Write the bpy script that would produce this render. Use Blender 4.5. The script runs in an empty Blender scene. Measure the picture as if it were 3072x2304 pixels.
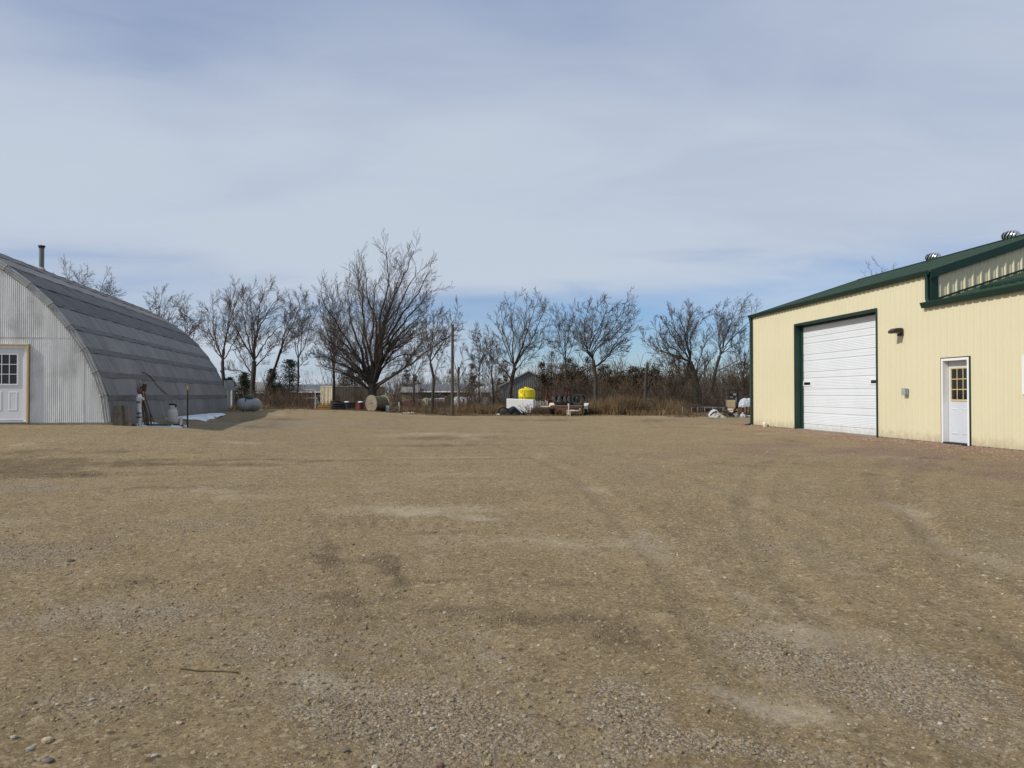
import bpy, math, random
import numpy as np
from mathutils import Vector, Matrix

# ------------------------------------------------------------------ camera, sky, sun, exposure
SC = bpy.context.scene
COL = SC.collection
EYE = 1.5
F = 2200.0                       # focal length in pixels of the 3072 wide photograph
PITCH = math.atan2(31.0, F)
cam_data = bpy.data.cameras.new('camera')
cam = bpy.data.objects.new('camera', cam_data)
COL.objects.link(cam)
cam_data.sensor_width = 36.0
cam_data.lens = F / 3072.0 * 36.0
cam_data.clip_start = 0.05
cam_data.clip_end = 9000.0
cam.location = (0, 0, EYE)
cam.rotation_euler = (math.pi / 2 + PITCH, 0, 0)
SC.camera = cam

SUN_EL = math.radians(40.5)
SUN_AZ = math.radians(22.0)      # degrees the sun stands behind the left side of the yard
to_sun = Vector((-math.cos(SUN_AZ) * math.cos(SUN_EL), -math.sin(SUN_AZ) * math.cos(SUN_EL), math.sin(SUN_EL)))
sun_data = bpy.data.lights.new('sun', 'SUN')
sun_data.energy = 3.6
sun_data.angle = math.radians(0.6)
sun_data.color = (1.0, 0.95, 0.86)
sun = bpy.data.objects.new('sun', sun_data)
COL.objects.link(sun)
sun.location = (0, 0, 30)
sun.rotation_euler = to_sun.to_track_quat('Z', 'Y').to_euler()

world = bpy.data.worlds.new('World')
SC.world = world
world.use_nodes = True
W = world.node_tree
W.nodes.clear()


def wn(t, **kw):
    n = W.nodes.new(t)
    for k, v in kw.items():
        setattr(n, k, v)
    return n


def wl(a, b):
    W.links.new(a, b)


def wmath(op, a, b=None, clamp=False):
    n = wn('ShaderNodeMath', operation=op, use_clamp=clamp)
    for i, v in enumerate((a, b)):
        if v is None:
            continue
        if isinstance(v, (int, float)):
            n.inputs[i].default_value = v
        else:
            wl(v, n.inputs[i])
    return n.outputs[0]


def wrange(v, a, b, c=0.0, d=1.0):
    n = wn('ShaderNodeMapRange', interpolation_type='SMOOTHSTEP')
    wl(v, n.inputs[0])
    for i, q in enumerate((a, b, c, d)):
        n.inputs[i + 1].default_value = q
    return n.outputs[0]


sky = wn('ShaderNodeTexSky', sky_type='NISHITA', sun_disc=False)
sky.sun_elevation = SUN_EL
sky.sun_rotation = math.atan2(to_sun.x, to_sun.y)
sky.air_density = 1.0
sky.dust_density = 0.4
sky.ozone_density = 2.0
tint = wn('ShaderNodeMixRGB', blend_type='MULTIPLY')
tint.inputs[0].default_value = 1.0
wl(sky.outputs[0], tint.inputs[1])
tint.inputs[2].default_value = (0.70, 0.87, 1.15, 1)
tc = wn('ShaderNodeTexCoord')
sep = wn('ShaderNodeSeparateXYZ')
wl(tc.outputs['Generated'], sep.inputs[0])
zc = wmath('ADD', wmath('MAXIMUM', sep.outputs[2], 0.0), 0.16)
com = wn('ShaderNodeCombineXYZ')
wl(wmath('DIVIDE', sep.outputs[0], zc), com.inputs[0])
wl(wmath('DIVIDE', sep.outputs[1], zc), com.inputs[1])
mp = wn('ShaderNodeMapping')
wl(com.outputs[0], mp.inputs[0])
mp.inputs['Rotation'].default_value = (0, 0, math.radians(14))
mp.inputs['Scale'].default_value = (0.55, 1.0, 1.0)
mp.inputs['Location'].default_value = (0.4, 5.2, 0)
n1 = wn('ShaderNodeTexNoise')
wl(mp.outputs[0], n1.inputs[0])
n1.inputs['Scale'].default_value = 0.9
n1.inputs['Detail'].default_value = 7
n1.inputs['Roughness'].default_value = 0.42
n1.inputs['Distortion'].default_value = 0.5
n2 = wn('ShaderNodeTexNoise')
wl(mp.outputs[0], n2.inputs[0])
n2.inputs['Scale'].default_value = 3.2
n2.inputs['Detail'].default_value = 8
n2.inputs['Roughness'].default_value = 0.55
n2.inputs['Distortion'].default_value = 0.8
cl = wmath('ADD', wmath('MULTIPLY', n1.outputs[0], 0.80), wmath('MULTIPLY', n2.outputs[0], 0.20))
# the veil of high cloud thins out towards the low north east
low = wrange(sep.outputs[2], 0.25, 0.06)
east = wrange(sep.outputs[0], -0.22, 0.30)
thin = wmath('MULTIPLY', low, wmath('ADD', wmath('MULTIPLY', east, 0.5), 0.22))
cover = wrange(wmath('SUBTRACT', cl, wmath('MULTIPLY', thin, 0.70)), 0.04, 0.44)
cover = wmath('ADD', wmath('MULTIPLY', cover, 0.88), 0.06)
bright = wrange(wmath('ADD', cl, wmath('SUBTRACT', wmath('MULTIPLY', wrange(sep.outputs[2], 0.55, 0.20), 0.16), wmath('MULTIPLY', wrange(sep.outputs[0], -0.1, 0.5), 0.08))), 0.30, 0.74)
ccol = wn('ShaderNodeMixRGB')
wl(bright, ccol.inputs[0])
ccol.inputs[1].default_value = (3.45, 4.2, 5.85, 1)
ccol.inputs[2].default_value = (5.65, 6.3, 7.25, 1)
cmix = wn('ShaderNodeMixRGB')
wl(cover, cmix.inputs[0])
wl(tint.outputs[0], cmix.inputs[1])
wl(ccol.outputs[0], cmix.inputs[2])
bg = wn('ShaderNodeBackground')
wl(cmix.outputs[0], bg.inputs[0])
bg.inputs[1].default_value = 0.1
wo = wn('ShaderNodeOutputWorld')
wl(bg.outputs[0], wo.inputs[0])

SC.view_settings.view_transform = 'Standard'
SC.view_settings.look = 'None'
SC.view_settings.exposure = 0.0
SC.view_settings.gamma = 1.0
SC.view_settings.use_curve_mapping = False
SC.cycles.max_bounces = 6

# ------------------------------------------------------------------ helpers
RNG = np.random.default_rng(7)


def unproj(u, v, Y):
    """world point at depth Y seen at pixel (u, v) of the photograph"""
    x = (u - 1536.0) / F
    z = (1152.0 - v) / F
    c, s = math.cos(PITCH), math.sin(PITCH)
    dy = c - z * s
    dz = s + z * c
    k = Y / dy
    return Vector((x * k, Y, EYE + dz * k))


def ss(t):
    t = np.clip(t, 0, 1)
    return t * t * (3 - 2 * t)


def gz(x, y):
    """height of the smooth lie of the land"""
    x = np.asarray(x, float)
    y = np.asarray(y, float)
    z = 0.25 * ss((y - 2.0) / 11.0)
    z = z + 0.40 * ss((-x - 3.4) / 7.2) * ss((y - 11.0) / 8.0) * (1 - ss((y - 40) / 12.0))
    z = z + 0.045 * np.exp(-((y - 18.9) / .8) ** 2) * ss((-x - 6.5) / 2.0)
    z = z - 0.14 * ss((y - 19.7) / 1.1) * ss((x + 11.35) / .5) * (1 - ss((y - 36) / 6)) * ss((-x - 5.5) / 3)
    z = z - 1.05 * ss((y - 62.0) / 40.0)
    return z


def on_ground(u, Y):
    x = (u - 1536.0) / F * Y
    return Vector((x, Y, float(gz(x, Y))))


def hsh(i, j, s):
    a = np.sin(i * 127.1 + j * 311.7 + s * 74.7) * 43758.5453
    return a - np.floor(a)


def vn(x, y, s):
    xi, yi = np.floor(x), np.floor(y)
    fx, fy = x - xi, y - yi
    fx = fx * fx * (3 - 2 * fx)
    fy = fy * fy * (3 - 2 * fy)
    a, b = hsh(xi, yi, s), hsh(xi + 1, yi, s)
    c, d = hsh(xi, yi + 1, s), hsh(xi + 1, yi + 1, s)
    return ((a * (1 - fx) + b * fx) * (1 - fy) + (c * (1 - fx) + d * fx) * fy) * 2 - 1


def fbm(x, y, s, octv=4):
    r = 0
    a = 1.0
    t = 0
    for k in range(octv):
        r = r + a * vn(x * 2 ** k + 17.3 * k, y * 2 ** k - 9.1 * k, s + k)
        t += a
        a *= 0.5
    return r / t


# ---- materials
def mat(name, c1, c2=None, rough=0.7, metal=0.0, scale=4.0, detail=6.0, stretch=(1, 1, 1), bump=0.0, bscale=None,
        c3=None, s3=0.7, lo=0.35, hi=0.65, spec=None, island=0.0, splash=None):
    m = bpy.data.materials.new(name)
    m.use_nodes = True
    nt = m.node_tree
    b = nt.nodes['Principled BSDF']
    b.inputs['Roughness'].default_value = rough
    b.inputs['Metallic'].default_value = metal
    if spec is not None:
        b.inputs['Specular IOR Level'].default_value = spec
    if c2 is None and not bump:
        b.inputs['Base Color'].default_value = (*c1, 1)
        return m
    tcn = nt.nodes.new('ShaderNodeTexCoord')
    mpn = nt.nodes.new('ShaderNodeMapping')
    nt.links.new(tcn.outputs['Object'], mpn.inputs[0])
    mpn.inputs['Scale'].default_value = stretch
    nz = nt.nodes.new('ShaderNodeTexNoise')
    nt.links.new(mpn.outputs[0], nz.inputs[0])
    nz.inputs['Scale'].default_value = scale
    nz.inputs['Detail'].default_value = detail
    nz.inputs['Roughness'].default_value = 0.6
    rg = nt.nodes.new('ShaderNodeMapRange')
    nt.links.new(nz.outputs[0], rg.inputs[0])
    rg.inputs[1].default_value = lo
    rg.inputs[2].default_value = hi
    mx = nt.nodes.new('ShaderNodeMixRGB')
    nt.links.new(rg.outputs[0], mx.inputs[0])
    mx.inputs[1].default_value = (*c1, 1)
    mx.inputs[2].default_value = (*(c2 or c1), 1)
    out = mx.outputs[0]
    if c3 is not None:
        nz3 = nt.nodes.new('ShaderNodeTexNoise')
        nt.links.new(tcn.outputs['Object'], nz3.inputs[0])
        nz3.inputs['Scale'].default_value = s3
        nz3.inputs['Detail'].default_value = 5
        rg3 = nt.nodes.new('ShaderNodeMapRange')
        nt.links.new(nz3.outputs[0], rg3.inputs[0])
        rg3.inputs[1].default_value = 0.5
        rg3.inputs[2].default_value = 0.7
        mx3 = nt.nodes.new('ShaderNodeMixRGB')
        nt.links.new(rg3.outputs[0], mx3.inputs[0])
        nt.links.new(out, mx3.inputs[1])
        mx3.inputs[2].default_value = (*c3, 1)
        out = mx3.outputs[0]
    if splash is not None:
        # mud thrown up on the lowest part of a wall
        sx = nt.nodes.new('ShaderNodeSeparateXYZ')
        nt.links.new(tcn.outputs['Object'], sx.inputs[0])
        ns = nt.nodes.new('ShaderNodeTexNoise')
        nt.links.new(tcn.outputs['Object'], ns.inputs[0])
        ns.inputs['Scale'].default_value = 5
        ns.inputs['Detail'].default_value = 10
        ns.inputs['Roughness'].default_value = 0.75
        a_ = nt.nodes.new('ShaderNodeMath')
        a_.operation = 'MULTIPLY_ADD'
        nt.links.new(ns.outputs[0], a_.inputs[0])
        a_.inputs[1].default_value = 0.9
        a_.inputs[2].default_value = -0.42
        s_ = nt.nodes.new('ShaderNodeMath')
        s_.operation = 'SUBTRACT'
        nt.links.new(a_.outputs[0], s_.inputs[0])
        nt.links.new(sx.outputs[2], s_.inputs[1])
        rs = nt.nodes.new('ShaderNodeMapRange')
        nt.links.new(s_.outputs[0], rs.inputs[0])
        rs.inputs[1].default_value = -0.22
        rs.inputs[2].default_value = 0.10
        rs.inputs[4].default_value = 0.55
        ms = nt.nodes.new('ShaderNodeMixRGB')
        nt.links.new(rs.outputs[0], ms.inputs[0])
        nt.links.new(out, ms.inputs[1])
        ms.inputs[2].default_value = (*splash, 1)
        out = ms.outputs[0]
    if island:
        ge = nt.nodes.new('ShaderNodeNewGeometry')
        ri = nt.nodes.new('ShaderNodeMapRange')
        nt.links.new(ge.outputs['Random Per Island'], ri.inputs[0])
        ri.inputs[3].default_value = 1 - island
        ri.inputs[4].default_value = 1 + island
        mu = nt.nodes.new('ShaderNodeMixRGB')
        mu.blend_type = 'MULTIPLY'
        mu.inputs[0].default_value = 1
        nt.links.new(out, mu.inputs[1])
        nt.links.new(ri.outputs[0], mu.inputs[2])
        out = mu.outputs[0]
    nt.links.new(out, b.inputs['Base Color'])
    if bump:
        nb = nt.nodes.new('ShaderNodeTexNoise')
        nt.links.new(mpn.outputs[0], nb.inputs[0])
        nb.inputs['Scale'].default_value = bscale or scale * 3
        nb.inputs['Detail'].default_value = 8
        bp = nt.nodes.new('ShaderNodeBump')
        bp.inputs['Strength'].default_value = bump
        bp.inputs['Distance'].default_value = 0.02
        nt.links.new(nb.outputs[0], bp.inputs['Height'])
        nt.links.new(bp.outputs[0], b.inputs['Normal'])
    return m


M = {}
M['cream'] = mat('cream_painted_steel', (0.645, 0.59, 0.405), (0.67, 0.615, 0.425), 0.42, scale=0.8, splash=(0.30, 0.22, 0.13))
M['green'] = mat('dark_green_trim', (0.0055, 0.030, 0.020), (0.007, 0.035, 0.024), 0.5, scale=1.5)
M['green_roof'] = mat('dark_green_roof_steel', (0.020, 0.044, 0.020), (0.026, 0.053, 0.025), 0.45, scale=0.7)
M['white'] = mat('white_painted_steel', (0.74, 0.77, 0.80), (0.70, 0.73, 0.76), 0.4, scale=1.2, splash=(0.42, 0.36, 0.27))
M['white_trim'] = mat('white_trim', (0.80, 0.80, 0.79), (0.76, 0.76, 0.75), 0.45, scale=2)
M['grey_door'] = mat('pale_grey_door_paint', (0.60, 0.63, 0.68), (0.56, 0.59, 0.64), 0.45, scale=2)
M['white_door'] = mat('white_door_paint', (0.74, 0.75, 0.76), (0.69, 0.70, 0.72), 0.45, scale=2)
M['yellow_wood'] = mat('yellowed_wood_strip', (0.66, 0.50, 0.22), (0.58, 0.42, 0.17), 0.6, scale=6)
M['pine'] = mat('new_pine_board', (0.60, 0.47, 0.28), (0.50, 0.37, 0.20), 0.7, scale=5, stretch=(6, 6, 0.6))
M['glass'] = mat('dark_window_glass', (0.012, 0.014, 0.016), None, 0.06)
M['black'] = mat('black_plastic', (0.012, 0.012, 0.013), (0.02, 0.02, 0.02), 0.42, scale=3)
M['liner'] = mat('black_plastic_liner', (0.006, 0.006, 0.007), (0.010, 0.010, 0.011), 0.6, scale=3, spec=0.25)
M['rubber'] = mat('tyre_rubber', (0.030, 0.031, 0.030), (0.055, 0.053, 0.047), 0.85, scale=4)
M['bronze'] = mat('dark_bronze_lamp', (0.02, 0.018, 0.015), (0.028, 0.024, 0.02), 0.4, scale=5)
M['grey_plastic'] = mat('grey_plastic', (0.34, 0.37, 0.40), (0.30, 0.33, 0.36), 0.5, scale=5)
M['lens'] = mat('lamp_lens', (0.5, 0.48, 0.42), None, 0.2)
M['pvc'] = mat('cream_pvc', (0.74, 0.70, 0.58), (0.68, 0.64, 0.52), 0.4, scale=6)
M['concrete'] = mat('concrete', (0.27, 0.24, 0.185), (0.20, 0.175, 0.13), 0.9, scale=3, bump=0.3, c3=(0.15, 0.13, 0.095), s3=1.3)
M['galv_turbine'] = mat('bright_galvanised', (0.72, 0.73, 0.75), (0.6, 0.6, 0.62), 0.28, 0.9, scale=8)
M['galv_front'] = mat('weathered_galvanised_front', (0.62, 0.625, 0.61), (0.79, 0.795, 0.775), 0.55, 0.1, scale=2.2, stretch=(1.5, 1, 0.35), c3=(0.42, 0.415, 0.395), s3=0.9)
M['galv_trim'] = mat('weathered_galvanised_trim', (0.42, 0.425, 0.41), (0.32, 0.32, 0.305), 0.55, 0.15, scale=4)
M['galv_roof'] = mat('weathered_galvanised_roof', (0.122, 0.112, 0.098), (0.232, 0.216, 0.192), 0.6, 0.05, scale=2.6, stretch=(0.3, 3.8, 0.3), c3=(0.240, 0.226, 0.202), s3=0.55)
M['tar_roof'] = mat('tar_stained_roof', (0.088, 0.079, 0.068), (0.118, 0.108, 0.096), 0.65, 0.05, scale=1.5, stretch=(0.5, 1.6, 0.5), c3=(0.132, 0.124, 0.112), s3=0.5)
M['lap'] = mat('tarred_lap_seam', (0.112, 0.106, 0.098), (0.160, 0.155, 0.146), 0.65, 0.1, scale=1.6, stretch=(0.5, 1.2, 0.5), c3=(0.13, 0.112, 0.105), s3=0.9)
M['dark'] = mat('dark_gap', (0.01, 0.01, 0.01), None, 0.9)
M['bark'] = mat('grey_brown_bark', (0.036, 0.029, 0.023), (0.072, 0.058, 0.045), 0.95, scale=7, stretch=(1, 1, 0.25), bump=0.6, bscale=22)
M['bark_pale'] = mat('pale_dead_wood', (0.20, 0.165, 0.12), (0.12, 0.10, 0.075), 0.95, scale=5, stretch=(1, 1, 0.25), bump=0.5)
M['twig'] = mat('winter_twigs', (0.070, 0.053, 0.041), (0.135, 0.106, 0.082), 0.9, scale=0.9, island=0.35)
M['twig_tan'] = mat('tan_winter_twigs', (0.125, 0.092, 0.064), (0.070, 0.052, 0.037), 0.9, scale=0.5, island=0.4)
M['brush'] = mat('brown_winter_brush', (0.082, 0.050, 0.032), (0.140, 0.094, 0.056), 0.9, scale=0.35, island=0.5)
M['drygrass'] = mat('dry_grass', (0.205, 0.138, 0.064), (0.12, 0.080, 0.040), 0.9, scale=0.5, island=0.45)
M['cedar'] = mat('winter_cedar_foliage', (0.058, 0.042, 0.023), (0.092, 0.064, 0.034), 0.9, scale=0.8, island=0.5)
M['cedar_rust'] = mat('rusty_cedar_foliage', (0.100, 0.066, 0.032), (0.052, 0.038, 0.020), 0.9, scale=0.8, island=0.5)
M['pine_leaf'] = mat('dark_pine_foliage', (0.010, 0.020, 0.011), (0.026, 0.040, 0.020), 0.9, scale=0.8, island=0.5)
M['pole'] = mat('weathered_pole_wood', (0.062, 0.048, 0.035), (0.10, 0.08, 0.06), 0.9, scale=4, stretch=(3, 3, 0.3), bump=0.4)
M['oldwood'] = mat('weathered_boards', (0.29, 0.21, 0.14), (0.17, 0.12, 0.08), 0.9, scale=4, stretch=(3, 3, 0.4), bump=0.3)
M['greywood'] = mat('grey_reel_wood', (0.28, 0.24, 0.175), (0.18, 0.15, 0.11), 0.9, scale=3, bump=0.3)
M['reelcore'] = mat('green_stained_reel_wood', (0.16, 0.135, 0.075), (0.06, 0.048, 0.032), 0.9, scale=2.5, bump=0.3)
M['snow'] = mat('old_snow', (0.80, 0.82, 0.85), (0.70, 0.72, 0.74), 0.6, scale=3, bump=0.3, c3=(0.55, 0.54, 0.52), s3=1.6)
M['tankwhite'] = mat('dull_white_tank_paint', (0.34, 0.345, 0.35), (0.28, 0.285, 0.29), 0.5, scale=2, c3=(0.22, 0.22, 0.205), s3=1.1)
M['cylwhite'] = mat('offwhite_cylinder_paint', (0.62, 0.60, 0.55), (0.55, 0.53, 0.49), 0.5, scale=4, c3=(0.45, 0.41, 0.34), s3=3)
M['dome_green'] = mat('dark_green_plastic_dome', (0.012, 0.07, 0.035), (0.010, 0.055, 0.030), 0.45, scale=5)
M['hose'] = mat('green_hose_rubber', (0.010, 0.10, 0.075), (0.012, 0.08, 0.06), 0.5, scale=8)
M['wrap'] = mat('white_plastic_wrap', (0.78, 0.78, 0.77), (0.52, 0.51, 0.50), 0.35, scale=14, bump=0.8, bscale=20)
M['red'] = mat('red_paint', (0.20, 0.016, 0.024), (0.15, 0.012, 0.018), 0.5, scale=6)
M['darkred'] = mat('faded_red_paint', (0.16, 0.025, 0.025), (0.10, 0.02, 0.02), 0.6, scale=3)
M['rust'] = mat('rusty_steel', (0.095, 0.050, 0.022), (0.050, 0.030, 0.016), 0.9, scale=8, bump=0.3)
M['stick'] = mat('dead_stick_bark', (0.16, 0.105, 0.055), (0.10, 0.065, 0.036), 0.9, scale=6, stretch=(2, 2, 0.4))
M['yellow'] = mat('yellow_poly_tank', (0.93, 0.75, 0.010), (0.88, 0.69, 0.008), 0.45, scale=3)
M['orange'] = mat('faded_orange_paint', (0.48, 0.25, 0.03), (0.36, 0.18, 0.025), 0.7, scale=5)
M['steelgrey'] = mat('grey_shed_steel', (0.135, 0.15, 0.152), (0.16, 0.175, 0.178), 0.6, scale=1.2, stretch=(2, 2, 0.4))
M['shingle'] = mat('slate_grey_shingles', (0.085, 0.092, 0.105), (0.115, 0.122, 0.135), 0.9, scale=3, bump=0.3)
M['shingle2'] = mat('warm_grey_shingles', (0.15, 0.14, 0.135), (0.19, 0.18, 0.175), 0.9, scale=3, bump=0.3)
M['brownwall'] = mat('brown_house_siding', (0.085, 0.060, 0.042), (0.11, 0.08, 0.056), 0.85, scale=2)
M['tanwall'] = mat('tan_house_siding', (0.34, 0.24, 0.165), (0.30, 0.21, 0.145), 0.85, scale=2)
M['darkwall'] = mat('dark_house_siding', (0.045, 0.045, 0.05), (0.06, 0.06, 0.065), 0.8, scale=2)
M['blue'] = mat('blue_panel', (0.012, 0.02, 0.10), None, 0.5)
M['boatwhite'] = mat('white_gelcoat', (0.74, 0.75, 0.75), (0.66, 0.67, 0.67), 0.35, scale=2)
M['container'] = mat('cream_container_paint', (0.50, 0.455, 0.33), (0.42, 0.37, 0.26), 0.6, scale=1.4, c3=(0.22, 0.15, 0.09), s3=0.9)
M['container_shade'] = mat('shaded_container_paint', (0.27, 0.23, 0.155), (0.21, 0.175, 0.115), 0.7, scale=1.4, c3=(0.13, 0.09, 0.055), s3=0.9)  # darker copy of the container cream: shade put into the side's colour
M['trailerred'] = mat('oxide_red_trailer_paint', (0.10, 0.032, 0.025), (0.07, 0.028, 0.022), 0.7, scale=4)
M['tarp'] = mat('soiled_white_tarp', (0.46, 0.44, 0.40), (0.20, 0.185, 0.16), 0.7, scale=7)
M['dirtywhite'] = mat('dirty_white_paint', (0.66, 0.62, 0.53), (0.52, 0.46, 0.37), 0.6, scale=5)
M['carpaint'] = mat('silver_car_paint', (0.40, 0.41, 0.42), (0.35, 0.36, 0.37), 0.3, 0.4, scale=2)
M['carpaint_w'] = mat('white_car_paint', (0.74, 0.74, 0.74), (0.68, 0.68, 0.68), 0.3, scale=2)
M['silver_tarp'] = mat('silver_tarp', (0.40, 0.43, 0.47), (0.52, 0.55, 0.58), 0.4, scale=3, bump=0.5)
M['pipe_steel'] = mat('weathered_pipe_steel', (0.26, 0.245, 0.225), (0.15, 0.125, 0.105), 0.6, 0.3, scale=5)
M['rock'] = mat('tan_field_stone', (0.42, 0.34, 0.23), (0.33, 0.26, 0.17), 0.9, scale=14, bump=0.4)
M['rock_grey'] = mat('grey_field_stone', (0.36, 0.33, 0.28), (0.27, 0.245, 0.21), 0.9, scale=14, bump=0.4)
M['rock_dark'] = mat('dark_field_stone', (0.10, 0.085, 0.072), (0.15, 0.12, 0.10), 0.9, scale=14, bump=0.4)
M['rock_red'] = mat('dark_red_quartzite', (0.17, 0.085, 0.070), (0.12, 0.06, 0.05), 0.9, scale=14, bump=0.4)
M['hill'] = mat('distant_field', (0.10, 0.085, 0.055), (0.14, 0.11, 0.07), 0.95, scale=0.05)


# ---- mesh builder
class MB:
    def __init__(self):
        self.v = []
        self.f = []

    def add(self, vs, fs):
        o = len(self.v)
        self.v.extend([tuple(p) for p in vs])
        self.f.extend([tuple(i + o for i in q) for q in fs])
        return self

    def box(self, x0, x1, y0, y1, z0, z1, mtx=None):
        vs = [Vector((x, y, z)) for z in (z0, z1) for y in (y0, y1) for x in (x0, x1)]
        if mtx is not None:
            vs = [mtx @ p for p in vs]
        return self.add(vs, [(0, 2, 3, 1), (4, 5, 7, 6), (0, 1, 5, 4), (2, 6, 7, 3), (0, 4, 6, 2), (1, 3, 7, 5)])

    def beam(self, a, b, w, h=None, up=(0, 0, 1)):
        a, b = Vector(a), Vector(b)
        d = b - a
        L = d.length
        d.normalize()
        s = d.cross(Vector(up))
        if s.length < 1e-4:
            s = d.cross(Vector((1, 0, 0)))
        s.normalize()
        t = s.cross(d)
        h = h or w
        mtx = Matrix(((s.x, d.x, t.x, a.x), (s.y, d.y, t.y, a.y), (s.z, d.z, t.z, a.z), (0, 0, 0, 1)))
        return self.box(-w / 2, w / 2, 0, L, -h / 2, h / 2, mtx)

    def tube(self, pts, rad, k=8, caps=True):
        P = [Vector(p) for p in pts]
        n = len(P)
        R = [rad] * n if isinstance(rad, (int, float)) else list(rad)
        ref = Vector((0.123, 0.234, 0.96))
        vs = []
        s0 = None
        for i in range(n):
            t = (P[min(i + 1, n - 1)] - P[max(i - 1, 0)]).normalized()
            if s0 is None:
                s = t.cross(ref)
                if s.length < 0.05:
                    s = t.cross(Vector((1, 0, 0)))
            else:
                s = s0 - t * s0.dot(t)
            s.normalize()
            s0 = s
            b = t.cross(s)
            for j in range(k):
                a = 2 * math.pi * j / k
                vs.append(P[i] + (s * math.cos(a) + b * math.sin(a)) * R[i])
        fs = [(i * k + j, i * k + (j + 1) % k, (i + 1) * k + (j + 1) % k, (i + 1) * k + j) for i in range(n - 1) for j in range(k)]
        if caps:
            fs.append(tuple(range(k - 1, -1, -1)))
            fs.append(tuple((n - 1) * k + j for j in range(k)))
        return self.add(vs, fs)

    def lathe(self, prof, k=24, mtx=None, closed=False):
        vs = []
        for r, z in prof:
            for j in range(k):
                a = 2 * math.pi * j / k
                p = Vector((r * math.cos(a), r * math.sin(a), z))
                vs.append(mtx @ p if mtx is not None else p)
        n = len(prof)
        fs = [(i * k + j, i * k + (j + 1) % k, (i + 1) * k + (j + 1) % k, (i + 1) * k + j) for i in range(n - 1) for j in range(k)]
        if closed:
            fs += [((n - 1) * k + j, (n - 1) * k + (j + 1) % k, (j + 1) % k, j) for j in range(k)]
        else:
            if prof[0][0] > 1e-6:
                fs.append(tuple(range(k - 1, -1, -1)))
            if prof[-1][0] > 1e-6:
                fs.append(tuple((n - 1) * k + j for j in range(k)))
        return self.add(vs, fs)

    def prism(self, poly, a, b, axis='x'):
        """polygon (p, q) swept between a and b; axis x: (p,q)=(y,z), axis y: (x,z), axis z: (x,y)"""
        def mk(c, p, q):
            return (c, p, q) if axis == 'x' else ((p, c, q) if axis == 'y' else (p, q, c))
        n = len(poly)
        vs = [mk(a, p, q) for p, q in poly] + [mk(b, p, q) for p, q in poly]
        fs = [(i, (i + 1) % n, n + (i + 1) % n, n + i) for i in range(n)]
        fs += [tuple(range(n - 1, -1, -1)), tuple(range(n, 2 * n))]
        return self.add(vs, fs)

    def strip(self, rows):
        """grid of points rows[i][j]"""
        n, m = len(rows), len(rows[0])
        vs = [p for r in rows for p in r]
        fs = [(i * m + j, i * m + j + 1, (i + 1) * m + j + 1, (i + 1) * m + j) for i in range(n - 1) for j in range(m - 1)]
        return self.add(vs, fs)

    def mesh(self, name, m, smooth=False):
        me = bpy.data.meshes.new(name)
        me.from_pydata(self.v, [], self.f)
        me.materials.append(m)
        if smooth:
            me.polygons.foreach_set('use_smooth', [True] * len(me.polygons))
        me.update()
        return me

    def build(self, name, m, parent=None, smooth=False, bevel=0, auto=None, fix=True):
        me = self.mesh(name, m, smooth)
        if fix:
            import bmesh
            bm = bmesh.new()
            bm.from_mesh(me)
            bmesh.ops.recalc_face_normals(bm, faces=bm.faces)
            bm.to_mesh(me)
            bm.free()
        if smooth and auto:
            me.set_sharp_from_angle(angle=math.radians(auto))
        return link(name, me, parent, bevel)


def link(name, me, parent=None, bevel=0):
    o = bpy.data.objects.new(name, me)
    COL.objects.link(o)
    if parent is not None:
        o.parent = parent
    if bevel:
        bv = o.modifiers.new('bevel', 'BEVEL')
        bv.width = bevel
        bv.segments = 2
        bv.limit_method = 'ANGLE'
    return o


def np_mesh(name, V, Fq, m, smooth=False):
    """mesh from numpy arrays; Fq (n, 3 or 4)"""
    me = bpy.data.meshes.new(name)
    V = np.ascontiguousarray(V, dtype=np.float32).reshape(-1, 3)
    Fq = np.ascontiguousarray(Fq, dtype=np.int32)
    n, k = Fq.shape
    me.vertices.add(len(V))
    me.vertices.foreach_set('co', V.ravel())
    me.loops.add(n * k)
    me.loops.foreach_set('vertex_index', Fq.ravel())
    me.polygons.add(n)
    me.polygons.foreach_set('loop_start', np.arange(0, n * k, k, dtype=np.int32))
    me.polygons.foreach_set('loop_total', np.full(n, k, dtype=np.int32))
    me.polygons.foreach_set('use_smooth', np.full(n, smooth, dtype=bool))
    me.materials.append(m)
    me.update(calc_edges=True)
    return me


def tag(o, label=None, cat=None, group=None, kind=None):
    if label:
        o['label'] = label
    if cat:
        o['category'] = cat
    if group:
        o['group'] = group
    if kind:
        o['kind'] = kind
    return o


def thing(name, label, cat, loc=(0, 0, 0), rz=0.0, group=None):
    o = bpy.data.objects.new(name, None)
    COL.objects.link(o)
    o.empty_display_size = 0.2
    o.location = loc
    o.rotation_euler = (0, 0, rz)
    return tag(o, label, cat, group)


def kids(o):
    return [c for c in bpy.data.objects if c.parent == o]


def copy_tree(o, parent=None):
    c = o.copy()
    COL.objects.link(c)
    if parent is not None:
        c.parent = parent
    for ch in kids(o):
        copy_tree(ch, c)
    return c

# ------------------------------------------------------------------ the ground
def dist_arc(x, y, cx, cy, R):
    return np.hypot(x - cx, y - cy) - R


def blob(x, y, cx, cy, rx, ry, rot=0.0, amp=1.0):
    c, s = math.cos(math.radians(rot)), math.sin(math.radians(rot))
    dx, dy = x - cx, y - cy
    a = (dx * c + dy * s) / rx
    b = (-dx * s + dy * c) / ry
    return amp * np.exp(-(a * a + b * b))


def wall_dist(x, y):
    """distance in front of the long cream wall"""
    return -((x - 9.74) * 0.995 + (y - 29.7) * 0.1003)


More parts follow.
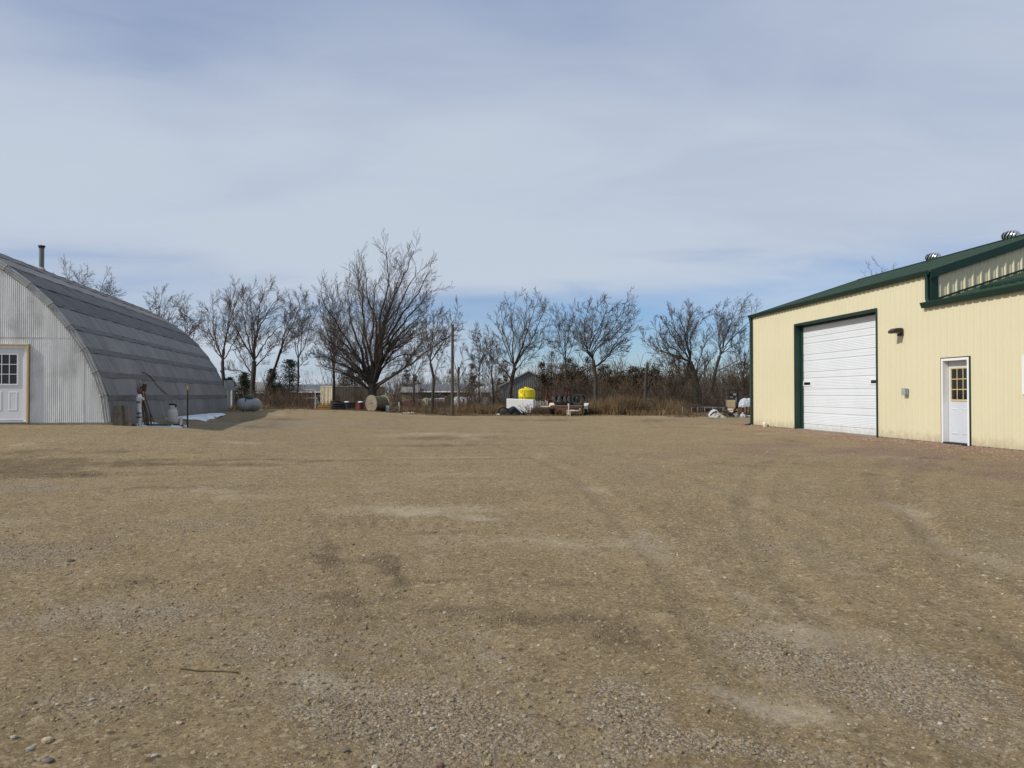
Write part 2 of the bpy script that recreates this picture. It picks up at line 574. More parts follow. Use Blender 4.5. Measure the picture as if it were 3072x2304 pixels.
GRAVEL = [(-0.55, 3.42, .62, .26, -22, 1.15), (0.55, 3.5, .20, .28, 0, .95), (0.95, 3.15, .5, .10, -20, .8), (1.55, 4.3, .22, .55, 38, .75),
          (1.85, 3.75, .3, .55, 30, .75), (2.35, 3.9, .2, .5, 25, .6), (-2.6, 4.9, 1.3, .55, 8, .62), (-1.5, 4.25, .8, .35, 10, .45),
          (-2.1, 3.55, .55, .30, 0, .6), (-4.6, 6.4, 1.2, .8, 0, .6), (2.4, 7.2, 1.6, 1.1, 0, .2), (4.6, 6.0, 1.4, .9, 0, .3),
          (-3.4, 7.8, 1.0, .5, 0, .45), (0.6, 3.05, .35, .12, 10, .7), (-6.6, 10.2, 1.2, .7, 0, .5), (3.2, 10.0, 2.4, 1.0, 12, .12),
          (-9.4, 24.0, 2.6, 3.5, 0, .5), (-7.5, 28.5, 2.5, 3.0, 0, .4), (-2.0, 9.9, 1.4, .5, 0, .3)]
PINK = [(-4.0, 7.0, 1.2, .6, 0, .45), (-1.8, 5.6, .8, .3, 0, .4), (2.6, 12.5, 2.5, .8, 10, .35), (5.0, 15.5, 3.0, 1.2, 0, .65), (7.5, 12.0, 1.8, 2.0, 0, .55), (4.5, 9.0, 1.5, .7, 0, .35), (7.6, 17.2, 2.4, 1.5, -20, .8), (9.1, 20.8, 1.4, 2.5, 0, .5), (-0.7, 24.6, 3.0, .8, 0, .6), (9.0, 14.2, 1.6, 1.4, 0, .6), (-2.6, 9.3, .8, .4, 0, .25)]
DAMP_SHADE = [(-6.6, 13.0, 3.0, .30, 3, 1), (-7.6, 11.7, 2.6, .33, 3, 1), (-4.6, 13.8, 2.0, .18, 4, .8), (-8.6, 12.5, 1.5, .9, 0, .6), (-2.3, 21.0, 2.0, .9, 0, .8),
        (-1.35, 6.2, .55, .16, -14, .9), (-0.95, 6.0, .10, .5, 18, .8), (.12, 4.75, .55, .16, 6, .8), (.62, 4.45, .30, .20, -30, .8), (-.35, 4.95, .25, .12, 0, .6),
        (2.05, 5.55, .17, .035, -8, 1.2), (-1.1, 4.75, .35, .12, 0, .4), (-3.0, 5.6, .6, .3, 0, .5), (-8.6, 25.5, 1.5, 3.0, 0, .55), (-.75, 7.3, .5, .10, 10, .7), (-.2, 7.2, .35, .08, -10, .6), (.45, 5.6, .5, .09, -15, .6), (-.55, 5.65, .3, .08, 5, .7), (.95, 5.0, .35, .1, -25, .6), (-1.9, 6.6, .4, .10, 5, .5), (-1.0, 5.25, .45, .12, 0, .6), (-2.9, 8.2, .5, .14, 0, .6),  # wide blob by the shed: dark gravel colour that also softens its shadow's edge
        (-4.2, 10.2, 1.6, .16, 3, .5), (0.6, 9.6, .9, .1, 0, .4), (6.8, 8.8, 1.2, .25, -6, .6), (7.0, 18.6, .9, .25, -6, .7), (2.0, 36.5, 14, .5, 1, .65), (0.0, 40.0, 22, .4, 0, .6), (5.5, 33.0, 4, .25, 0, .4)]
DUST = [(-1.0, 8.5, .9, .32, 3, .9), (-.35, 8.0, .4, .14, -20, .8), (-6.3, 17.0, .8, .35, 0, .7), (-4.4, 9.9, .5, .2, 0, .6), (-5.6, 7.9, .6, .3, 0, .5), (-.9, 3.75, .4, .13, -10, .6),
        (1.25, 3.55, .45, .13, -28, .8), (1.75, 4.55, .3, .2, -20, .6), (-3.2, 22, 2.5, .8, 0, .4), (-.9, 11.5, 1.2, .35, 0, .5), (-3.3, 9.4, .8, .3, 0, .5), (.2, 6.9, 1.2, .35, -10, .4)]


TRACKS = [(-46.0, 6.0, 47.3, .16), (-46.0, 6.0, 49.1, .16), (30.0, -4.0, 28.2, .15), (30.0, -4.0, 26.6, .15), (-20.0, 34.0, 24.5, .15), (-20, 34.0, 26.2, .15), (5, -60, 73.0, .2), (5, -60, 74.8, .2), (22, 3, 20.0, .15), (22, 3, 18.3, .15)]


def masks(x, y):
    wx = x + 0.16 * fbm(x * 1.7, y * 1.7, 3) + .05 * fbm(x * 7, y * 7, 31, 2)
    wy = y + 0.16 * fbm(x * 1.7 + 40, y * 1.7, 5) + .05 * fbm(x * 7, y * 7, 37, 2)
    g = sum(blob(wx, wy, *b) for b in GRAVEL)
    g = g + 0.02 + 0.28 * fbm(x * 0.55, y * 0.55, 11, 5)
    p = sum(blob(wx, wy, *b) for b in PINK)
    wd = wall_dist(x, y)
    p = p + 0.95 * np.exp(-(np.clip(wd, 0, 99) / 0.9) ** 2) * (wd > -0.6) * (y < 31)
    p = p * (0.65 + 0.9 * (fbm(x * 1.3, y * 1.3, 15, 4)))
    d = sum(blob(wx, wy, *b) for b in DAMP_SHADE) * (0.75 + 0.8 * fbm(x * 3, y * 3, 21, 4))
    d = d + 0.45 * np.clip(fbm(x * 0.33, y * 0.9, 25, 5) - 0.12, 0, 1)
    u = sum(blob(wx, wy, *b) for b in DUST) + 0.8 * np.clip(fbm(x * 0.8 + 9, y * 0.8, 27, 5) - 0.22, 0, 1)
    # streaks left by wheels: sweeping arcs through the yard and long passes across it
    for cx, cy, R, w in TRACKS:
        dd = dist_arc(x, y, cx, cy, R) + .05 * fbm(x * .5, y * .5, 41, 2)
        br = .5 + 1.2 * fbm(x * .7, y * .7, 43, 3)
        u = u + .20 * np.exp(-(dd / w) ** 2) * br * (y < 44)
        d = d + .22 * np.exp(-((np.abs(dd) - w * 1.6) / .10) ** 2) * br * (y < 44)
    R1 = np.hypot(x + 30, y + 3)
    s1 = fbm(R1 * 2.6 + .25 * fbm(x, y, 71, 2), np.arctan2(y + 3, x + 30) * 30 * .14, 73, 5)
    R2 = np.hypot(x - 5, y + 60)
    s2 = fbm(R2 * 2.2 + .25 * fbm(x, y, 75, 2), np.arctan2(y + 60, x - 5) * 70 * .13, 77, 5)
    wgt = ss((y - 8 - .5 * x) / 8)
    sk = s1 * (1 - wgt) + s2 * wgt
    fs = .55 + .45 * ss((np.hypot(x, y) - 8) / 12)
    d = d + 1.3 * fs * np.clip(sk - 0.10, 0, 1)
    u = u + 1.0 * fs * np.clip(-sk - 0.12, 0, 1)
    g = g + .35 * np.clip(fbm(R1 * 1.3, np.arctan2(y + 3, x + 30) * 30 * .25, 79, 3), -.3, 1)
    return np.clip(g, 0, 1), np.clip(d, 0, 1), np.clip(p, 0, 1), np.clip(u, 0, 1)




def disp(x, y):
    r = np.hypot(x, y)
    near = np.exp(-r / 20.0)
    veh = ss((46 - np.abs(y)) / 6)
    z = 0.035 * fbm(x * 0.28, y * 0.28, 1, 3) * ss((r - 1) / 6)
    z = z + 0.016 * fbm(x * 1.1, y * 1.9, 4, 4) * np.exp(-r / 40.0) + .012 * fbm(x * .5, y * 1.1, 14, 3)
    clod = np.clip(fbm(x * 0.6, y * 0.6, 8, 3) + 0.25, 0, 1)
    z = z + near * 0.020 * clod * fbm(x * 6, y * 6, 6, 4)
    z = z + near * 0.010 * np.clip(fbm(x * 17, y * 17, 9, 3), -.2, 1)
    for cx, cy, R, w in TRACKS:
        d = dist_arc(x, y, cx, cy, R) + .05 * fbm(x * .5, y * .5, 41, 2)
        a = np.exp(-(d / w) ** 2)
        z = z - 0.018 * a * veh + 0.008 * np.exp(-((np.abs(d) - w * 1.5) / .06) ** 2) * veh
        th = np.arctan2(y - cy, x - cx) * R
        z = z + 0.0035 * a * np.sin((th + 1.2 * np.abs(d)) * 42.0) * near * 1.5
    # chevrons of one tractor tyre
    d = y - (7.75 + .03 * x)
    m = np.exp(-(d / .16) ** 4) * ss((x + 1.95) / .2) * ss((-.25 - x) / .3)
    z = z + m * (0.020 * np.clip(np.sin((x + .7 * np.abs(d)) * 38), -.3, 1) - .012)
    # broken clods where the soil was churned
    ch = sum(blob(x, y, *b) for b in DAMP_SHADE[5:22])
    z = z + np.clip(ch, 0, 1) * (0.022 * fbm(x * 9, y * 9, 51, 3) + .018 * fbm(x * 3.5, y * 6, 52, 2))
    z = z * np.where((y > 60) | (y < -30), 0.4, 1.0)
    return z


def ground_z(x, y):
    return gz(x, y) + disp(x, y)


def build_ground():
    dense = np.linspace(-48, 48, 560)
    coarse = np.linspace(48, 312, 54)[1:-1]
    ang = np.radians(np.concatenate([dense, coarse]))
    r1 = np.linspace(0.4, 1.9, 8)
    vv = np.arange(1.5 * 733 / 1.9, 14, -2.0)
    r2 = 1.5 * 733 / vv
    r3 = np.geomspace(r2[-1] * 1.02, 5000, 46)
    rr = np.concatenate([r1, r2[1:], r3])
    A, R = np.meshgrid(ang, rr)
    x = R * np.sin(A)
    y = R * np.cos(A)
    z = ground_z(x, y)
    n, m = x.shape
    idx = np.arange(n * m).reshape(n, m)
    nx = np.roll(idx, -1, axis=1)
    Fq = np.stack([idx[:-1], idx[1:], nx[1:], nx[:-1]], -1).reshape(-1, 4)
    V = np.stack([x, y, z], -1).reshape(-1, 3)
    V = np.vstack([V, [[0, 0, float(ground_z(np.array(0.), np.array(0.)))]]])
    c = len(V) - 1
    m_ = ground_material()
    me = np_mesh('ground', V, Fq, m_, True)
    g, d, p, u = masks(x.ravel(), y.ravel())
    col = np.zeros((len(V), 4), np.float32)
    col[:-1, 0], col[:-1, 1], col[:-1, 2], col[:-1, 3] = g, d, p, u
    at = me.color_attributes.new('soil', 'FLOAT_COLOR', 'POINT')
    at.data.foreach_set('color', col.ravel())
    wv = ss((y.ravel() - 41.0 - 2.0 * fbm(x.ravel() * .2, y.ravel() * .2, 61, 3)) / 6.0)
    wv = np.maximum(wv, ss((-x.ravel() - 13.0) / 4) * ss((y.ravel() - 39) / 3))
    a2 = me.attributes.new('litter', 'FLOAT', 'POINT')
    a2.data.foreach_set('value', np.append(wv, 0).astype(np.float32))
    o = link('ground', me)
    tag(o, 'wide yard of brown dirt and gravel with tyre tracks', kind='structure')
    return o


def ground_material():
    m = bpy.data.materials.new('dirt_and_gravel')
    m.use_nodes = True
    nt = m.node_tree
    b = nt.nodes['Principled BSDF']
    b.inputs['Roughness'].default_value = 0.95
    b.inputs['Specular IOR Level'].default_value = 0.15
    L = nt.links.new

    def N(t):
        return nt.nodes.new(t)

    def noise(scale, detail=6, rough=0.6, stretch=None):
        n = N('ShaderNodeTexNoise')
        if stretch:
            mp_ = N('ShaderNodeMapping')
            mp_.inputs['Scale'].default_value = stretch
            L(tcn.outputs['Object'], mp_.inputs[0])
            L(mp_.outputs[0], n.inputs[0])
        else:
            L(tcn.outputs['Object'], n.inputs[0])
        n.inputs['Scale'].default_value = scale
        n.inputs['Detail'].default_value = detail
        n.inputs['Roughness'].default_value = rough
        return n.outputs[0]

    def rng_(v, a, b_, c=0.0, d=1.0):
        n = N('ShaderNodeMapRange')
        L(v, n.inputs[0])
        for i, q in enumerate((a, b_, c, d)):
            n.inputs[i + 1].default_value = q
        return n.outputs[0]

    def mth(op, a, b_):
        n = N('ShaderNodeMath')
        n.operation = op
        for i, v in enumerate((a, b_)):
            if isinstance(v, (int, float)):
                n.inputs[i].default_value = v
            else:
                L(v, n.inputs[i])
        return n.outputs[0]

    def mix(f, a, b_):
        n = N('ShaderNodeMixRGB')
        L(f, n.inputs[0])
        for i, v in ((1, a), (2, b_)):
            if isinstance(v, tuple):
                n.inputs[i].default_value = (*v, 1)
            else:
                L(v, n.inputs[i])
        return n.outputs[0]

    tcn = N('ShaderNodeTexCoord')
    va = N('ShaderNodeVertexColor')
    va.layer_name = 'soil'
    sp = N('ShaderNodeSeparateColor')
    L(va.outputs[0], sp.inputs[0])
    grav, damp_shade, pink, dust = sp.outputs[0], sp.outputs[1], sp.outputs[2], va.outputs[1]
    li = N('ShaderNodeAttribute')
    li.attribute_name = 'litter'
    base = mix(rng_(noise(0.9, 8), 0.35, 0.66), (0.200, 0.140, 0.073), (0.272, 0.197, 0.108))
    base = mix(rng_(noise(38, 4, 0.75), 0.46, 0.64), base, (0.36, 0.28, 0.158))
    base = mix(rng_(noise(23, 6, 0.75), 0.52, 0.64, 0, 0.85), base, (0.150, 0.105, 0.058))
    base = mix(rng_(noise(4.2, 10, 0.78), 0.50, 0.66, 0, 0.68), base, (0.158, 0.115, 0.062))
    base = mix(rng_(noise(6.5, 10, 0.8), 0.53, 0.68, 0, 0.55), base, (0.43, 0.355, 0.225))
    # separate small pebbles and crumbs bedded in the dirt
    for sc_, thr, lo_, hi_, amt in ((17, 0.84, (0.13, 0.095, 0.055), (0.40, 0.325, 0.205), 0.9), (34, 0.76, (0.12, 0.085, 0.05), (0.42, 0.345, 0.225), 0.9), (70, 0.66, (0.13, 0.095, 0.058), (0.40, 0.33, 0.215), 0.85)):
        vp = N('ShaderNodeTexVoronoi')
        L(tcn.outputs['Object'], vp.inputs[0])
        vp.inputs['Scale'].default_value = sc_
        sc2 = N('ShaderNodeSeparateColor')
        L(vp.outputs['Color'], sc2.inputs[0])
        tone = mix(rng_(sc2.outputs[1], 0.35, 0.55), lo_, hi_)
        inside = mth('MULTIPLY', rng_(vp.outputs['Distance'], 0.42, 0.30), rng_(sc2.outputs[0], thr, thr + .02, 0, amt))
        base = mix(inside, base, tone)
    # pebbled look of gravel: a cell pattern of many small tones
    vo = N('ShaderNodeTexVoronoi')
    L(tcn.outputs['Object'], vo.inputs[0])
    vo.inputs['Scale'].default_value = 62
    sv = N('ShaderNodeSeparateColor')
    L(vo.outputs['Color'], sv.inputs[0])
    gcol = mix(sv.outputs[0], (0.205, 0.165, 0.112), (0.45, 0.385, 0.29))
    gcol = mix(rng_(vo.outputs['Distance'], 0.45, 0.75), gcol, (0.15, 0.115, 0.073))
    pcol = mix(sv.outputs[1], (0.215, 0.135, 0.096), (0.395, 0.275, 0.21))
    pcol = mix(rng_(vo.outputs['Distance'], 0.45, 0.75), pcol, (0.105, 0.068, 0.048))
    brk = mth('SUBTRACT', mth('ADD', mth('MULTIPLY', noise(5.5, 10, 0.72), 0.9), mth('MULTIPLY', noise(19, 6, 0.7), 0.7)), 0.8)

    def ragged(v, a, b_):
        return rng_(mth('ADD', v, mth('MULTIPLY', brk, 1.15)), a, b_)

    speck = rng_(noise(3.0, 6), 0.3, 0.7, 0.55, 1.2)
    c = mix(mth('MINIMUM', mth('MULTIPLY', ragged(grav, 0.25, 0.75), speck), 0.9), base, gcol)
    c = mix(mth('MINIMUM', mth('MULTIPLY', ragged(pink, 0.22, 0.62), speck), 0.92), c, pcol)
    c = mix(mth('MULTIPLY', mth('MULTIPLY', ragged(dust, 0.25, 0.85), 0.6), speck), c, (0.46, 0.39, 0.285))
    c = mix(mth('MULTIPLY', mth('MULTIPLY', ragged(damp_shade, 0.28, 0.70), 0.70), speck), c, (0.112, 0.080, 0.047))
    lit = mix(rng_(noise(2.3, 8, 0.7), 0.38, 0.62), (0.13, 0.09, 0.048), (0.26, 0.185, 0.098))
    c = mix(mth('MULTIPLY', li.outputs['Fac'], 0.85), c, lit)
    L(c, b.inputs['Base Color'])
    # fine relief
    h = mth('ADD', mth('MULTIPLY', noise(24, 10, 0.75), 0.8), mth('MULTIPLY', mth('SUBTRACT', 1.0, vo.outputs['Distance']), mth('MULTIPLY', mth('ADD', grav, pink), 0.5)))
    h = mth('ADD', h, mth('MULTIPLY', noise(5, 8, 0.65), 0.9))
    bp = N('ShaderNodeBump')
    bp.inputs['Strength'].default_value = 0.9
    bp.inputs['Distance'].default_value = 0.032
    L(h, bp.inputs['Height'])
    L(bp.outputs[0], b.inputs['Normal'])
    return m


build_ground()


def stone_material():
    m = bpy.data.materials.new('mixed_gravel_stones')
    m.use_nodes = True
    nt = m.node_tree
    b = nt.nodes['Principled BSDF']
    b.inputs['Roughness'].default_value = 0.9
    b.inputs['Specular IOR Level'].default_value = 0.25
    g = nt.nodes.new('ShaderNodeNewGeometry')
    cr = nt.nodes.new('ShaderNodeValToRGB')
    nt.links.new(g.outputs['Random Per Island'], cr.inputs[0])
    cols = [(0.0, (0.27, 0.20, 0.112)), (0.25, (0.32, 0.25, 0.145)), (0.45, (0.38, 0.305, 0.195)), (0.62, (0.31, 0.255, 0.18)), (0.76, (0.23, 0.17, 0.11)),
            (0.86, (0.48, 0.41, 0.30)), (0.94, (0.33, 0.235, 0.175)), (0.985, (0.58, 0.52, 0.43))]
    e = cr.color_ramp.elements
    e[0].position, e[0].color = cols[0][0], (*cols[0][1], 1)
    e[1].position, e[1].color = cols[-1][0], (*cols[-1][1], 1)
    for p, c in cols[1:-1]:
        q = e.new(p)
        q.color = (*c, 1)
    cr.color_ramp.interpolation = 'CONSTANT'
    nz = nt.nodes.new('ShaderNodeTexNoise')
    tcn = nt.nodes.new('ShaderNodeTexCoord')
    nt.links.new(tcn.outputs['Object'], nz.inputs[0])
    nz.inputs['Scale'].default_value = 60
    mu = nt.nodes.new('ShaderNodeMixRGB')
    mu.blend_type = 'MULTIPLY'
    mu.inputs[0].default_value = 0.5
    nt.links.new(cr.outputs[0], mu.inputs[1])
    nt.links.new(nz.outputs[0], mu.inputs[2])
    nt.links.new(mu.outputs[0], b.inputs['Base Color'])
    return m


def ico():
    t = (1 + 5 ** .5) / 2
    v = np.array([(-1, t, 0), (1, t, 0), (-1, -t, 0), (1, -t, 0), (0, -1, t), (0, 1, t), (0, -1, -t), (0, 1, -t), (t, 0, -1), (t, 0, 1), (-t, 0, -1), (-t, 0, 1)], float)
    v /= np.linalg.norm(v[0])
    f = np.array([(0, 11, 5), (0, 5, 1), (0, 1, 7), (0, 7, 10), (0, 10, 11), (1, 5, 9), (5, 11, 4), (11, 10, 2), (10, 7, 6), (7, 1, 8), (3, 9, 4), (3, 4, 2), (3, 2, 6), (3, 6, 8),
                  (3, 8, 9), (4, 9, 5), (2, 4, 11), (6, 2, 10), (8, 6, 7), (9, 8, 1)])
    keep = v[f].mean(1)[:, 2] > -0.35
    return v, f[keep]


def octa():
    v = np.array([(1, 0, -.4), (0, 1, -.4), (-1, 0, -.4), (0, -1, -.4), (.1, .1, .8)], float)
    f = np.array([(0, 1, 4), (1, 2, 4), (2, 3, 4), (3, 0, 4)])
    return v, f


def scatter_stones(name, n, base, smin, smax, rmin, rmax, seed, bias, label, mtl, smooth=False, pinkonly=False, damp_shade_only=False):
    rng = np.random.default_rng(seed)
    keepx, keepy = [], []
    tot = 0
    while tot < n:
        k = n * 4
        r = rmin * (rmax / rmin) ** rng.random(k)
        a = np.radians(rng.uniform(-42, 42, k))
        x, y = r * np.sin(a), r * np.cos(a)
        if pinkonly:
            y = rng.uniform(12.5, 30, k)
            w = np.abs(rng.normal(0, 0.8, k)) + 0.02
            x = 9.74 + 0.1008 * (29.7 - y) - w
        g, d, p, u = masks(x, y)
        pr = np.clip(bias + 1.1 * (np.clip(g, 0, 1) ** 1.5) + 0.5 * p + .25 * d, 0, 1)
        if damp_shade_only:
            pr = np.clip(bias + 1.2 * np.clip(d - .12, 0, 1), 0, 1)
        ok = rng.random(k) < pr
        keepx.append(x[ok])
        keepy.append(y[ok])
        tot += ok.sum()
    x = np.concatenate(keepx)[:n]
    y = np.concatenate(keepy)[:n]
    s = smin * (smax / smin) ** (rng.random(n) ** 2.2)
    v, f = base
    P = v[None] * (1 + 0.45 * rng.uniform(-.6, .6, (n, len(v), 1)))
    P = P * (np.stack([rng.uniform(.8, 1.3, n), rng.uniform(.65, 1.0, n), rng.uniform(.45, .8, n)], -1) * s[:, None])[:, None, :]
    th = rng.uniform(0, 6.283, n)
    c, si = np.cos(th)[:, None], np.sin(th)[:, None]
    X = P[..., 0] * c - P[..., 1] * si
    Y = P[..., 0] * si + P[..., 1] * c
    P = np.stack([X, Y, P[..., 2]], -1)
    z = ground_z(x, y)
    P = P + np.stack([x, y, z + s * 0.06], -1)[:, None, :]
    Fq = (f[None] + (np.arange(n) * len(v))[:, None, None]).reshape(-1, 3)
    o = link(name, np_mesh(name, P.reshape(-1, 3), Fq, mtl, smooth))
    tag(o, label, kind='stuff')
    return o


STONE = stone_material()
scatter_stones('gravel', 11500, ico(), 0.004, 0.017, 2.2, 9, 11, 0.06, 'loose coarse gravel lying on the near part of the yard', STONE)
scatter_stones('gravel', 52000, octa(), 0.0025, 0.009, 2.2, 14, 12, 0.10, 'fine gravel strewn over the brown dirt', STONE)
scatter_stones('gravel', 19000, octa(), 0.007, 0.022, 6.5, 30, 13, 0.08, 'scattered stones over the middle of the yard', STONE)
CLOD = mat('dark_dirt_clods', (0.150, 0.110, 0.064), (0.205, 0.153, 0.09), 0.95, scale=20, island=0.3)
scatter_stones('dirt_clods', 12000, octa(), 0.006, 0.022, 4.4, 30, 15, 0.02, 'crumbled clods of darker dirt in the scuffed parts of the yard', CLOD, damp_shade_only=True)
PINKSTONE = mat('pink_quartzite_gravel', (0.35, 0.225, 0.17), (0.24, 0.145, 0.108), 0.9, scale=30, island=0.5)
scatter_stones('gravel', 9000, octa(), 0.010, 0.026, 12, 31, 14, 0.5, 'pinkish crushed stone along the foot of the cream wall', PINKSTONE, pinkonly=True)


def rock(u, v, wpx, mtl, label, seed, flat=0.62):
    """one field stone: position from the spot on the ground it covers"""
    Y = 4.0
    for _ in range(12):
        p = unproj(u, v, Y)
        h = EYE - float(gz(p.x, Y))
        Y = F * h / max(v - 1183.0, 10)
    p = unproj(u, v, Y)
    rng = np.random.default_rng(seed)
    import bmesh
    bm = bmesh.new()
    bmesh.ops.create_icosphere(bm, subdivisions=2, radius=1)
    s = wpx / 2 * Y / F
    k = rng.uniform(0.5, 3.0, 6)
    for q in bm.verts:
        c = q.co
        d = 1 + 0.16 * math.sin(c.x * 2.4 + k[0]) * math.cos(c.y * 2.1 + k[1]) + .10 * math.sin(c.z * 4 + c.x * 3 + k[2]) + rng.uniform(-.05, .05)
        q.co = Vector((c.x * d * s, c.y * d * s * k[3] ** .15 * .85, c.z * d * s * flat))
    me = bpy.data.meshes.new('rock')
    bm.to_mesh(me)
    bm.free()
    me.materials.append(mtl)
    o = link('rock', me)
    o.location = (p.x, p.y, float(ground_z(np.array(p.x), np.array(p.y))) + s * flat * 0.42)
    o.rotation_euler = (0, 0, rng.uniform(0, 6))
    tag(o, label, 'rock', 'larger stones lying in the yard')


rock(143, 2220, 32, M['rock'], 'tan angular stone lying on the dirt, largest at the lower left', 1, .7)
rock(42, 2211, 20, M['rock_grey'], 'round pale pebble at the left border, beside the tan angular stone', 2)
rock(92, 2243, 26, M['rock_grey'], 'flat oval pale pebble just below the tan angular stone', 3, .5)
rock(147, 2276, 32, M['rock_dark'], 'dark flat stone near the bottom left corner', 4, .45)
rock(277, 2096, 18, M['rock_grey'], 'grey rounded pebble at the edge of the left gravel patch', 5)
rock(291, 2160, 16, M['rock_grey'], 'small grey pebble between the gravel patch and the tan angular stone', 6)
rock(538, 2163, 19, M['rock'], 'small tan pebble alone on the dirt below the thin stick', 7)
rock(463, 2264, 20, M['rock_grey'], 'round grey pebble near the bottom border, left of the pale gravel patch', 8)
rock(1304, 2079, 16, M['rock'], 'light tan pebble on smooth dirt above the pale gravel patch', 9)
rock(1497, 2073, 20, M['rock'], 'wide tan pebble right of the pale gravel patch', 10, .5)
rock(1320, 2292, 28, M['rock_red'], 'dark red stone at the bottom border, middle of the yard', 11, .7)
rock(1035, 2252, 24, M['rock_dark'], 'dark stone sitting in the pale gravel patch', 12, .5)
rock(212, 1682, 20, M['rock_dark'], 'dark lump of stone far left on the open dirt', 13, .6)

st = MB()
pts = []
for i in range(9):
    t = i / 8
    p = unproj(540 + 190 * t, 2001 + 9 * t + 2.5 * math.sin(t * 7), 3.95)
    pts.append((p.x, p.y - .06 * t, float(ground_z(np.array(p.x), np.array(p.y - .06 * t))) + 0.008))
st.tube(pts, [0.005 - 0.0022 * i / 8 for i in range(9)], 6)
o = st.build('stick', M['stick'], None, True)
tag(o, 'thin straight dry stick lying on the dirt near the front', 'stick')

# ------------------------------------------------------------------ cream metal building on the right
BX = Vector((0.1003, -0.995, 0))
BASE_Z = 0.285
bld = thing('metal_building', 'cream ribbed metal building with dark green roof and white overhead door', 'building', (9.74, 29.7, BASE_Z), math.atan2(-0.995, 0.1003))
S_TALL, S_END = 10.87, 20.1
OPEN = [(3.60, 8.48, -0.1, 3.67), (11.22, 12.24, -0.1, 2.135), (13.83, 15.0, 1.22, 2.06)]
PW = 0.9144


def rib_profile(a, b):
    """(s, protrusion) break points of ag panel ribs between a and b"""
    out = []
    k0 = int(math.floor(a / 0.2286)) - 1
    k1 = int(math.ceil(b / 0.2286)) + 1
    for k in range(k0, k1 + 1):
        c = k * 0.2286
        out += [(c - .036, 0), (c - .014, .025), (c + .014, .025), (c + .036, 0)]
        for q in (.0765, .1525):
            out += [(c + q - .012, 0), (c + q - .005, .005), (c + q + .005, .005), (c + q + .012, 0)]
    out.sort()
    return out


def prof_at(pr, s):
    for (a, ha), (b, hb) in zip(pr, pr[1:]):
        if a <= s <= b:
            return ha if b - a < 1e-9 else ha + (hb - ha) * (s - a) / (b - a)
    return 0.0


def wall_panel(a, b, top, opens, mk):
    """ribbed wall sheet between a and b with openings cut out; mk(s, h, z) gives the local point"""
    pr = rib_profile(a, b)
    xs = {a, b}
    for s, h in pr:
        if a < s < b:
            xs.add(s)
    for o0, o1, z0, z1 in opens:
        for s in (o0, o1):
            if a < s < b:
                xs.add(s)
    xs = sorted(xs)
    m = MB()
    for s0, s1 in zip(xs, xs[1:]):
        if s1 - s0 < 1e-6:
            continue
        mid = (s0 + s1) / 2
        t0, t1 = top(s0), top(s1)
        segs = [(0.0, 0.0, t0, t1)]
        for o0, o1, z0, z1 in opens:
            if o0 < mid < o1:
                n = []
                for c0, c1, d0, d1 in segs:
                    if z0 > c0:
                        n.append((c0, c1, z0, z0))
                    if z1 < d0:
                        n.append((z1, z1, d0, d1))
                segs = n
        h0, h1 = prof_at(pr, s0), prof_at(pr, s1)
        for c0, c1, d0, d1 in segs:
            m.add([mk(s0, h0, c0), mk(s1, h1, c1), mk(s1, h1, d1), mk(s0, h0, d0)], [(0, 1, 2, 3)])
    return m


def front(s, h, z):
    return (s, -h, z)


i = 0
a = 0.0
while a < S_END - 0.05:
    b = min(a + PW, S_END)
    if a < S_TALL < b:
        cuts = [(a, S_TALL), (S_TALL, b)]
    else:
        cuts = [(a, b)]
    for c, d in cuts:
        tp = 4.36 if (c + d) / 2 < S_TALL else 3.52
        m = wall_panel(c, d, lambda s, tp=tp: tp, [o for o in OPEN], front)
        if m.v:
            m.build('siding_panel', M['cream'], bld, fix=False)
    a = b

# body behind the sheets: plain inner box walls so no light leaks
core = MB()
W_ = 9.5
core.box(0.02, 3.58, 0.03, 0.12, 0, 4.3)
core.box(8.5, 10.8, 0.03, 0.12, 0, 4.3)
core.box(3.55, 8.53, 0.03, 0.12, 3.70, 4.3)
core.box(0.02, 0.12, 0.12, W_, 0, 4.3)
core.box(0.02, S_END, W_ - .1, W_, 0, 3.5)
core.box(10.8, 11.16, 0.03, 0.12, 0, 3.45)
core.box(12.30, 13.8, 0.03, 0.12, 0, 3.45)
core.box(11.16, 12.30, 0.03, 0.12, 2.2, 3.45)
core.box(15.05, S_END, 0.03, 0.12, 0, 3.45)
core.box(13.8, 15.05, 0.03, 0.12, 0, 1.18)
core.box(13.8, 15.05, 0.03, 0.12, 2.1, 3.45)
core.box(S_END - .1, S_END, 0.12, W_, 0, 3.5)
core.build('inner_wall', M['dark'], bld)
fb = MB()
fb.box(0.0, S_END, 0.002, 0.3, -0.35, -0.004)
fb.build('foundation', M['concrete'], bld)

PITCHR = 0.329
RID = 4.75
RZ = 4.40


def roof_z(y, z0=RZ):
    return z0 + PITCHR * (y if y <= RID else 2 * RID - y)


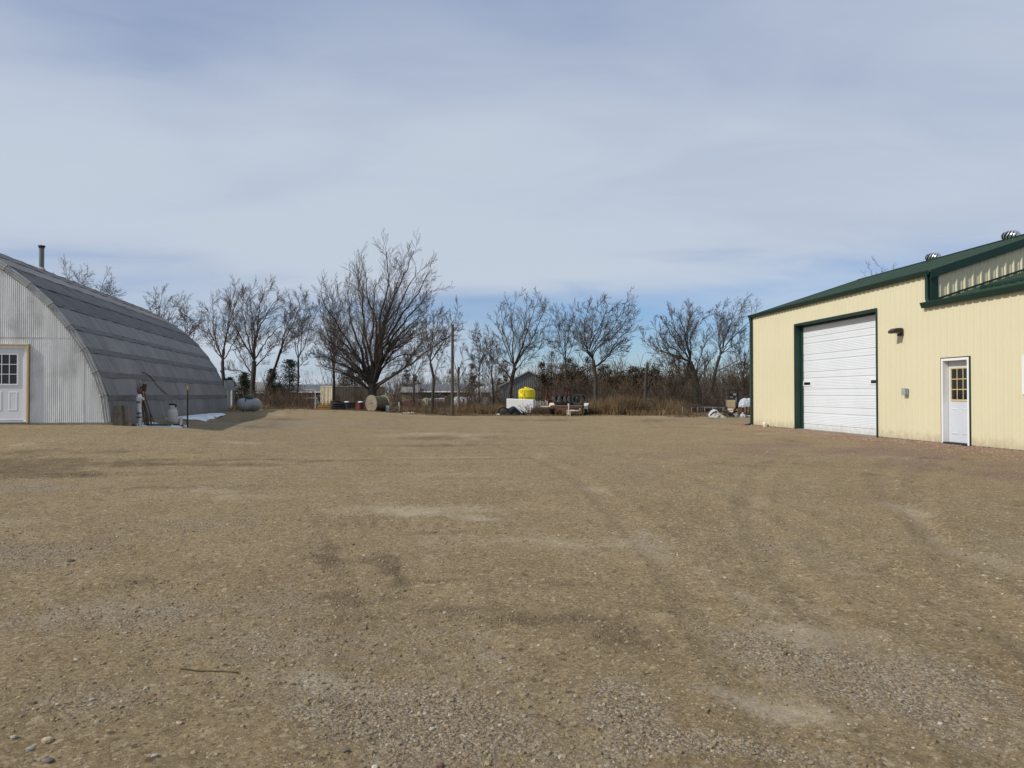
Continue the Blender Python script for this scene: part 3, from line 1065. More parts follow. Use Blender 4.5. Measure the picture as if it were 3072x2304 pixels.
# gable wall of the tall part, facing the yard's near side
g = 0.0
while g < W_ - .01:
    b = min(g + PW, W_)
    m = wall_panel(g, b, lambda y: roof_z(y) - 0.05, [], lambda s, h, z: (S_TALL + h, s, z))
    if RID > g and RID < b:
        m = MB()
        for c, d in ((g, RID), (RID, b)):
            q = wall_panel(c, d, lambda y: roof_z(y) - 0.05, [], lambda s, h, z: (S_TALL + h, s, z))
            m.add(q.v, q.f)
    m.build('siding_panel', M['cream'], bld, fix=False)
    g = b
bk = MB()
bk.prism([(0.1, 3.0), (W_ - .1, 3.0), (W_ - .1, 4.3), (RID, 5.8), (0.1, 4.3)], S_TALL - .08, S_TALL - .03, 'x')
bk.build('inner_wall', M['dark'], bld)
far = MB()
far.prism([(0.0, 0.0), (W_, 0.0), (W_, 4.35), (RID, 5.92), (0.0, 4.35)], -0.03, 0.0, 'x')
far.build('end_wall', M['cream'], bld)


def roof_panels(s0, s1, z0, y0, y1):
    """ribbed roof sheets from eave y0 to ridge y1"""
    a = s0
    while a < s1 - .02:
        b = min(a + PW, s1)
        pr = rib_profile(a, b)
        xs = sorted({a, b} | {s for s, h in pr if a < s < b})
        for side in (0, 1):
            rows = []
            for yy in (y0, y1):
                Y_ = yy if side == 0 else 2 * RID - yy
                zz = z0 + PITCHR * yy
                rows.append([(s, Y_, zz + prof_at(pr, s)) for s in xs])
            MB().strip(rows).build('roof_panel', M['green_roof'], bld, fix=False)
        a = b


roof_panels(-0.12, 10.93, RZ, -0.10, RID)
roof_panels(10.90, S_END + .15, 3.56, -0.10, RID)
rc = MB()
for z0, s0, s1 in ((RZ, -.13, 10.94), (3.56, 10.91, S_END + .16)):
    zt = z0 + PITCHR * RID
    rc.prism([(RID - .16, zt - .02), (RID - .16, zt + .01), (RID, zt + .055), (RID + .16, zt + .01), (RID + .16, zt - .02)], s0, s1, 'x')
rc.build('ridge_cap', M['green'], bld)
# under-roof slab so that the eaves read solid
us = MB()
us.prism([(-0.02, 4.30), (-0.02, 4.375), (RID, 5.93), (W_ + .02, 4.375), (W_ + .02, 4.30)], 0.0, S_TALL - .1, 'x')
us.prism([(0.14, 3.40), (0.14, 3.57), (RID, 5.08), (W_ - .1, 3.55), (W_ - .1, 3.40)], S_TALL + .05, S_END - .01, 'x')
us.build('roof_deck', M['dark'], bld)


def gutter(s0, s1, zt, h=.115):
    m = MB()
    m.prism([(-0.022, zt), (-0.022, zt - h), (-0.105, zt - h), (-0.128, zt - h * .55), (-0.150, zt - .02), (-0.150, zt), (-0.142, zt), (-0.142, zt - .018), (-.098, zt - h + .01), (-.032, zt - h + .01), (-.032, zt)], s0, s1, 'x')
    m.build('gutter', M['green'], bld)


gutter(-0.12, 10.93, 4.42)
gutter(10.60, S_END + .1, 3.605, .14)
rk = MB()
for y0, y1 in ((-0.08, RID), (W_ + .08, RID)):
    zz0 = RZ + PITCHR * min(y0, 2 * RID - y0) + .022
    zz1 = RZ + PITCHR * RID + .022
    rk.prism([(y0, zz0 - .20), (y1, zz1 - .20), (y1, zz1 + .02), (y0, zz0 + .02)], 10.932, 10.955, 'x')
    rk.prism([(y0, zz0 - .20), (y1, zz1 - .20), (y1, zz1 - .185), (y0, zz0 - .185)], S_TALL + .028, 10.931, 'x')
rk.build('rake_trim', M['green'], bld)
rk2 = MB()
for y0, y1 in ((-0.08, RID), (W_ + .08, RID)):
    zz0 = RZ + PITCHR * min(y0, 2 * RID - y0) + .024
    zz1 = RZ + PITCHR * RID + .024
    rk2.prism([(y0, zz0 - .2), (y1, zz1 - .2), (y1, zz1 + .022), (y0, zz0 + .022)], -.15, -.12, 'x')
rk2.build('rake_trim', M['green'], bld)
ct = MB()
ct.box(S_TALL + .0005, S_TALL + .030, -0.030, 0.16, 3.60, 4.34)
ct.box(10.72, S_TALL + .0004, -.032, -.0255, 3.60, 4.31)
ct.build('corner_trim', M['green'], bld)
ct = MB()
ct.box(-.034, .05, -.026, -.021, 0.0, 4.30)
ct.box(-.038, -.034, -.026, .1, 0.0, 4.30)
ct.build('corner_trim', M['green'], bld)
fl = MB()
for k in range(2):
    pass
fl.prism([(0.06, 3.63), (RID, 3.63 + PITCHR * (RID - .06)), (RID, 3.68 + PITCHR * (RID - .06)), (0.06, 3.68)], S_TALL + .022, S_TALL + .05, 'x')
fl.build('wall_flashing', M['green'], bld)


def downspout(s, z1, z0, kick, y=-.07):
    m = MB()
    pts = [(s, y - .03, z1), (s, y, z1 - .14), (s, y, z0 + .16)]
    pts += [(s + kick[0] * q, y + kick[1] * q, z0 + .16 - d) for q, d in ((.03, .07), (.09, .12), (.24, .16))]
    m.tube(pts, .048, 10)
    m.build('downspout', M['green'], bld, True, auto=40)


downspout(0.06, 4.33, -.04, (-.25, -1.0), -.085)
downspout(10.80, 4.34, 3.53, (.6, .35), -.085)
sg = MB()
y_ = .82
z_ = 3.56 + PITCHR * y_
sg.box(11.55, S_END, y_ - .02, y_ + .02, z_ + .035, z_ + .10)
s = 11.6
while s < S_END:
    sg.box(s - .03, s + .03, y_ - .06, y_ + .06, z_ - .02, z_ + .036)
    s += .4572
sg.build('snow_guard', M['green'], bld)


def turbine(s, size):
    zt = RZ + PITCHR * RID - .175
    b = MB()
    mt = Matrix.Translation((s, RID, zt - .03))
    b.lathe([(.40 * size, 0), (.36 * size, .10), (.345 * size, .17)], 20, mt)
    v = b.build('turbine_vent', M['galv_turbine'], bld, True, auto=40)
    hd = MB()
    K = 15
    R = .5 * size
    H = .50 * size
    for k in range(K):
        rows = []
        for j in range(9):
            t = j / 8
            ang0 = 2 * math.pi * k / K + .55 * (t - .5)
            zz = zt + .15 + H * t
            r = R * (0.62 + .38 * math.sin(math.pi * min(max(t * .92 + .04, 0), 1)) ** .7)
            wdt = 2 * math.pi / K * .62
            rows.append([(s + rr * math.cos(ang0 + q * wdt), RID + rr * math.sin(ang0 + q * wdt), zz) for q, rr in ((0, r * .93), (.45, r * 1.01), (1.0, r * 1.02))])
        hd.strip(rows)
    hd.lathe([(.64 * R, .15 + H - .01), (.5 * R, .15 + H + .018), (0.001, .15 + H + .03)], 20, Matrix.Translation((s, RID, zt)))
    ib = MB()
    ib.lathe([(.48 * R, .16), (.80 * R, .15 + H * .3), (.82 * R, .15 + H * .7), (.50 * R, .15 + H - .01)], 20, Matrix.Translation((s, RID, zt)))
    ib.build('vent_core', M['dark'], v, True)
    hd.build('turbine_head', M['galv_turbine'], v, True, auto=40)


turbine(4.32, .50)
turbine(7.86, .50)

# overhead door
RD = 0.255
jt = MB()
jt.box(3.60, 3.625, -.024, RD - .004, -.03, 3.67)
jt.box(8.455, 8.48, -.024, RD - .004, -.03, 3.67)
jt.box(3.626, 8.454, -.024, RD - .004, 3.645, 3.67)
jt.box(3.55, 3.599, -.030, -.0215, -.03, 3.72)
jt.box(8.481, 8.53, -.030, -.0215, -.03, 3.72)
jt.box(3.5995, 8.4805, -.030, -.0215, 3.671, 3.72)
jt.box(3.626, 3.70, RD - .07, RD - .002, -.03, 3.58)
jt.box(8.38, 8.454, RD - .07, RD - .002, -.03, 3.58)
jt.box(3.626, 8.454, RD - .07, RD - .002, 3.58, 3.644)
jt.build('garage_trim', M['green'], bld)
gd = MB()
gd.box(3.63, 8.45, RD + .05, RD + .07, -.03, 3.64)
gdo = gd.build('garage_door', M['white'], bld)
SH = 3.64 / 6
for k in range(6):
    z0 = -.03 + k * SH
    zs = [(z0 + .002, .028), (z0 + .004, .0)]
    band = [(.012, 0), (.10, 0), (.106, -.006), (.112, 0), (.196, 0), (.200, .014), (.210, .014), (.216, 0)]
    q = .216
    while q < SH - .05:
        band += [(q + .010, -.006), (q + .030, -.006), (q + .036, 0), (q + .046, 0)]
        q += .05
    zs += [(z0 + d, h) for d, h in band] + [(z0 + SH - .008, 0), (z0 + SH - .003, .028)]
    rows = [[(s, RD + h, z) for s in (3.636, 8.444)] for z, h in zs]
    MB().strip(rows).build('door_section', M['white'], gdo, fix=False)
for s in (3.98, 8.02):
    w = MB()
    w.box(s - .29, s + .29, RD - .022, RD + .004, 1.485 + .02, 1.485 + .20)
    w.build('window_frame', M['white_trim'], gdo)
    w = MB()
    w.box(s - .22, s + .22, RD - .026, RD - .0225, 1.485 + .06, 1.485 + .155)
    w.build('pane', M['glass'], gdo)

# walk door
s0, s1 = 11.22, 12.24
df = MB()
df.box(s0, s0 + .022, -.034, .0, -.02, 2.135)
df.box(s1 - .022, s1, -.034, .0, -.02, 2.135)
df.box(s0 + .0225, s1 - .0225, -.034, .0, 2.113, 2.135)
df.build('door_flashing', M['green'], bld)
df = MB()
df.box(s0 + .024, s0 + .085, -.040, .118, -.02, 2.11)
df.box(s1 - .085, s1 - .024, -.040, .118, -.02, 2.11)
df.box(s0 + .0855, s1 - .0855, -.040, .118, 2.05, 2.11)
df.build('door_frame', M['white_trim'], bld, bevel=.004)
dd = MB()
dy = .12
dd.box(s0 + .087, s1 - .087, dy, dy + .045, .03, 2.05)
wd = dd.build('walk_door', M['grey_door'], bld)
cx0, cx1 = s0 + .20, s1 - .20
gz0, gz1 = 1.08, 1.85
fr = MB()
for a_, b_ in ((cx0 - .03, cx0), (cx1, cx1 + .03)):
    fr.box(a_, b_, dy - .016, dy + .001, gz0 - .03, gz1 + .03)
for a_, b_ in ((gz0 - .03, gz0), (gz1, gz1 + .03)):
    fr.box(cx0, cx1, dy - .016, dy + .001, a_, b_)
cw = (cx1 - cx0) / 3
ch = (gz1 - gz0) / 3
for k in (1, 2):
    fr.box(cx0 + k * cw - .01, cx0 + k * cw + .01, dy - .0145, dy + .001, gz0, gz1)
    for j in range(3):
        a_ = cx0 + j * cw + (.0105 if j else 0)
        b_ = cx0 + (j + 1) * cw - (.0105 if j < 2 else 0)
        fr.box(a_, b_, dy - .0145, dy + .001, gz0 + k * ch - .01, gz0 + k * ch + .01)
fr.build('window_frame', M['yellow_wood'], wd)
for j in range(3):
    for k in range(3):
        p = MB()
        p.box(cx0 + j * cw + .011, cx0 + (j + 1) * cw - .011, dy - .006, dy - .001, gz0 + k * ch + .011, gz0 + (k + 1) * ch - .011)
        p.build('pane', M['glass'], wd)


def raised_panel(par, m_, a_, b_, z0, z1, y, w=.03, d=.008):
    q = MB()
    o_ = [(a_, z0), (b_, z0), (b_, z1), (a_, z1)]
    i_ = [(a_ + w, z0 + w), (b_ - w, z0 + w), (b_ - w, z1 - w), (a_ + w, z1 - w)]
    j_ = [(a_ + 2 * w, z0 + 2 * w), (b_ - 2 * w, z0 + 2 * w), (b_ - 2 * w, z1 - 2 * w), (a_ + 2 * w, z1 - 2 * w)]
    vs = [(p[0], y - .001, p[1]) for p in o_] + [(p[0], y - d, p[1]) for p in i_] + [(p[0], y - d * .45, p[1]) for p in j_]
    fs = [(r * 4 + k, r * 4 + (k + 1) % 4, r * 4 + 4 + (k + 1) % 4, r * 4 + 4 + k) for r in (0, 1) for k in range(4)] + [(8, 9, 10, 11)]
    q.add(vs, fs).build('door_panel', m_, par)


mid = (cx0 + cx1) / 2
raised_panel(wd, M['grey_door'], cx0 - .02, mid - .05, .22, .88, dy)
raised_panel(wd, M['grey_door'], mid + .05, cx1 + .02, .22, .88, dy)
kb = MB()
kb.lathe([(.028, 0), (.028, .01), (.012, .014), (.012, .035), (.026, .045), (.026, .06), (.001, .068)], 12, Matrix.Translation((s1 - .15, dy, .98)) @ Matrix.Rotation(math.pi / 2, 4, 'X'))
kb.build('door_knob', M['galv_turbine'], wd, True)
th = MB()
th.box(s0 + .086, s1 - .086, -.05, .119, -.02, .028)
th.build('threshold', M['bronze'], bld)
tp = MB()
tp.lathe([(.045, 0), (.045, .04), (.001, .041)], 12, Matrix.Translation((cx0 + .11, dy - .012, gz0 + .015)))

# wall lamp
lm = MB()
lz = 2.95
ls = 9.62
lm.box(ls - .10, ls + .10, -.075, -.02, lz - .13, lz + .08)
lm.prism([(-.075, lz + .085), (-.23, lz + .075), (-.32, lz + .01), (-.325, lz - .055), (-.075, lz - .055)], ls - .125, ls + .125, 'x')
wl_ = lm.build('wall_lamp', M['bronze'], bld, bevel=.012)
ln = MB()
ln.box(ls - .09, ls + .09, -.29, -.12, lz - .068, lz - .0555)
ln.build('lens', M['lens'], wl_)
jb = MB()
jb.box(9.78, 9.93, -.10, -.02, 1.19, 1.375)
bx_ = jb.build('outlet_box', M['grey_plastic'], bld, bevel=.008)
lid = MB()
lid.box(9.772, 9.938, -.125, -.1005, 1.20, 1.385)
lid.build('lid', M['grey_plastic'], bx_, bevel=.006)
# window at the right border
wn_ = MB()
wn_.box(13.83, 13.90, -.045, .0, 1.22, 2.06)
wn_.box(14.93, 15.0, -.045, .0, 1.22, 2.06)
wn_.box(13.9005, 14.9295, -.045, .0, 1.22, 1.28)
wn_.box(13.9005, 14.9295, -.045, .0, 2.0, 2.06)
wf = wn_.build('window', M['white_trim'], bld)
pn = MB()
pn.box(13.9005, 14.9295, -.01, -.004, 1.28, 2.0)
pn.build('pane', M['glass'], wf)

# pads in front of the doors, pipe stub
def bpt(s, y, z=0.0):
    return bld.matrix_world @ Vector((s, y, z))


BM = Matrix.Translation((9.74, 29.7, BASE_Z)) @ Matrix.Rotation(math.atan2(-0.995, 0.1003), 4, 'Z')
pad = MB()
pad.box(10.15, 12.45, -.78, -.028, -.25, -.035, BM)
o = pad.build('concrete_pad', M['concrete'], bevel=.02)
tag(o, 'small concrete stoop in front of the walk door', kind='structure')
pad = MB()
pad.box(3.45, 8.62, -.36, -.032, -.25, -.045, BM)
pad.box(3.63, 8.45, -.031, .32, -.25, -.032, BM)
o = pad.build('concrete_apron', M['concrete'], bevel=.015)
tag(o, 'concrete strip under the white overhead door', kind='structure')
pp = thing('pipe_stub', 'short cream plastic pipe stub with cap against the cream wall', 'pipe', BM @ Vector((1.45, -.16, -.06)))
q = MB()
q.lathe([(.055, -.1), (.055, .14)], 16)
q.build('pipe', M['pvc'], pp, True, auto=40)
q = MB()
q.lathe([(.068, .10), (.068, .19), (.06, .20), (.001, .202)], 16)
q.build('cap', M['pvc'], pp, True, auto=40)
q = MB()
q.lathe([(.068, -.02), (.068, .05)], 16)
q.build('collar', M['pvc'], pp, True, auto=40)

# ------------------------------------------------------------------ quonset shed on the left
QZ = 0.72
qa = math.atan2(0.193, 0.981)
qs = thing('quonset_shed', 'arched corrugated metal shed, weathered grey, with white door', 'shed', (-11.16, 20.4, QZ), qa)
QM = Matrix.Translation((-11.16, 20.4, QZ)) @ Matrix.Rotation(qa, 4, 'Z')
PROF = [(0, 0), (.10, .77), (.32, 1.43), (.62, 2.09), (1.02, 2.71), (1.48, 3.30), (2.02, 3.83), (2.60, 4.28), (3.22, 4.67), (3.88, 5.01), (4.58, 5.29), (5.32, 5.49), (6.1, 5.57)]
HALF = 6.1
QL = 17.6
FULL = [(-d, h) for d, h in PROF] + [(-2 * HALF + d, h) for d, h in PROF[-2::-1]]


def arch_h(x):
    d = -x if x > -HALF else 2 * HALF + x
    for (a_, ha), (b_, hb) in zip(PROF, PROF[1:]):
        if a_ <= d <= b_:
            return ha + (hb - ha) * (d - a_) / (b_ - a_)
    return 0


DOOR = (-3.205, -2.046, 0.0, 2.15)
SEAM = 2.38
PER = .0508
x = 0.0
shw = PER * 13
k = 0
while x > -2 * HALF + .05:
    xe = max(x - shw - .02, -2 * HALF)
    for row in (0, 1):
        m = MB()
        n = int(round((x - xe) / PER * 6))
        off = .004 * math.sin(k * 7.7) + (.008 if row else 0) + (.003 if k % 2 else 0)
        for j in range(n):
            xa, xb = x - (x - xe) * j / n, x - (x - xe) * (j + 1) / n
            mid = (xa + xb) / 2
            za0, zb0 = (0, 0) if row == 0 else (SEAM - .05, SEAM - .05)
            za1, zb1 = arch_h(xa) - .05, arch_h(xb) - .05
            if row == 0:
                za1, zb1 = min(za1, SEAM), min(zb1, SEAM)
            if DOOR[0] - .01 < mid < DOOR[1] + .01:
                if row == 0:
                    za0 = zb0 = DOOR[3]
            if za1 <= za0 + .01 or zb1 <= zb0 + .01:
                continue
            ha =   .0070 * math.sin(2 * math.pi * xa / PER)
            hb = .0070 * math.sin(2 * math.pi * xb / PER)
            w1 = .006 * math.sin(xa * 3.1 + k)
            m.add([(xa, -off - ha, za0), (xa, -off - ha + w1, za1), (xb, -off - hb + w1, zb1), (xb, -off - hb, zb0)], [(0, 1, 2, 3)])
        if m.v:
            m.build('corrugated_sheet', M['galv_front'], qs, True, fix=False)
    x -= shw
    k += 1
bk = MB()
bk.prism([(d, h) for d, h in [(a_ * .985 - .09, b_ * .985) for a_, b_ in FULL]], .05, .08, 'y')
bk.build('inner_wall', M['dark'], qs)
bk = MB()
bk.prism([(d, h) for d, h in FULL], QL - .04, QL, 'y')
bk.build('rear_wall', M['galv_roof'], qs)
fd = MB()
fd.box(-2 * HALF - .05, .06, -.06, .2, -.3, -.006)
fd.box(-.25, .05, .2, QL, -.3, -.006)
fd.build('foundation', M['concrete'], qs)

# edge trim strips along the front arch and clips at the laps
for (a0, h0), (a1, h1) in zip(FULL, FULL[1:]):
    m = MB()
    A_, B_ = Vector((a0, 0, h0)), Vector((a1, 0, h1))
    d = (B_ - A_).normalized()
    nrm = Vector((-d.z, 0, d.x)) if d.x < 0 else Vector((-d.z, 0, d.x))
    if nrm.dot(Vector((-HALF, 0, 2)) - A_) < 0:
        nrm = -nrm
    pro = [(-.015, -.008), (-.015, -.030), (.02, -.052), (.05, -.034), (.085, -.055), (.115, -.034), (.15, -.052), (.18, -.016)]
    rows = []
    for t in (0, .25, .5, .75, 1.0):
        c = A_ + (B_ - A_) * t
        rows.append([tuple(c + nrm * p + Vector((0, y, 0))) for p, y in pro])
    m.strip(rows)
    m.build('edge_trim', M['galv_trim'], qs, False, fix=False)
    if 0.5 < h0:
        c = MB()
        c.tube([A_ + nrm * -.02 + Vector((0, -.05, 0)), A_ + nrm * .08 + Vector((0, -.072, 0)), A_ + nrm * .18 + Vector((0, -.05, 0))], .013, 6)
        c.build('clip', M['galv_roof'], qs)
ra = random.Random(5)
NSEG = 5
for i in range(len(FULL) - 1):
    (a0, h0), (a1, h1) = FULL[i], FULL[i + 1]
    vis = i < 12
    A_, B_ = Vector((a0, 0, h0)), Vector((a1, 0, h1))
    d = (B_ - A_)
    nrm = Vector((d.z, 0, -d.x)).normalized()
    if nrm.dot(A_ - Vector((-HALF, 0, 1.5))) < 0:
        nrm = -nrm
    mtl = M['galv_roof'] if (i <= 4 or i in (7, 9, 11)) else M['tar_roof']
    nseg = NSEG if vis else 1
    for sgm in range(nseg):
        y0 = -.03 + (QL + .03) * sgm / nseg
        y1 = -.03 + (QL + .03) * (sgm + 1) / nseg + (.03 if sgm < nseg - 1 else 0)
        ny = 41 if vis else 3
        rows = []
        low_out = .026 if 0 < i < 6 else .012
        for t in (0.0, .06, .30, .55, .80, .94, 1.0):
            row = []
            for j in range(ny):
                y = y0 + (y1 - y0) * j / (ny - 1)
                bul = .007 * math.sin(y * 2.1 + i * 1.7) * math.sin(math.pi * t) + .006 * math.sin(y * 5.3 + i)
                lift = (low_out + .003 * math.sin(y * 1.3 + i * 2.1) + .002 * math.sin(y * 4.1 + i)) * (1 - t) + .002
                cor = .004 * math.sin(y * 2 * math.pi / .19) if ny > 10 else 0
                row.append(tuple(A_ + d * t + nrm * (lift + bul + cor) + Vector((0, y, 0)) + d.normalized() * (-.035 if t == 0 else 0)))
            rows.append(row)
        ob = MB().strip(rows)
        # turned down lower lip of the lap
        ob.strip([[tuple(Vector(p) - nrm * .028) for p in rows[0]], rows[0]])
        ob.build('roof_sheet', mtl, qs, True, fix=False, auto=50)
    if vis and 0 < i < 7:
        # tarred band just below each lap
        m = MB()
        pd = (Vector((FULL[i][0], 0, FULL[i][1])) - Vector((FULL[i - 1][0], 0, FULL[i - 1][1]))).normalized()
        pn_ = Vector((pd.z, 0, -pd.x))
        if pn_.dot(A_ - Vector((-HALF, 0, 1.5))) < 0:
            pn_ = -pn_
        rows = []
        wd_ = .17 if i < 5 else .11
        for t in (0, .4, 1.0):
            row = []
            for j in range(121):
                y = -.02 + (QL + .02) * j / 120
                w_ = wd_ * (1 + .07 * math.sin(y * 1.9 + i * 3) + .05 * math.sin(y * 4.7 + i))
                row.append(tuple(A_ - pd * (w_ * (1 - t) + .012) + pn_ * (.024 + .006 * t + .004 * math.sin(y * 7)) + Vector((0, y, 0))))
            rows.append(row)
        m.strip(rows)
        m.build('lap_seam', M['lap'], qs, True, fix=False)

# white door in a pine frame
x0, x1 = DOOR[0], DOOR[1]
f_ = MB()
f_.box(x1 - .045, x1, -.075, .03, 0.0, 2.15)
f_.box(x0, x0 + .045, -.075, .03, 0.0, 2.15)
f_.box(x0 + .0455, x1 - .0455, -.075, .03, 2.105, 2.15)
f_.build('door_frame', M['pine'], qs, bevel=.004)
f_ = MB()
f_.box(x1 - .12, x1 - .046, -.035, .03, .05, 2.104)
f_.box(x0 + .046, x0 + .12, -.035, .03, .05, 2.104)
f_.box(x0 + .1205, x1 - .1205, -.035, .03, 2.03, 2.104)
f_.box(x0 + .046, x1 - .046, -.06, .03, .02, .049)
f_.build('door_jamb', M['white_trim'], qs)
d_ = MB()
d_.box(x0 + .1215, x1 - .1215, -.005, .035, .07, 2.028)
qd = d_.build('door', M['white_door'], qs)
dy = -.005
gx0, gx1 = x0 + .30, x1 - .30
gz0, gz1 = 1.06, 1.86
fr = MB()
fr.box(gx0 - .035, gx0, dy - .02, dy - .0005, gz0 - .035, gz1 + .035)
fr.box(gx1, gx1 + .035, dy - .02, dy - .0005, gz0 - .035, gz1 + .035)
fr.box(gx0, gx1, dy - .02, dy - .0005, gz0 - .035, gz0)
fr.box(gx0, gx1, dy - .02, dy - .0005, gz1, gz1 + .035)
cw = (gx1 - gx0) / 3
ch = (gz1 - gz0) / 3
for k in (1, 2):
    fr.box(gx0 + k * cw - .009, gx0 + k * cw + .009, dy - .017, dy - .0005, gz0, gz1)
    for j in range(3):
        fr.box(gx0 + j * cw + (.0095 if j else 0), gx0 + (j + 1) * cw - (.0095 if j < 2 else 0), dy - .017, dy - .0005, gz0 + k * ch - .009, gz0 + k * ch + .009)
fr.build('window_frame', M['white_trim'], qd)
for j in range(3):
    for k in range(3):
        p = MB()
        p.box(gx0 + j * cw + .010, gx0 + (j + 1) * cw - .010, dy - .007, dy - .001, gz0 + k * ch + .010, gz0 + (k + 1) * ch - .010)
        p.build('pane', M['glass'], qd)
mid = (gx0 + gx1) / 2
raised_panel(qd, M['white_door'], gx0 - .03, mid - .07, .32, .86, dy)
raised_panel(qd, M['white_door'], mid + .07, gx1 + .03, .32, .86, dy)

# stove pipe on the roof
CH = QM.inverted() @ Vector((-17.62, 27.4, 0))
chx, chy = CH.x, CH.y
chz = arch_h(chx)
c = MB()
c.lathe([(.085, -.35), (.085, .92)], 20, Matrix.Translation((chx, chy, chz)))
chm = c.build('chimney', M['steelgrey'], qs, True, auto=40)
c = MB()
c.lathe([(.10, .86), (.105, .90), (.13, .935), (.12, .95), (.001, .952)], 20, Matrix.Translation((chx, chy, chz)))
c.build('chimney_cap', M['bronze'], chm, True, auto=40)
c = MB()
c.lathe([(.24, -.17), (.15, .02), (.09, .13)], 20, Matrix.Translation((chx, chy, chz)))
c.build('flashing', M['galv_trim'], chm, True)
# cable drooping over the roof laps, meter box at the far corner
def on_roof(y, h, out=.05):
    for (a_, ha), (b_, hb) in zip(PROF, PROF[1:]):
        if ha <= h <= hb:
            return (-(a_ + (b_ - a_) * (h - ha) / (hb - ha)) + out, y, h)
    return (out, y, h)


cb = MB()
cb.tube([on_roof(4.0, 1.52), on_roof(4.35, 1.47, .07), on_roof(4.7, 1.40), on_roof(5.0, 1.25), on_roof(5.15, 1.1), on_roof(5.6, .93), on_roof(5.95, .80), on_roof(6.25, .80)], .012, 6)
cb.build('cable', M['black'], qs, True)
bx_ = MB()
bx_.box(-.12, .22, QL - .1, QL + .15, 1.0, 1.42)
bx_.box(.0, .06, QL, QL + .05, .1, 1.0)
bx_.build('meter_box', M['grey_plastic'], qs, bevel=.01)
tk = MB()
tk.tube([(-.42, QL + .06, 2.0), (-.25, QL + .06, 1.7), (-.02, QL + .06, 1.3)], .03, 6)
tk.build('conduit', M['black'], qs, True)

# ------------------------------------------------------------------ trees
def nrm_(a):
    return a / np.maximum(np.linalg.norm(a, axis=-1, keepdims=True), 1e-9)


def tubes(P, R, k):
    """vertices and quads of tapered tubes; P (m, n, 3), R (m, n)"""
    m, n, _ = P.shape
    T = np.empty_like(P)
    T[:, 1:-1] = P[:, 2:] - P[:, :-2]
    T[:, 0] = P[:, 1] - P[:, 0]
    T[:, -1] = P[:, -1] - P[:, -2]
    T = nrm_(T)
    ref = np.where(np.abs(T[:, :1, 2:3]) > .9, np.array([1., 0, 0]), np.array([0.1, 0.2, 1.]))
    S = nrm_(np.cross(T, np.broadcast_to(ref, T.shape)))
    B = np.cross(T, S)
    a = 2 * np.pi * np.arange(k) / k
    V = P[:, :, None] + R[:, :, None, None] * (S[:, :, None] * np.cos(a)[:, None] + B[:, :, None] * np.sin(a)[:, None])
    idx = np.arange(m * n * k).reshape(m, n, k)
    nx = np.roll(idx, -1, axis=2)
    Fq = np.stack([idx[:, :-1], nx[:, :-1], nx[:, 1:], idx[:, 1:]], -1).reshape(-1, 4)
    return V.reshape(-1, 3), Fq


def merge(lst):
    Vs, Fs = [], []
    o = 0
    for V, Fq in lst:
        Vs.append(V)
        Fs.append(Fq + o)
        o += len(V)
    return np.concatenate(Vs), np.concatenate(Fs)


def grow(rng, P, R, L, c, t0, t1, ang, ratio, n, wob, trop, rk, rmin, wind=0.0, short=.5):
    """c children along each of the parent branches"""
    M0, n0, _ = P.shape
    m = M0 * c
    pi = np.repeat(np.arange(M0), c)
    j = np.tile(np.arange(c), M0)
    t = t0 + (t1 - t0) * (j + rng.random(m)) / c
    x = t * (n0 - 1)
    i0 = np.clip(np.floor(x).astype(int), 0, n0 - 2)
    f = (x - i0)[:, None]
    pos = P[pi, i0] * (1 - f) + P[pi, i0 + 1] * f
    tan = nrm_(P[pi, i0 + 1] - P[pi, i0])
    pr = R[pi, i0] * (1 - f[:, 0]) + R[pi, i0 + 1] * f[:, 0]
    perp = nrm_(np.cross(tan, rng.normal(size=(m, 3))))
    a = np.radians(rng.uniform(ang[0], ang[1], m))[:, None]
    d = tan * np.cos(a) + perp * np.sin(a)
    ln = L[pi] * ratio * (1 - short * t) * rng.uniform(.65, 1.25, m)
    P2 = np.empty((m, n, 3))
    P2[:, 0] = pos
    up = np.array([wind, 0, 1.0])
    for k in range(1, n):
        d = nrm_(d + wob * rng.normal(size=(m, 3)) + trop * up)
        P2[:, k] = P2[:, k - 1] + d * (ln / (n - 1))[:, None]
    r0 = np.maximum(np.minimum(pr * .72, rk * ln), rmin)
    R2 = r0[:, None] * np.linspace(1, .32, n)[None]
    R2 = np.maximum(R2, rmin * .55)
    return P2, R2, ln


def bezier(rng, pts, n, wob):
    """wiggly resampled path through control points"""
    Q = np.array(pts, float)
    seg = np.linalg.norm(np.diff(Q, axis=0), axis=1)
    s = np.concatenate([[0], np.cumsum(seg)])
    t = np.linspace(0, s[-1], n)
    out = np.stack([np.interp(t, s, Q[:, i]) for i in range(3)], -1)
    # smooth the corners
    for _ in range(2):
        out[1:-1] = (out[:-2] + 2 * out[1:-1] + out[2:]) / 4
    w = np.cumsum(rng.normal(size=(n, 3)) * wob * s[-1] / n, axis=0)
    w -= np.linspace(0, 1, n)[:, None] * w[-1] * .6
    return out + w - w[0], s[-1]


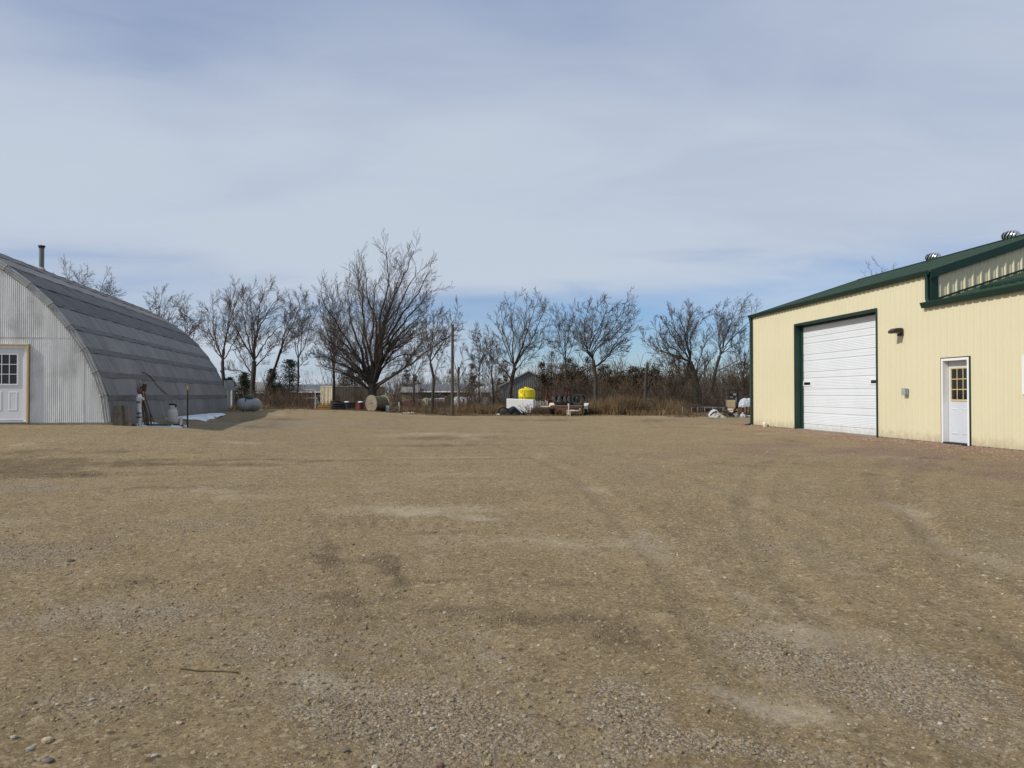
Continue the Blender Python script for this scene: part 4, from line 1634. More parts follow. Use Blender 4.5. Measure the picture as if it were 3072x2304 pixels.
def tree(name, label, u, Y, limbs, trunk, r, seed, dens=(11, 9, 6), ang=(26, 60), trop=.05, twig=.0095, wind=.1, bark='bark', tw='twig', group=None,
         v0=None, ratio=(.46, .52, .55), cat='tree', yspread=.55):
    """bare tree. trunk: list of (u, v) up to the fork; limbs: lists of (u, v) from their start to their tip (start None = the fork)"""
    rng = np.random.default_rng(seed)
    base = on_ground(u, Y)
    k = Y / F
    vb = 1183 + (EYE - base.z) / k

    def loc(p, dy=0.0):
        return np.array([(p[0] - u) * k, dy, (vb - p[1]) * k])
    tp = [np.array([0, 0, -.25])] + [loc(p) for p in trunk]
    n = 8
    TP, TL = bezier(rng, tp, n, .05)
    r = r * .66 if r < .4 else r * .8
    TR = r * np.linspace(1, .72, n)
    TR[0] *= 1.5
    TR[1] *= 1.15
    root = thing(name, label, cat, base, 0, group)
    LP, LR, LL = [], [], []
    for li in limbs:
        start = TP[-1] if li[0] is None else None
        pts = [q for q in li if q is not None]
        dyt = rng.uniform(-1, 1) * yspread * (abs(pts[-1][0] - u) * k * .8 + .25 * (vb - pts[-1][1]) * k)
        ctr = []
        if start is not None:
            ctr.append(start)
        mcount = len(pts)
        for q_, p in enumerate(pts):
            fr = (q_ + (1 if start is not None else 0)) / max(mcount - (0 if start is not None else 1), 1)
            ctr.append(loc(p, dyt * fr))
        if start is None:
            dd = np.linalg.norm(TP - ctr[0], axis=1)
            ctr[0] = TP[int(np.argmin(dd))] if dd.min() < .6 else ctr[0]
        if len(ctr) == 2:
            md = (ctr[0] + ctr[1]) / 2
            md[2] -= .10 * abs(ctr[1][0] - ctr[0][0])
            md[:2] += .18 * (ctr[1] - ctr[0])[:2]
            ctr.insert(1, md)
        p_, l_ = bezier(rng, ctr, 16, .16)
        LP.append(p_)
        LL.append(l_)
        LR.append(np.clip(r * .17 + l_ * .0050, .022, r * .7) * np.linspace(1, .14, 16) ** .9)
    LP, LR, LL = np.array(LP), np.array(LR), np.array(LL)
    P2, R2, L2 = grow(rng, LP, LR, LL, dens[0], .12, 1.0, ang, ratio[0], 7, .13, trop, .0080, twig * 1.3, wind)
    P3, R3, L3 = grow(rng, P2, R2, L2, dens[1], .10, 1.0, (20, 50), ratio[1], 4, .11, trop * .9, .0065, twig * .95, wind)
    P4, R4, L4 = grow(rng, P3, R3, L3, dens[2], .15, 1.0, (15, 42), ratio[2], 2, .09, trop * .9, .008, twig * .72, wind)
    V, Fq = merge([tubes(TP[None], TR[None], 12), tubes(LP, LR, 7)])
    link('trunk', np_mesh('trunk', V, Fq, M[bark], True), root)
    V, Fq = merge([tubes(P2, R2, 3), tubes(P3, R3, 3), tubes(P4, R4, 3)])
    link('crown', np_mesh('crown', V, Fq, M[tw], False), root)
    return root


def L_(*pts):
    return [None] + list(pts)


GT = 'bare trees along the far side of the yard'
# the big elm with many stems behind the cable reel
tree('elm_tree', 'tallest bare tree, very twiggy and many stemmed, behind the wooden cable reel', 1118, 53.0,
     [L_((1080, 1000), (1058, 785)), L_((1098, 990), (1085, 830)), L_((1125, 960), (1108, 900), (1100, 820)), L_((1140, 950), (1165, 850), (1163, 752)), L_((1150, 960), (1180, 870), (1196, 800)),
      L_((1150, 960), (1190, 830), (1228, 725)), L_((1155, 980), (1210, 880), (1250, 800)), L_((1150, 1060), (1215, 1010), (1272, 955)), L_((1060, 1060), (1000, 1030), (950, 985)), L_((1070, 1080), (1020, 1040), (975, 1010)), L_((1155, 1070), (1205, 1040), (1255, 1010)), L_((1165, 990), (1230, 880), (1272, 805)), L_((1170, 1010), (1240, 930), (1286, 865)),
      L_((1170, 1040), (1230, 985), (1282, 930)), L_((1070, 1020), (1040, 930), (1030, 850)), L_((1050, 1020), (1005, 940), (985, 885)), L_((1050, 1050), (1000, 1000), (970, 950)),
      L_((1040, 1080), (980, 1050), (945, 1015)), L_((1045, 1100), (990, 1075), (950, 1060)), [(1105, 1165), (1050, 1105), (1000, 1085), (955, 1075)],
      [(1125, 1180), (1160, 1145), (1215, 1108), (1272, 1060), (1310, 1035), (1360, 1000)], [(1130, 1170), (1180, 1125), (1230, 1090), (1262, 1040), (1275, 990)],
      [(1130, 1160), (1180, 1060), (1225, 1030), (1270, 1000)], L_((1115, 1020), (1120, 930), (1132, 860)), L_((1128, 1040), (1150, 960), (1148, 880)), L_((1140, 1040), (1185, 960), (1215, 900)),
      [(1110, 1185), (1075, 1150), (1030, 1125), (990, 1115)], [(1110, 1175), (1070, 1130), (1020, 1110), (975, 1095)], [(1112, 1165), (1060, 1100), (1010, 1060), (985, 1030)], [(1125, 1150), (1150, 1090), (1200, 1060), (1240, 1060)]],
     [(1118, 1205), (1117, 1180), (1119, 1150)], .52, 3, dens=(14, 10, 5), ang=(18, 46), trop=.10, twig=.009, ratio=(.36, .52, .55), group=GT)
tree('elm_tree', 'slim twiggy bare tree just left of the tallest tree, above the cream container', 1002, 58.0,
     [L_((985, 1000), (952, 915)), L_((992, 980), (975, 880)), L_((1000, 980), (998, 870)), L_((1008, 980), (1018, 880)), L_((1015, 1000), (1040, 900)), L_((980, 1050), (945, 1000)), L_((1015, 1040), (1048, 980)), L_((975, 1080), (935, 1060))],
     [(1001, 1180), (1000, 1110)], .2, 4, dens=(11, 9, 6), ang=(14, 40), trop=.16, group=GT)
tree('elm_tree', 'bare tree with open crown rising just past the end of the arched shed', 668, 55.0,
     [L_((655, 1040), (618, 965), (600, 920)), L_((645, 1000), (634, 890)), L_((665, 1000), (672, 930), (688, 865)), L_((670, 1010), (690, 950), (703, 880)), L_((685, 1010), (715, 950), (750, 870)), [(668, 1080), (700, 1010), (722, 960)], L_((630, 1040), (600, 990))],
     [(670, 1160), (667, 1080)], .24, 5, dens=(11, 9, 6), trop=.10, group=GT, ratio=(.42, .46, .52))
tree('elm_tree', 'dark bare tree with thick low trunk and round crown left of the green topped tank', 756, 52.0,
     [L_((720, 1010), (705, 920)), L_((735, 980), (735, 890)), L_((765, 980), (762, 885)), L_((775, 970), (805, 868)), L_((785, 990), (850, 890)), L_((790, 1010), (855, 955)), [(760, 1120), (720, 1040), (692, 1020)], [(765, 1110), (800, 1050), (828, 1030)],
      L_((750, 1000), (780, 905)), [(750, 1130), (700, 1112), (655, 1108)]],
     [(757, 1180), (758, 1120), (762, 1085)], .33, 6, dens=(11, 9, 6), trop=.12, group=GT)
tree('elm_tree', 'bare tree with thin trunk leaning hard to the right near the small pine', 792, 57.0,
     [L_((880, 985), (905, 930), (942, 905)), L_((865, 990), (885, 935)), L_((890, 1000), (920, 970)), [(840, 1065), (858, 1050), (862, 1010)], L_((850, 1000), (862, 940))],
     [(800, 1150), (832, 1090), (845, 1045)], .19, 7, dens=(11, 9, 6), wind=.3, group=GT)
tree('elm_tree', 'slender bare tree standing straight in front of the small pine', 894, 60.0,
     [L_((897, 1000), (880, 910)), L_((905, 990), (928, 895)), L_((898, 1000), (905, 900)), [(892, 1110), (915, 1080), (925, 1050)], L_((915, 1000), (948, 920))],
     [(892, 1160), (893, 1080)], .16, 8, dens=(11, 9, 6), group=GT)
tree('elm_tree', 'bare tree with two thin curved stems left of the wooden pole', 1294, 47.0,
     [L_((1283, 1010), (1275, 960)), L_((1300, 1030), (1318, 940)), L_((1310, 1060), (1335, 1000), (1365, 930)), [(1297, 1130), (1325, 1060), (1338, 1010)], L_((1270, 1020), (1250, 980)), L_((1300, 1000), (1296, 925)), L_((1330, 1040), (1375, 990))],
     [(1296, 1190), (1304, 1140), (1290, 1090)], .16, 9, dens=(11, 9, 6), group=GT)
tree('snag_tree', 'dead snag with pale lower bark and broken top right of the wooden pole', 1374, 48.0,
     [[(1377, 1120), (1385, 1080), (1390, 1035)], [(1374, 1130), (1360, 1080), (1362, 1040)], [(1376, 1140), (1400, 1105), (1425, 1080)]],
     [(1374, 1190), (1373, 1150), (1376, 1100)], .15, 10, dens=(5, 5, 3), bark='bark_pale', group=GT)
tree('elm_tree', 'bare tree with dark forked trunk directly behind the white box', 1527, 53.5,
     [L_((1560, 1060), (1573, 1010), (1585, 920)), L_((1560, 1060), (1585, 985), (1610, 895)), L_((1565, 1055), (1600, 1000), (1640, 915)), L_((1570, 1050), (1620, 1010), (1634, 980)), L_((1525, 1060), (1505, 1000), (1475, 960)), L_((1530, 1050), (1515, 980), (1507, 925)),
      L_((1535, 1050), (1535, 985), (1540, 915)), L_((1515, 1080), (1485, 1030)), [(1540, 1120), (1585, 1070), (1622, 1048)], [(1530, 1130), (1500, 1090), (1470, 1070)]],
     [(1530, 1190), (1533, 1140), (1545, 1100)], .27, 11, dens=(10, 9, 6), trop=.08, group=GT)
tree('elm_tree', 'thin multi stemmed bare tree left of the grey gabled shed', 1482, 55.0,
     [L_((1450, 1060), (1422, 1005)), L_((1455, 1050), (1445, 1000)), L_((1470, 1050), (1466, 1005)), L_((1480, 1080), (1505, 1060)), [(1480, 1150), (1450, 1110), (1420, 1080)], [(1482, 1150), (1505, 1110), (1520, 1085)]],
     [(1480, 1180), (1474, 1120)], .13, 12, dens=(11, 9, 6), tw='twig_tan', group=GT)
tree('elm_tree', 'thin grey bare tree behind the flatbed trailer, left of the crooked one', 1700, 62.0,
     [L_((1680, 1020), (1650, 950)), L_((1690, 1000), (1694, 940)), L_((1705, 1000), (1718, 940)), L_((1670, 1050), (1632, 1010)), L_((1720, 1010), (1745, 960)), L_((1700, 1000), (1670, 935)), [(1700, 1130), (1670, 1090), (1640, 1075)]],
     [(1700, 1170), (1696, 1080)], .17, 13, dens=(11, 9, 6), tw='twig_tan', group=GT)
tree('elm_tree', 'crooked bare tree with wide branching crown behind the tyres on the trailer', 1789, 48.0,
     [L_((1765, 1060), (1740, 1000), (1712, 960)), L_((1765, 1050), (1755, 980), (1762, 915)), L_((1768, 1050), (1790, 970), (1802, 905)), L_((1772, 1045), (1815, 970), (1838, 900)), L_((1775, 1050), (1830, 980), (1858, 915)), L_((1780, 1060), (1840, 1010), (1888, 940)),
      [(1795, 1105), (1827, 1069), (1868, 1010), (1915, 960)], [(1795, 1110), (1835, 1060), (1882, 1045)], L_((1760, 1060), (1735, 1030), (1712, 1010)), L_((1775, 1050), (1800, 1000), (1820, 940)), [(1800, 1110), (1850, 1040), (1862, 995)]],
     [(1789, 1190), (1790, 1130), (1782, 1082)], .24, 14, dens=(11, 9, 6), trop=.07, ang=(25, 60), group=GT)
tree('elm_tree', 'large bare tree leaning left with a broad feathery crown behind the pipe rack', 2108, 52.0,
     [L_((2010, 1070), (1945, 1040)), L_((2010, 1040), (1955, 990)), L_((2030, 1030), (1990, 970)), L_((2040, 1010), (2012, 940)), L_((2055, 1010), (2050, 940)), L_((2065, 1010), (2085, 925)), L_((2080, 1010), (2120, 930)), [(2082, 1120), (2110, 1050), (2140, 1010)], L_((2030, 1060), (1980, 1045), (1940, 1015)),
      [(2090, 1150), (2120, 1100), (2140, 1060)], L_((2060, 1000), (2035, 930))],
     [(2105, 1200), (2082, 1120), (2070, 1085)], .30, 15, dens=(12, 9, 6), trop=.09, ang=(22, 55), group=GT)
tree('elm_tree', 'tall bare tree with upright stems nearest the corner of the cream building', 2124, 58.0,
     [L_((2160, 1000), (2158, 925)), L_((2175, 990), (2203, 910)), L_((2180, 1000), (2236, 930)), L_((2185, 1010), (2258, 945)), L_((2190, 1040), (2250, 1010)), [(2140, 1120), (2190, 1090), (2240, 1065)], L_((2165, 1000), (2180, 915)), L_((2180, 1020), (2225, 960))],
     [(2128, 1190), (2140, 1125), (2160, 1065)], .24, 16, dens=(11, 9, 6), wind=.25, group=GT)
tree('elm_tree', 'pale bare tree low between the dead snag and the white camper', 1440, 66.0,
     [L_((1420, 1080), (1400, 1040)), L_((1432, 1060), (1428, 1015)), L_((1450, 1070), (1462, 1020)), L_((1460, 1090), (1480, 1060))], [(1440, 1180), (1438, 1130)], .13, 17, dens=(10, 9, 6), tw='twig_tan', group=GT)
tree('elm_tree', 'bare tree whose top shows above the roof of the arched shed', 285, 62.0,
     [L_((230, 900), (215, 820)), L_((260, 900), (255, 845)), L_((285, 890), (295, 830)), L_((310, 900), (335, 850)), L_((330, 920), (365, 875)), L_((240, 880), (230, 810))],
     [(285, 1150), (285, 1000)], .26, 18, dens=(11, 9, 6), group=GT)
tree('elm_tree', 'bare tree half hidden behind the sloping end of the arched shed', 485, 62.0,
     [L_((465, 960), (445, 890)), L_((480, 950), (482, 880)), L_((495, 960), (515, 890)), L_((505, 980), (530, 930)), L_((460, 980), (440, 920))],
     [(485, 1150), (485, 1040)], .22, 19, dens=(11, 9, 6), group=GT)
tree('elm_tree', 'small bare tree between the arched shed and the first open tree', 560, 60.0,
     [L_((550, 990), (538, 905)), L_((562, 990), (562, 915)), L_((572, 1000), (590, 940)), L_((575, 1020), (600, 985))],
     [(560, 1160), (560, 1060)], .18, 20, dens=(11, 9, 6), group=GT)
tree('elm_tree', 'bare treetop peeking over the dark green roof', 2640, 66.0,
     [L_((2610, 860), (2600, 815)), L_((2635, 850), (2632, 800)), L_((2660, 850), (2668, 805)), L_((2680, 870), (2690, 820))],
     [(2640, 1100), (2640, 960)], .2, 21, dens=(6, 6, 4), group=GT)
tree('elm_tree', 'short bare tree with fanned stems behind the reel and grey house roof', 1240, 64.0,
     [L_((1215, 1080), (1200, 1020)), L_((1235, 1070), (1232, 1010)), L_((1255, 1070), (1270, 1020)), L_((1265, 1100), (1290, 1070))], [(1240, 1190), (1240, 1130)], .14, 22, dens=(10, 9, 6), tw='twig_tan', group=GT)
tree('elm_tree', 'grey bare tree between the leaning feathery tree and the broken stump', 2010, 68.0,
     [L_((1995, 1080), (1975, 1050)), L_((2008, 1070), (2005, 1030)), L_((2020, 1070), (2035, 1030)), L_((2030, 1100), (2060, 1070)), L_((1990, 1100), (1960, 1080))], [(2010, 1180), (2010, 1120)], .14, 23, dens=(10, 9, 6), tw='twig_tan', group=GT)
tree('elm_tree', 'bare tree pressed against the left edge of the cream building, behind the tractor', 2226, 60.0,
     [L_((2215, 1080), (2200, 1030)), L_((2225, 1060), (2225, 1000)), L_((2240, 1060), (2262, 1000)), L_((2245, 1090), (2280, 1050))], [(2226, 1200), (2226, 1130)], .17, 24, dens=(11, 9, 6), group=GT)

# broken grey trunk standing as a stump
sb = on_ground(1936, 46)
stp = thing('broken_trunk', 'tall broken grey trunk without a crown, in the dry grass', 'tree trunk', sb)
q = MB()
q.tube([(0, 0, -.2), (0, 0, .15), (.02, .02, 1.2), (.03, .05, 2.2), (.13, .06, 3.0), (.15, .05, 3.28)], [.20, .15, .125, .11, .095, .07], 10)
q.build('trunk', M['bark'], stp, True)
q = MB()
q.tube([(.03, .05, 1.45), (.3, .1, 1.75), (.62, .1, 2.3)], [.07, .05, .025], 6)
q.tube([(.0, .0, .95), (.4, -.1, .85), (.85, -.15, .15)], [.10, .08, .05], 6)
q.build('branch', M['bark'], stp, True)


# ---- conifers: a trunk and drooping sprays of many small faces
def conifer(label, u, Y, vtop, wpx, seed, leaf, name='cedar_tree', n=8000, size=.15, group='dark evergreens behind the bare trees', power=.75, skirt=.02):
    rng = np.random.default_rng(seed)
    base = on_ground(u, Y)
    k = Y / F
    H = EYE + (1183 - vtop) * k - base.z
    Rm = wpx / 2 * k * (1.0 if name == 'pine_tree' else 1.45)
    root = thing(name, label, 'tree', base, 0, group)
    link('trunk', np_mesh('trunk', *tubes(np.array([[(0, 0, -.2), (0, 0, H * .5), (0, 0, H * .97)]], float), np.array([[.05 + .02 * H, .012 * H, .01]]), 8), M['bark'], True), root)
    nb = 170
    pine = name == 'pine_tree'
    nl = 1 if pine else int(rng.integers(4, 7))
    lx = np.zeros((nl, 2)) if pine else np.concatenate([[[0, 0]], rng.normal(0, .42 * Rm, (nl - 1, 2))])
    lh = np.ones(nl) if pine else np.concatenate([[1.0], rng.uniform(.55, .93, nl - 1)])
    li = rng.integers(0, nl, nb)
    Hl = H * lh[li]
    zb = Hl * (skirt + (1 - skirt) * rng.random(nb) ** 1.15)
    ph = rng.uniform(0, 6.283, nb)
    prof = (1 - zb / Hl) ** power * np.minimum(1, .55 + 1.6 * zb / Hl)
    rb = Rm * (1.0 if pine else .62) * prof * rng.uniform(.35, 1.35, nb) + .10
    bi = rng.integers(0, nb, n)
    t = rng.random(n) ** .6
    spread = .17 * rb[bi] + .12
    c = np.stack([np.cos(ph[bi]) * rb[bi] * t, np.sin(ph[bi]) * rb[bi] * t, zb[bi] + rb[bi] * t * .35], -1) + rng.normal(size=(n, 3)) * spread[:, None] * np.array([1, 1, .8])
    c[:, 2] = np.clip(c[:, 2], .05, H * 1.02)
    c[:, :2] += lx[li[bi]]
    out = nrm_(np.stack([np.cos(ph[bi]), np.sin(ph[bi]), rng.uniform(.1, 1.2, n)], -1) + rng.normal(size=(n, 3)) * .5)
    sd = nrm_(np.cross(out, rng.normal(size=(n, 3))))
    n_ = n
    s = size * rng.uniform(.5, 1.3, n)[:, None]
    V = np.stack([c - sd * s * .3, c + sd * s * .3, c + out * s], 1).reshape(-1, 3)
    Fq = np.arange(n * 3).reshape(-1, 3)
    link('crown', np_mesh('crown', V, Fq, leaf, False), root)
    return root


C_, R_, P_ = M['cedar'], M['cedar_rust'], M['pine_leaf']
conifer('dark green pine behind the slender left trees', 868, 84, 1082, 90, 31, P_, 'pine_tree', n=6000, power=.55)
conifer('low dark pine right behind the foot of the leaning tree', 815, 88, 1110, 60, 32, P_, 'pine_tree')
conifer('dark pine low behind the thick dark trunk on the left', 735, 86, 1120, 80, 33, P_, 'pine_tree')
conifer('dark cedar behind the tallest tree, left of its trunk', 1055, 80, 1100, 110, 34, C_)
conifer('brown cedar behind the grey house roof, beside the tallest tree', 1222, 116, 1112, 90, 35, R_)
conifer('brown cedar rising over the middle of the grey house roof', 1300, 118, 1128, 100, 36, R_)
conifer('rust brown cedar behind the wooden pole', 1350, 120, 1106, 90, 37, R_)
conifer('brown green cedar between the dead snag and the white camper', 1415, 96, 1092, 60, 38, C_)
conifer('brown green cedar just left of the grey gabled shed', 1512, 100, 1082, 60, 39, C_)
conifer('dark evergreen over the right slope of the grey gabled shed', 1655, 74, 1060, 80, 40, C_, n=9000)
conifer('dark evergreen right of the grey gabled shed, behind the trailer', 1705, 70, 1075, 70, 41, C_, n=9000)
conifer('brown cedar behind the crooked tree', 1762, 72, 1072, 60, 42, C_, n=6000)
conifer('blackish cedar just right of the crooked tree trunk', 1815, 66, 1096, 60, 43, C_, n=6000)
conifer('rusty ragged cedar well left of the broken grey trunk', 1862, 60, 1108, 76, 44, R_, n=9000, power=.55)
conifer('rusty cedar touching the broken grey trunk', 1905, 59, 1104, 60, 45, R_, n=9000, power=.55)
conifer('dark cedar just right of and behind the broken grey trunk', 1948, 58, 1082, 50, 46, C_, n=6000, power=.8)
conifer('small olive cedar low behind the trailer tyres', 1748, 58, 1130, 70, 47, C_, n=5500, power=.5)
conifer('ragged tall cedar under the leaning feathery tree', 2036, 64, 1050, 64, 48, C_, n=5000, power=.8)
conifer('dark cedar in the thicket behind the tractor', 2232, 62, 1090, 80, 49, C_, n=6000, power=.6)
conifer('brown cedar low in the thicket behind the pipe rack', 1990, 60, 1120, 60, 50, R_, n=5000, power=.5)
conifer('dark evergreen at the far left behind the arched shed end', 690, 92, 1135, 60, 51, P_, 'pine_tree')


# ---- undergrowth: thickets of thin stems, dry grass, the far wood
def thicket(name, label, areas, seed, m_, r=.008, c2=6, c3=2, spread=.5):
    rng = np.random.default_rng(seed)
    out = []
    for (u0, u1, Y0, Y1, h0, h1, n, ns) in areas:
        Yc = rng.uniform(Y0, Y1, n)
        uc = rng.uniform(u0, u1, n)
        xc = (uc - 1536) / F * Yc
        x = np.repeat(xc, ns) + rng.normal(0, .25, n * ns)
        y = np.repeat(Yc, ns) + rng.normal(0, .25, n * ns)
        hh = np.repeat(rng.uniform(h0, h1, n), ns) * rng.uniform(.55, 1.1, n * ns)
        m = n * ns
        P = np.empty((m, 5, 3))
        P[:, 0] = np.stack([x, y, gz(x, y) - .05], -1)
        d = nrm_(np.stack([rng.normal(0, spread, m), rng.normal(0, spread, m), np.ones(m)], -1))
        for k in range(1, 5):
            d = nrm_(d + .14 * rng.normal(size=(m, 3)) + .05 * np.array([0, 0, 1.]))
            P[:, k] = P[:, k - 1] + d * (hh / 4)[:, None]
        R = (r * (1 + .3 * hh))[:, None] * np.linspace(1, .4, 5)
        P2, R2, L2 = grow(rng, P, R, hh, c2, .15, 1, (18, 50), .42, 3, .16, .08, .01, r * .75)
        out += [tubes(P, R, 3), tubes(P2, R2, 3)]
        if c3:
            P3, R3, L3 = grow(rng, P2, R2, L2, c3, .2, 1, (18, 55), .45, 2, .16, .06, .01, r * .6)
            out.append(tubes(P3, R3, 3))
    V, Fq = merge(out)
    o = link(name, np_mesh(name, V, Fq, m_, False))
    return tag(o, label, kind='stuff')


thicket('brush', 'reddish brown leafless brush between the white tank and the cable reel', [(760, 935, 47, 54, 1.0, 1.8, 66, 5), (935, 1110, 47, 53, .4, .95, 48, 5), (740, 920, 50, 60, 1.3, 2.0, 60, 5), (1060, 1330, 49, 55, .5, 1.2, 50, 5)], 71, M['brush'], .011)
thicket('brush', 'tangled grey brown thicket under the trees on the right', [(1672, 1800, 55, 66, 1.4, 3.0, 70, 5), (1780, 2000, 51, 57, .9, 2.3, 60, 5), (1950, 2290, 52, 66, 2.0, 4.2, 120, 5), (2000, 2290, 49, 53, 1.0, 2.4, 60, 5)], 72, M['twig_tan'], .012)
thicket('brush', 'thin saplings between the houses and the grey shed', [(1405, 1480, 60, 76, 1.6, 3.2, 24, 4), (1010, 1120, 50, 54, .7, 1.4, 30, 4), (1180, 1430, 56, 72, .8, 2.2, 40, 4), (1190, 1450, 62, 80, 2.0, 4.2, 26, 4), (1478, 1530, 54, 66, 1.0, 2.6, 14, 5), (1080, 1130, 58, 70, 1.2, 3.0, 14, 5)], 73, M['twig_tan'], .010)
thicket('brush', 'rusty brown tangled brush in front of the cedars on the right', [(1640, 1790, 53, 57, 1.2, 2.6, 34, 5), (1790, 2010, 52, 57, 1.4, 3.0, 60, 5)], 76, M['brush'], .012)
thicket('brush', 'heap of cut brown branches between the white box and the trailer', [(1592, 1648, 45.2, 47.0, .5, 1.1, 26, 6)], 74, M['brush'], .013, 5, 2, 1.6)
thicket('far_wood', 'far wood of bare trees reading as one pale brown band', [(150, 1200, 125, 150, 4.0, 8.0, 90, 5), (1180, 1800, 118, 140, 4.0, 7.5, 100, 6), (1600, 2340, 82, 120, 4.5, 7.5, 150, 6)], 75, M['twig_tan'], .018, 8, 1, .25)


def grass(name, label, areas, seed, m_, w=.014):
    rng = np.random.default_rng(seed)
    Vs = []
    for (u0, u1, Y0, Y1, h0, h1, n, bl) in areas:
        Yc = rng.uniform(Y0, Y1, n)
        xc = (rng.uniform(u0, u1, n) - 1536) / F * Yc
        x = np.repeat(xc, bl) + rng.normal(0, .16, n * bl)
        y = np.repeat(Yc, bl) + rng.normal(0, .16, n * bl)
        h = np.repeat(rng.uniform(h0, h1, n), bl) * rng.uniform(.4, 1.15, n * bl)
        m = n * bl
        b = np.stack([x, y, gz(x, y) - .03], -1)
        a = rng.uniform(0, 6.283, m)
        sd = np.stack([np.cos(a), np.sin(a), np.zeros(m)], -1) * w
        tip = b + np.stack([rng.normal(0, .35, m) * h, rng.normal(0, .35, m) * h, h], -1)
        Vs.append(np.stack([b - sd, b + sd, tip], 1).reshape(-1, 3))
    V = np.concatenate(Vs)
    o = link(name, np_mesh(name, V, np.arange(len(V)).reshape(-1, 3), m_, False))
    return tag(o, label, kind='stuff')


grass('dry_grass', 'tall tan dry grass along the far side of the yard', [(1760, 2060, 44.5, 51, .5, 1.25, 330, 42), (1380, 1500, 46, 51, .4, .8, 150, 40), (1180, 1400, 46.5, 51, .25, .55, 220, 36), (760, 1180, 45.5, 49, .2, .5, 260, 34),
                                                                      (700, 800, 40, 44, .2, .6, 60, 36), (1840, 1900, 44, 46, .7, 1.35, 60, 60), (1900, 2060, 43, 46, .2, .6, 120, 36), (1500, 1780, 47.5, 52, .3, .8, 180, 36)], 81, M['drygrass'])
grass('weeds', 'low dead weeds and litter at the edge of the dirt', [(700, 2250, 42.5, 46.5, .04, .16, 900, 16), (2000, 2260, 40, 46, .05, .25, 160, 18)], 82, M['drygrass'], .02)
grass('weeds', 'few dead weed tufts on open ground near the shed', [(600, 760, 36, 40, .08, .3, 40, 18), (345, 420, 20.6, 21.2, .04, .12, 14, 14)], 83, M['drygrass'], .008)

# ------------------------------------------------------------------ things beside the arched shed
def gp(x, y):
    return Vector((x, y, float(ground_z(np.array(x), np.array(y)))))


def snow_patch(pts, label, seed, th=.03):
    rng = np.random.default_rng(seed)
    c = np.mean(np.array(pts), axis=0)
    ring = []
    n = len(pts)
    for i in range(n):
        a, b = np.array(pts[i]), np.array(pts[(i + 1) % n])
        for t in np.linspace(0, 1, 8)[:-1]:
            p = a + (b - a) * t
            ring.append(p + rng.normal(0, .035, 2))
    ring = np.array(ring)
    m = len(ring)
    V, Fs = [], []
    lv = [(1.0, -.03), (.985, .25), (.94, .65), (.8, .95), (.5, 1.0), (.2, .9)]
    for s, h in lv:
        for p in ring:
            q = c + (p - c) * s
            V.append((q[0], q[1], float(gz(q[0], q[1])) + th * h + .012 * float(fbm(np.array(q[0] * 2.2), np.array(q[1] * 2.2), seed)) + (.015 if h > 0 else 0)))
    V.append((c[0], c[1], float(gz(c[0], c[1])) + th))
    for k in range(len(lv) - 1):
        for j in range(m):
            Fs.append((k * m + j, k * m + (j + 1) % m, (k + 1) * m + (j + 1) % m, (k + 1) * m + j))
    k = len(lv) - 1
    for j in range(m):
        Fs.append((k * m + j, k * m + (j + 1) % m, len(V) - 1))
    o = MB().add(V, Fs).build('snow_patch', M['snow'], None, True)
    return tag(o, label, kind='stuff')


snow_patch([(-11.0, 21.3), (-10.6, 20.9), (-10.2, 21.1), (-9.9, 21.7), (-9.85, 22.3), (-10.2, 23.0), (-10.7, 23.2), (-11.2, 22.9), (-11.25, 22.2)], 'patch of old snow under the green hose', 91)
snow_patch([(-12.0, 25.6), (-11.3, 25.2), (-11.0, 26.2), (-11.25, 28.2), (-11.9, 30.5), (-12.6, 32.0), (-13.1, 31.8), (-12.6, 28.5)], 'long patch of old snow along the shed wall', 92)

# leaning boards at the corner
for i, (bx, lean, w, hgt, lab, mt) in enumerate([(-10.98, .20, .075, .60, 'grey brown board leaning on the shed corner, leftmost of the leaning boards', 'oldwood'), (-10.86, .22, .11, .62, 'wide weathered board among those leaning on the shed corner', 'oldwood'),
                                                 (-10.73, .19, .085, .66, 'dark edged board leaning on the shed corner, tallest of the leaning boards', 'stick'), (-10.60, .17, .07, .64, 'thin dark board nearest the white wrapped standpipe', 'oldwood')]):
    p = gp(bx - .17, 20.55 + .02 * i)
    q = MB()
    q.beam((p.x + .06, p.y, p.z - .01), (p.x - lean, p.y + .30, p.z + hgt), w, .03, up=(0.2, -1, 0.3))
    o = q.build('board', M[mt], None, False, bevel=.004)
    tag(o, lab, 'board', 'boards leaning on the shed corner')

# bundle of dead vines and sticks with rusty iron hung on it
vb = gp(-11.02, 22.0)
vn_ = thing('stick_bundle', 'tall bundle of dead brown sticks leaning on the shed wall', 'sticks', vb)
rg = random.Random(4)
for k in range(16):
    q = MB()
    a = rg.uniform(-.09, .09)
    b = rg.uniform(-.09, .09)
    h = rg.uniform(1.05, 1.45)
    q.tube([(a + .12, b, -.05), (a * 1.2 + .04, b + .04, h * .3), (a * .9 - .10, b + .10, h * .62), (a * 1.1 - .25 + rg.uniform(-.03, .03), b + .18, h)], [.014, .012, .010, .005], 5)
    q.build('stick', M['stick'], vn_, True)
q = MB()
q.box(-.10, -.01, -.10, .02, 1.06, 1.28, Matrix.Rotation(.14, 4, 'Y'))
q.box(-.0, .07, -.08, .0, 1.14, 1.20)
q.box(-.02, .05, -.06, .02, .84, 1.02)
ri = q.build('rusty_bracket', M['rust'], None, False, bevel=.01)
ri.location = vb + Vector((-.06, -.08, 0))
tag(ri, 'rusty iron bracket hung on the dead stick bundle', 'bracket')
q = MB()
q.lathe([(.035, 0), (.038, .05), (.02, .08), (.001, .085)], 12, Matrix.Translation((.05, -.10, 1.16)))
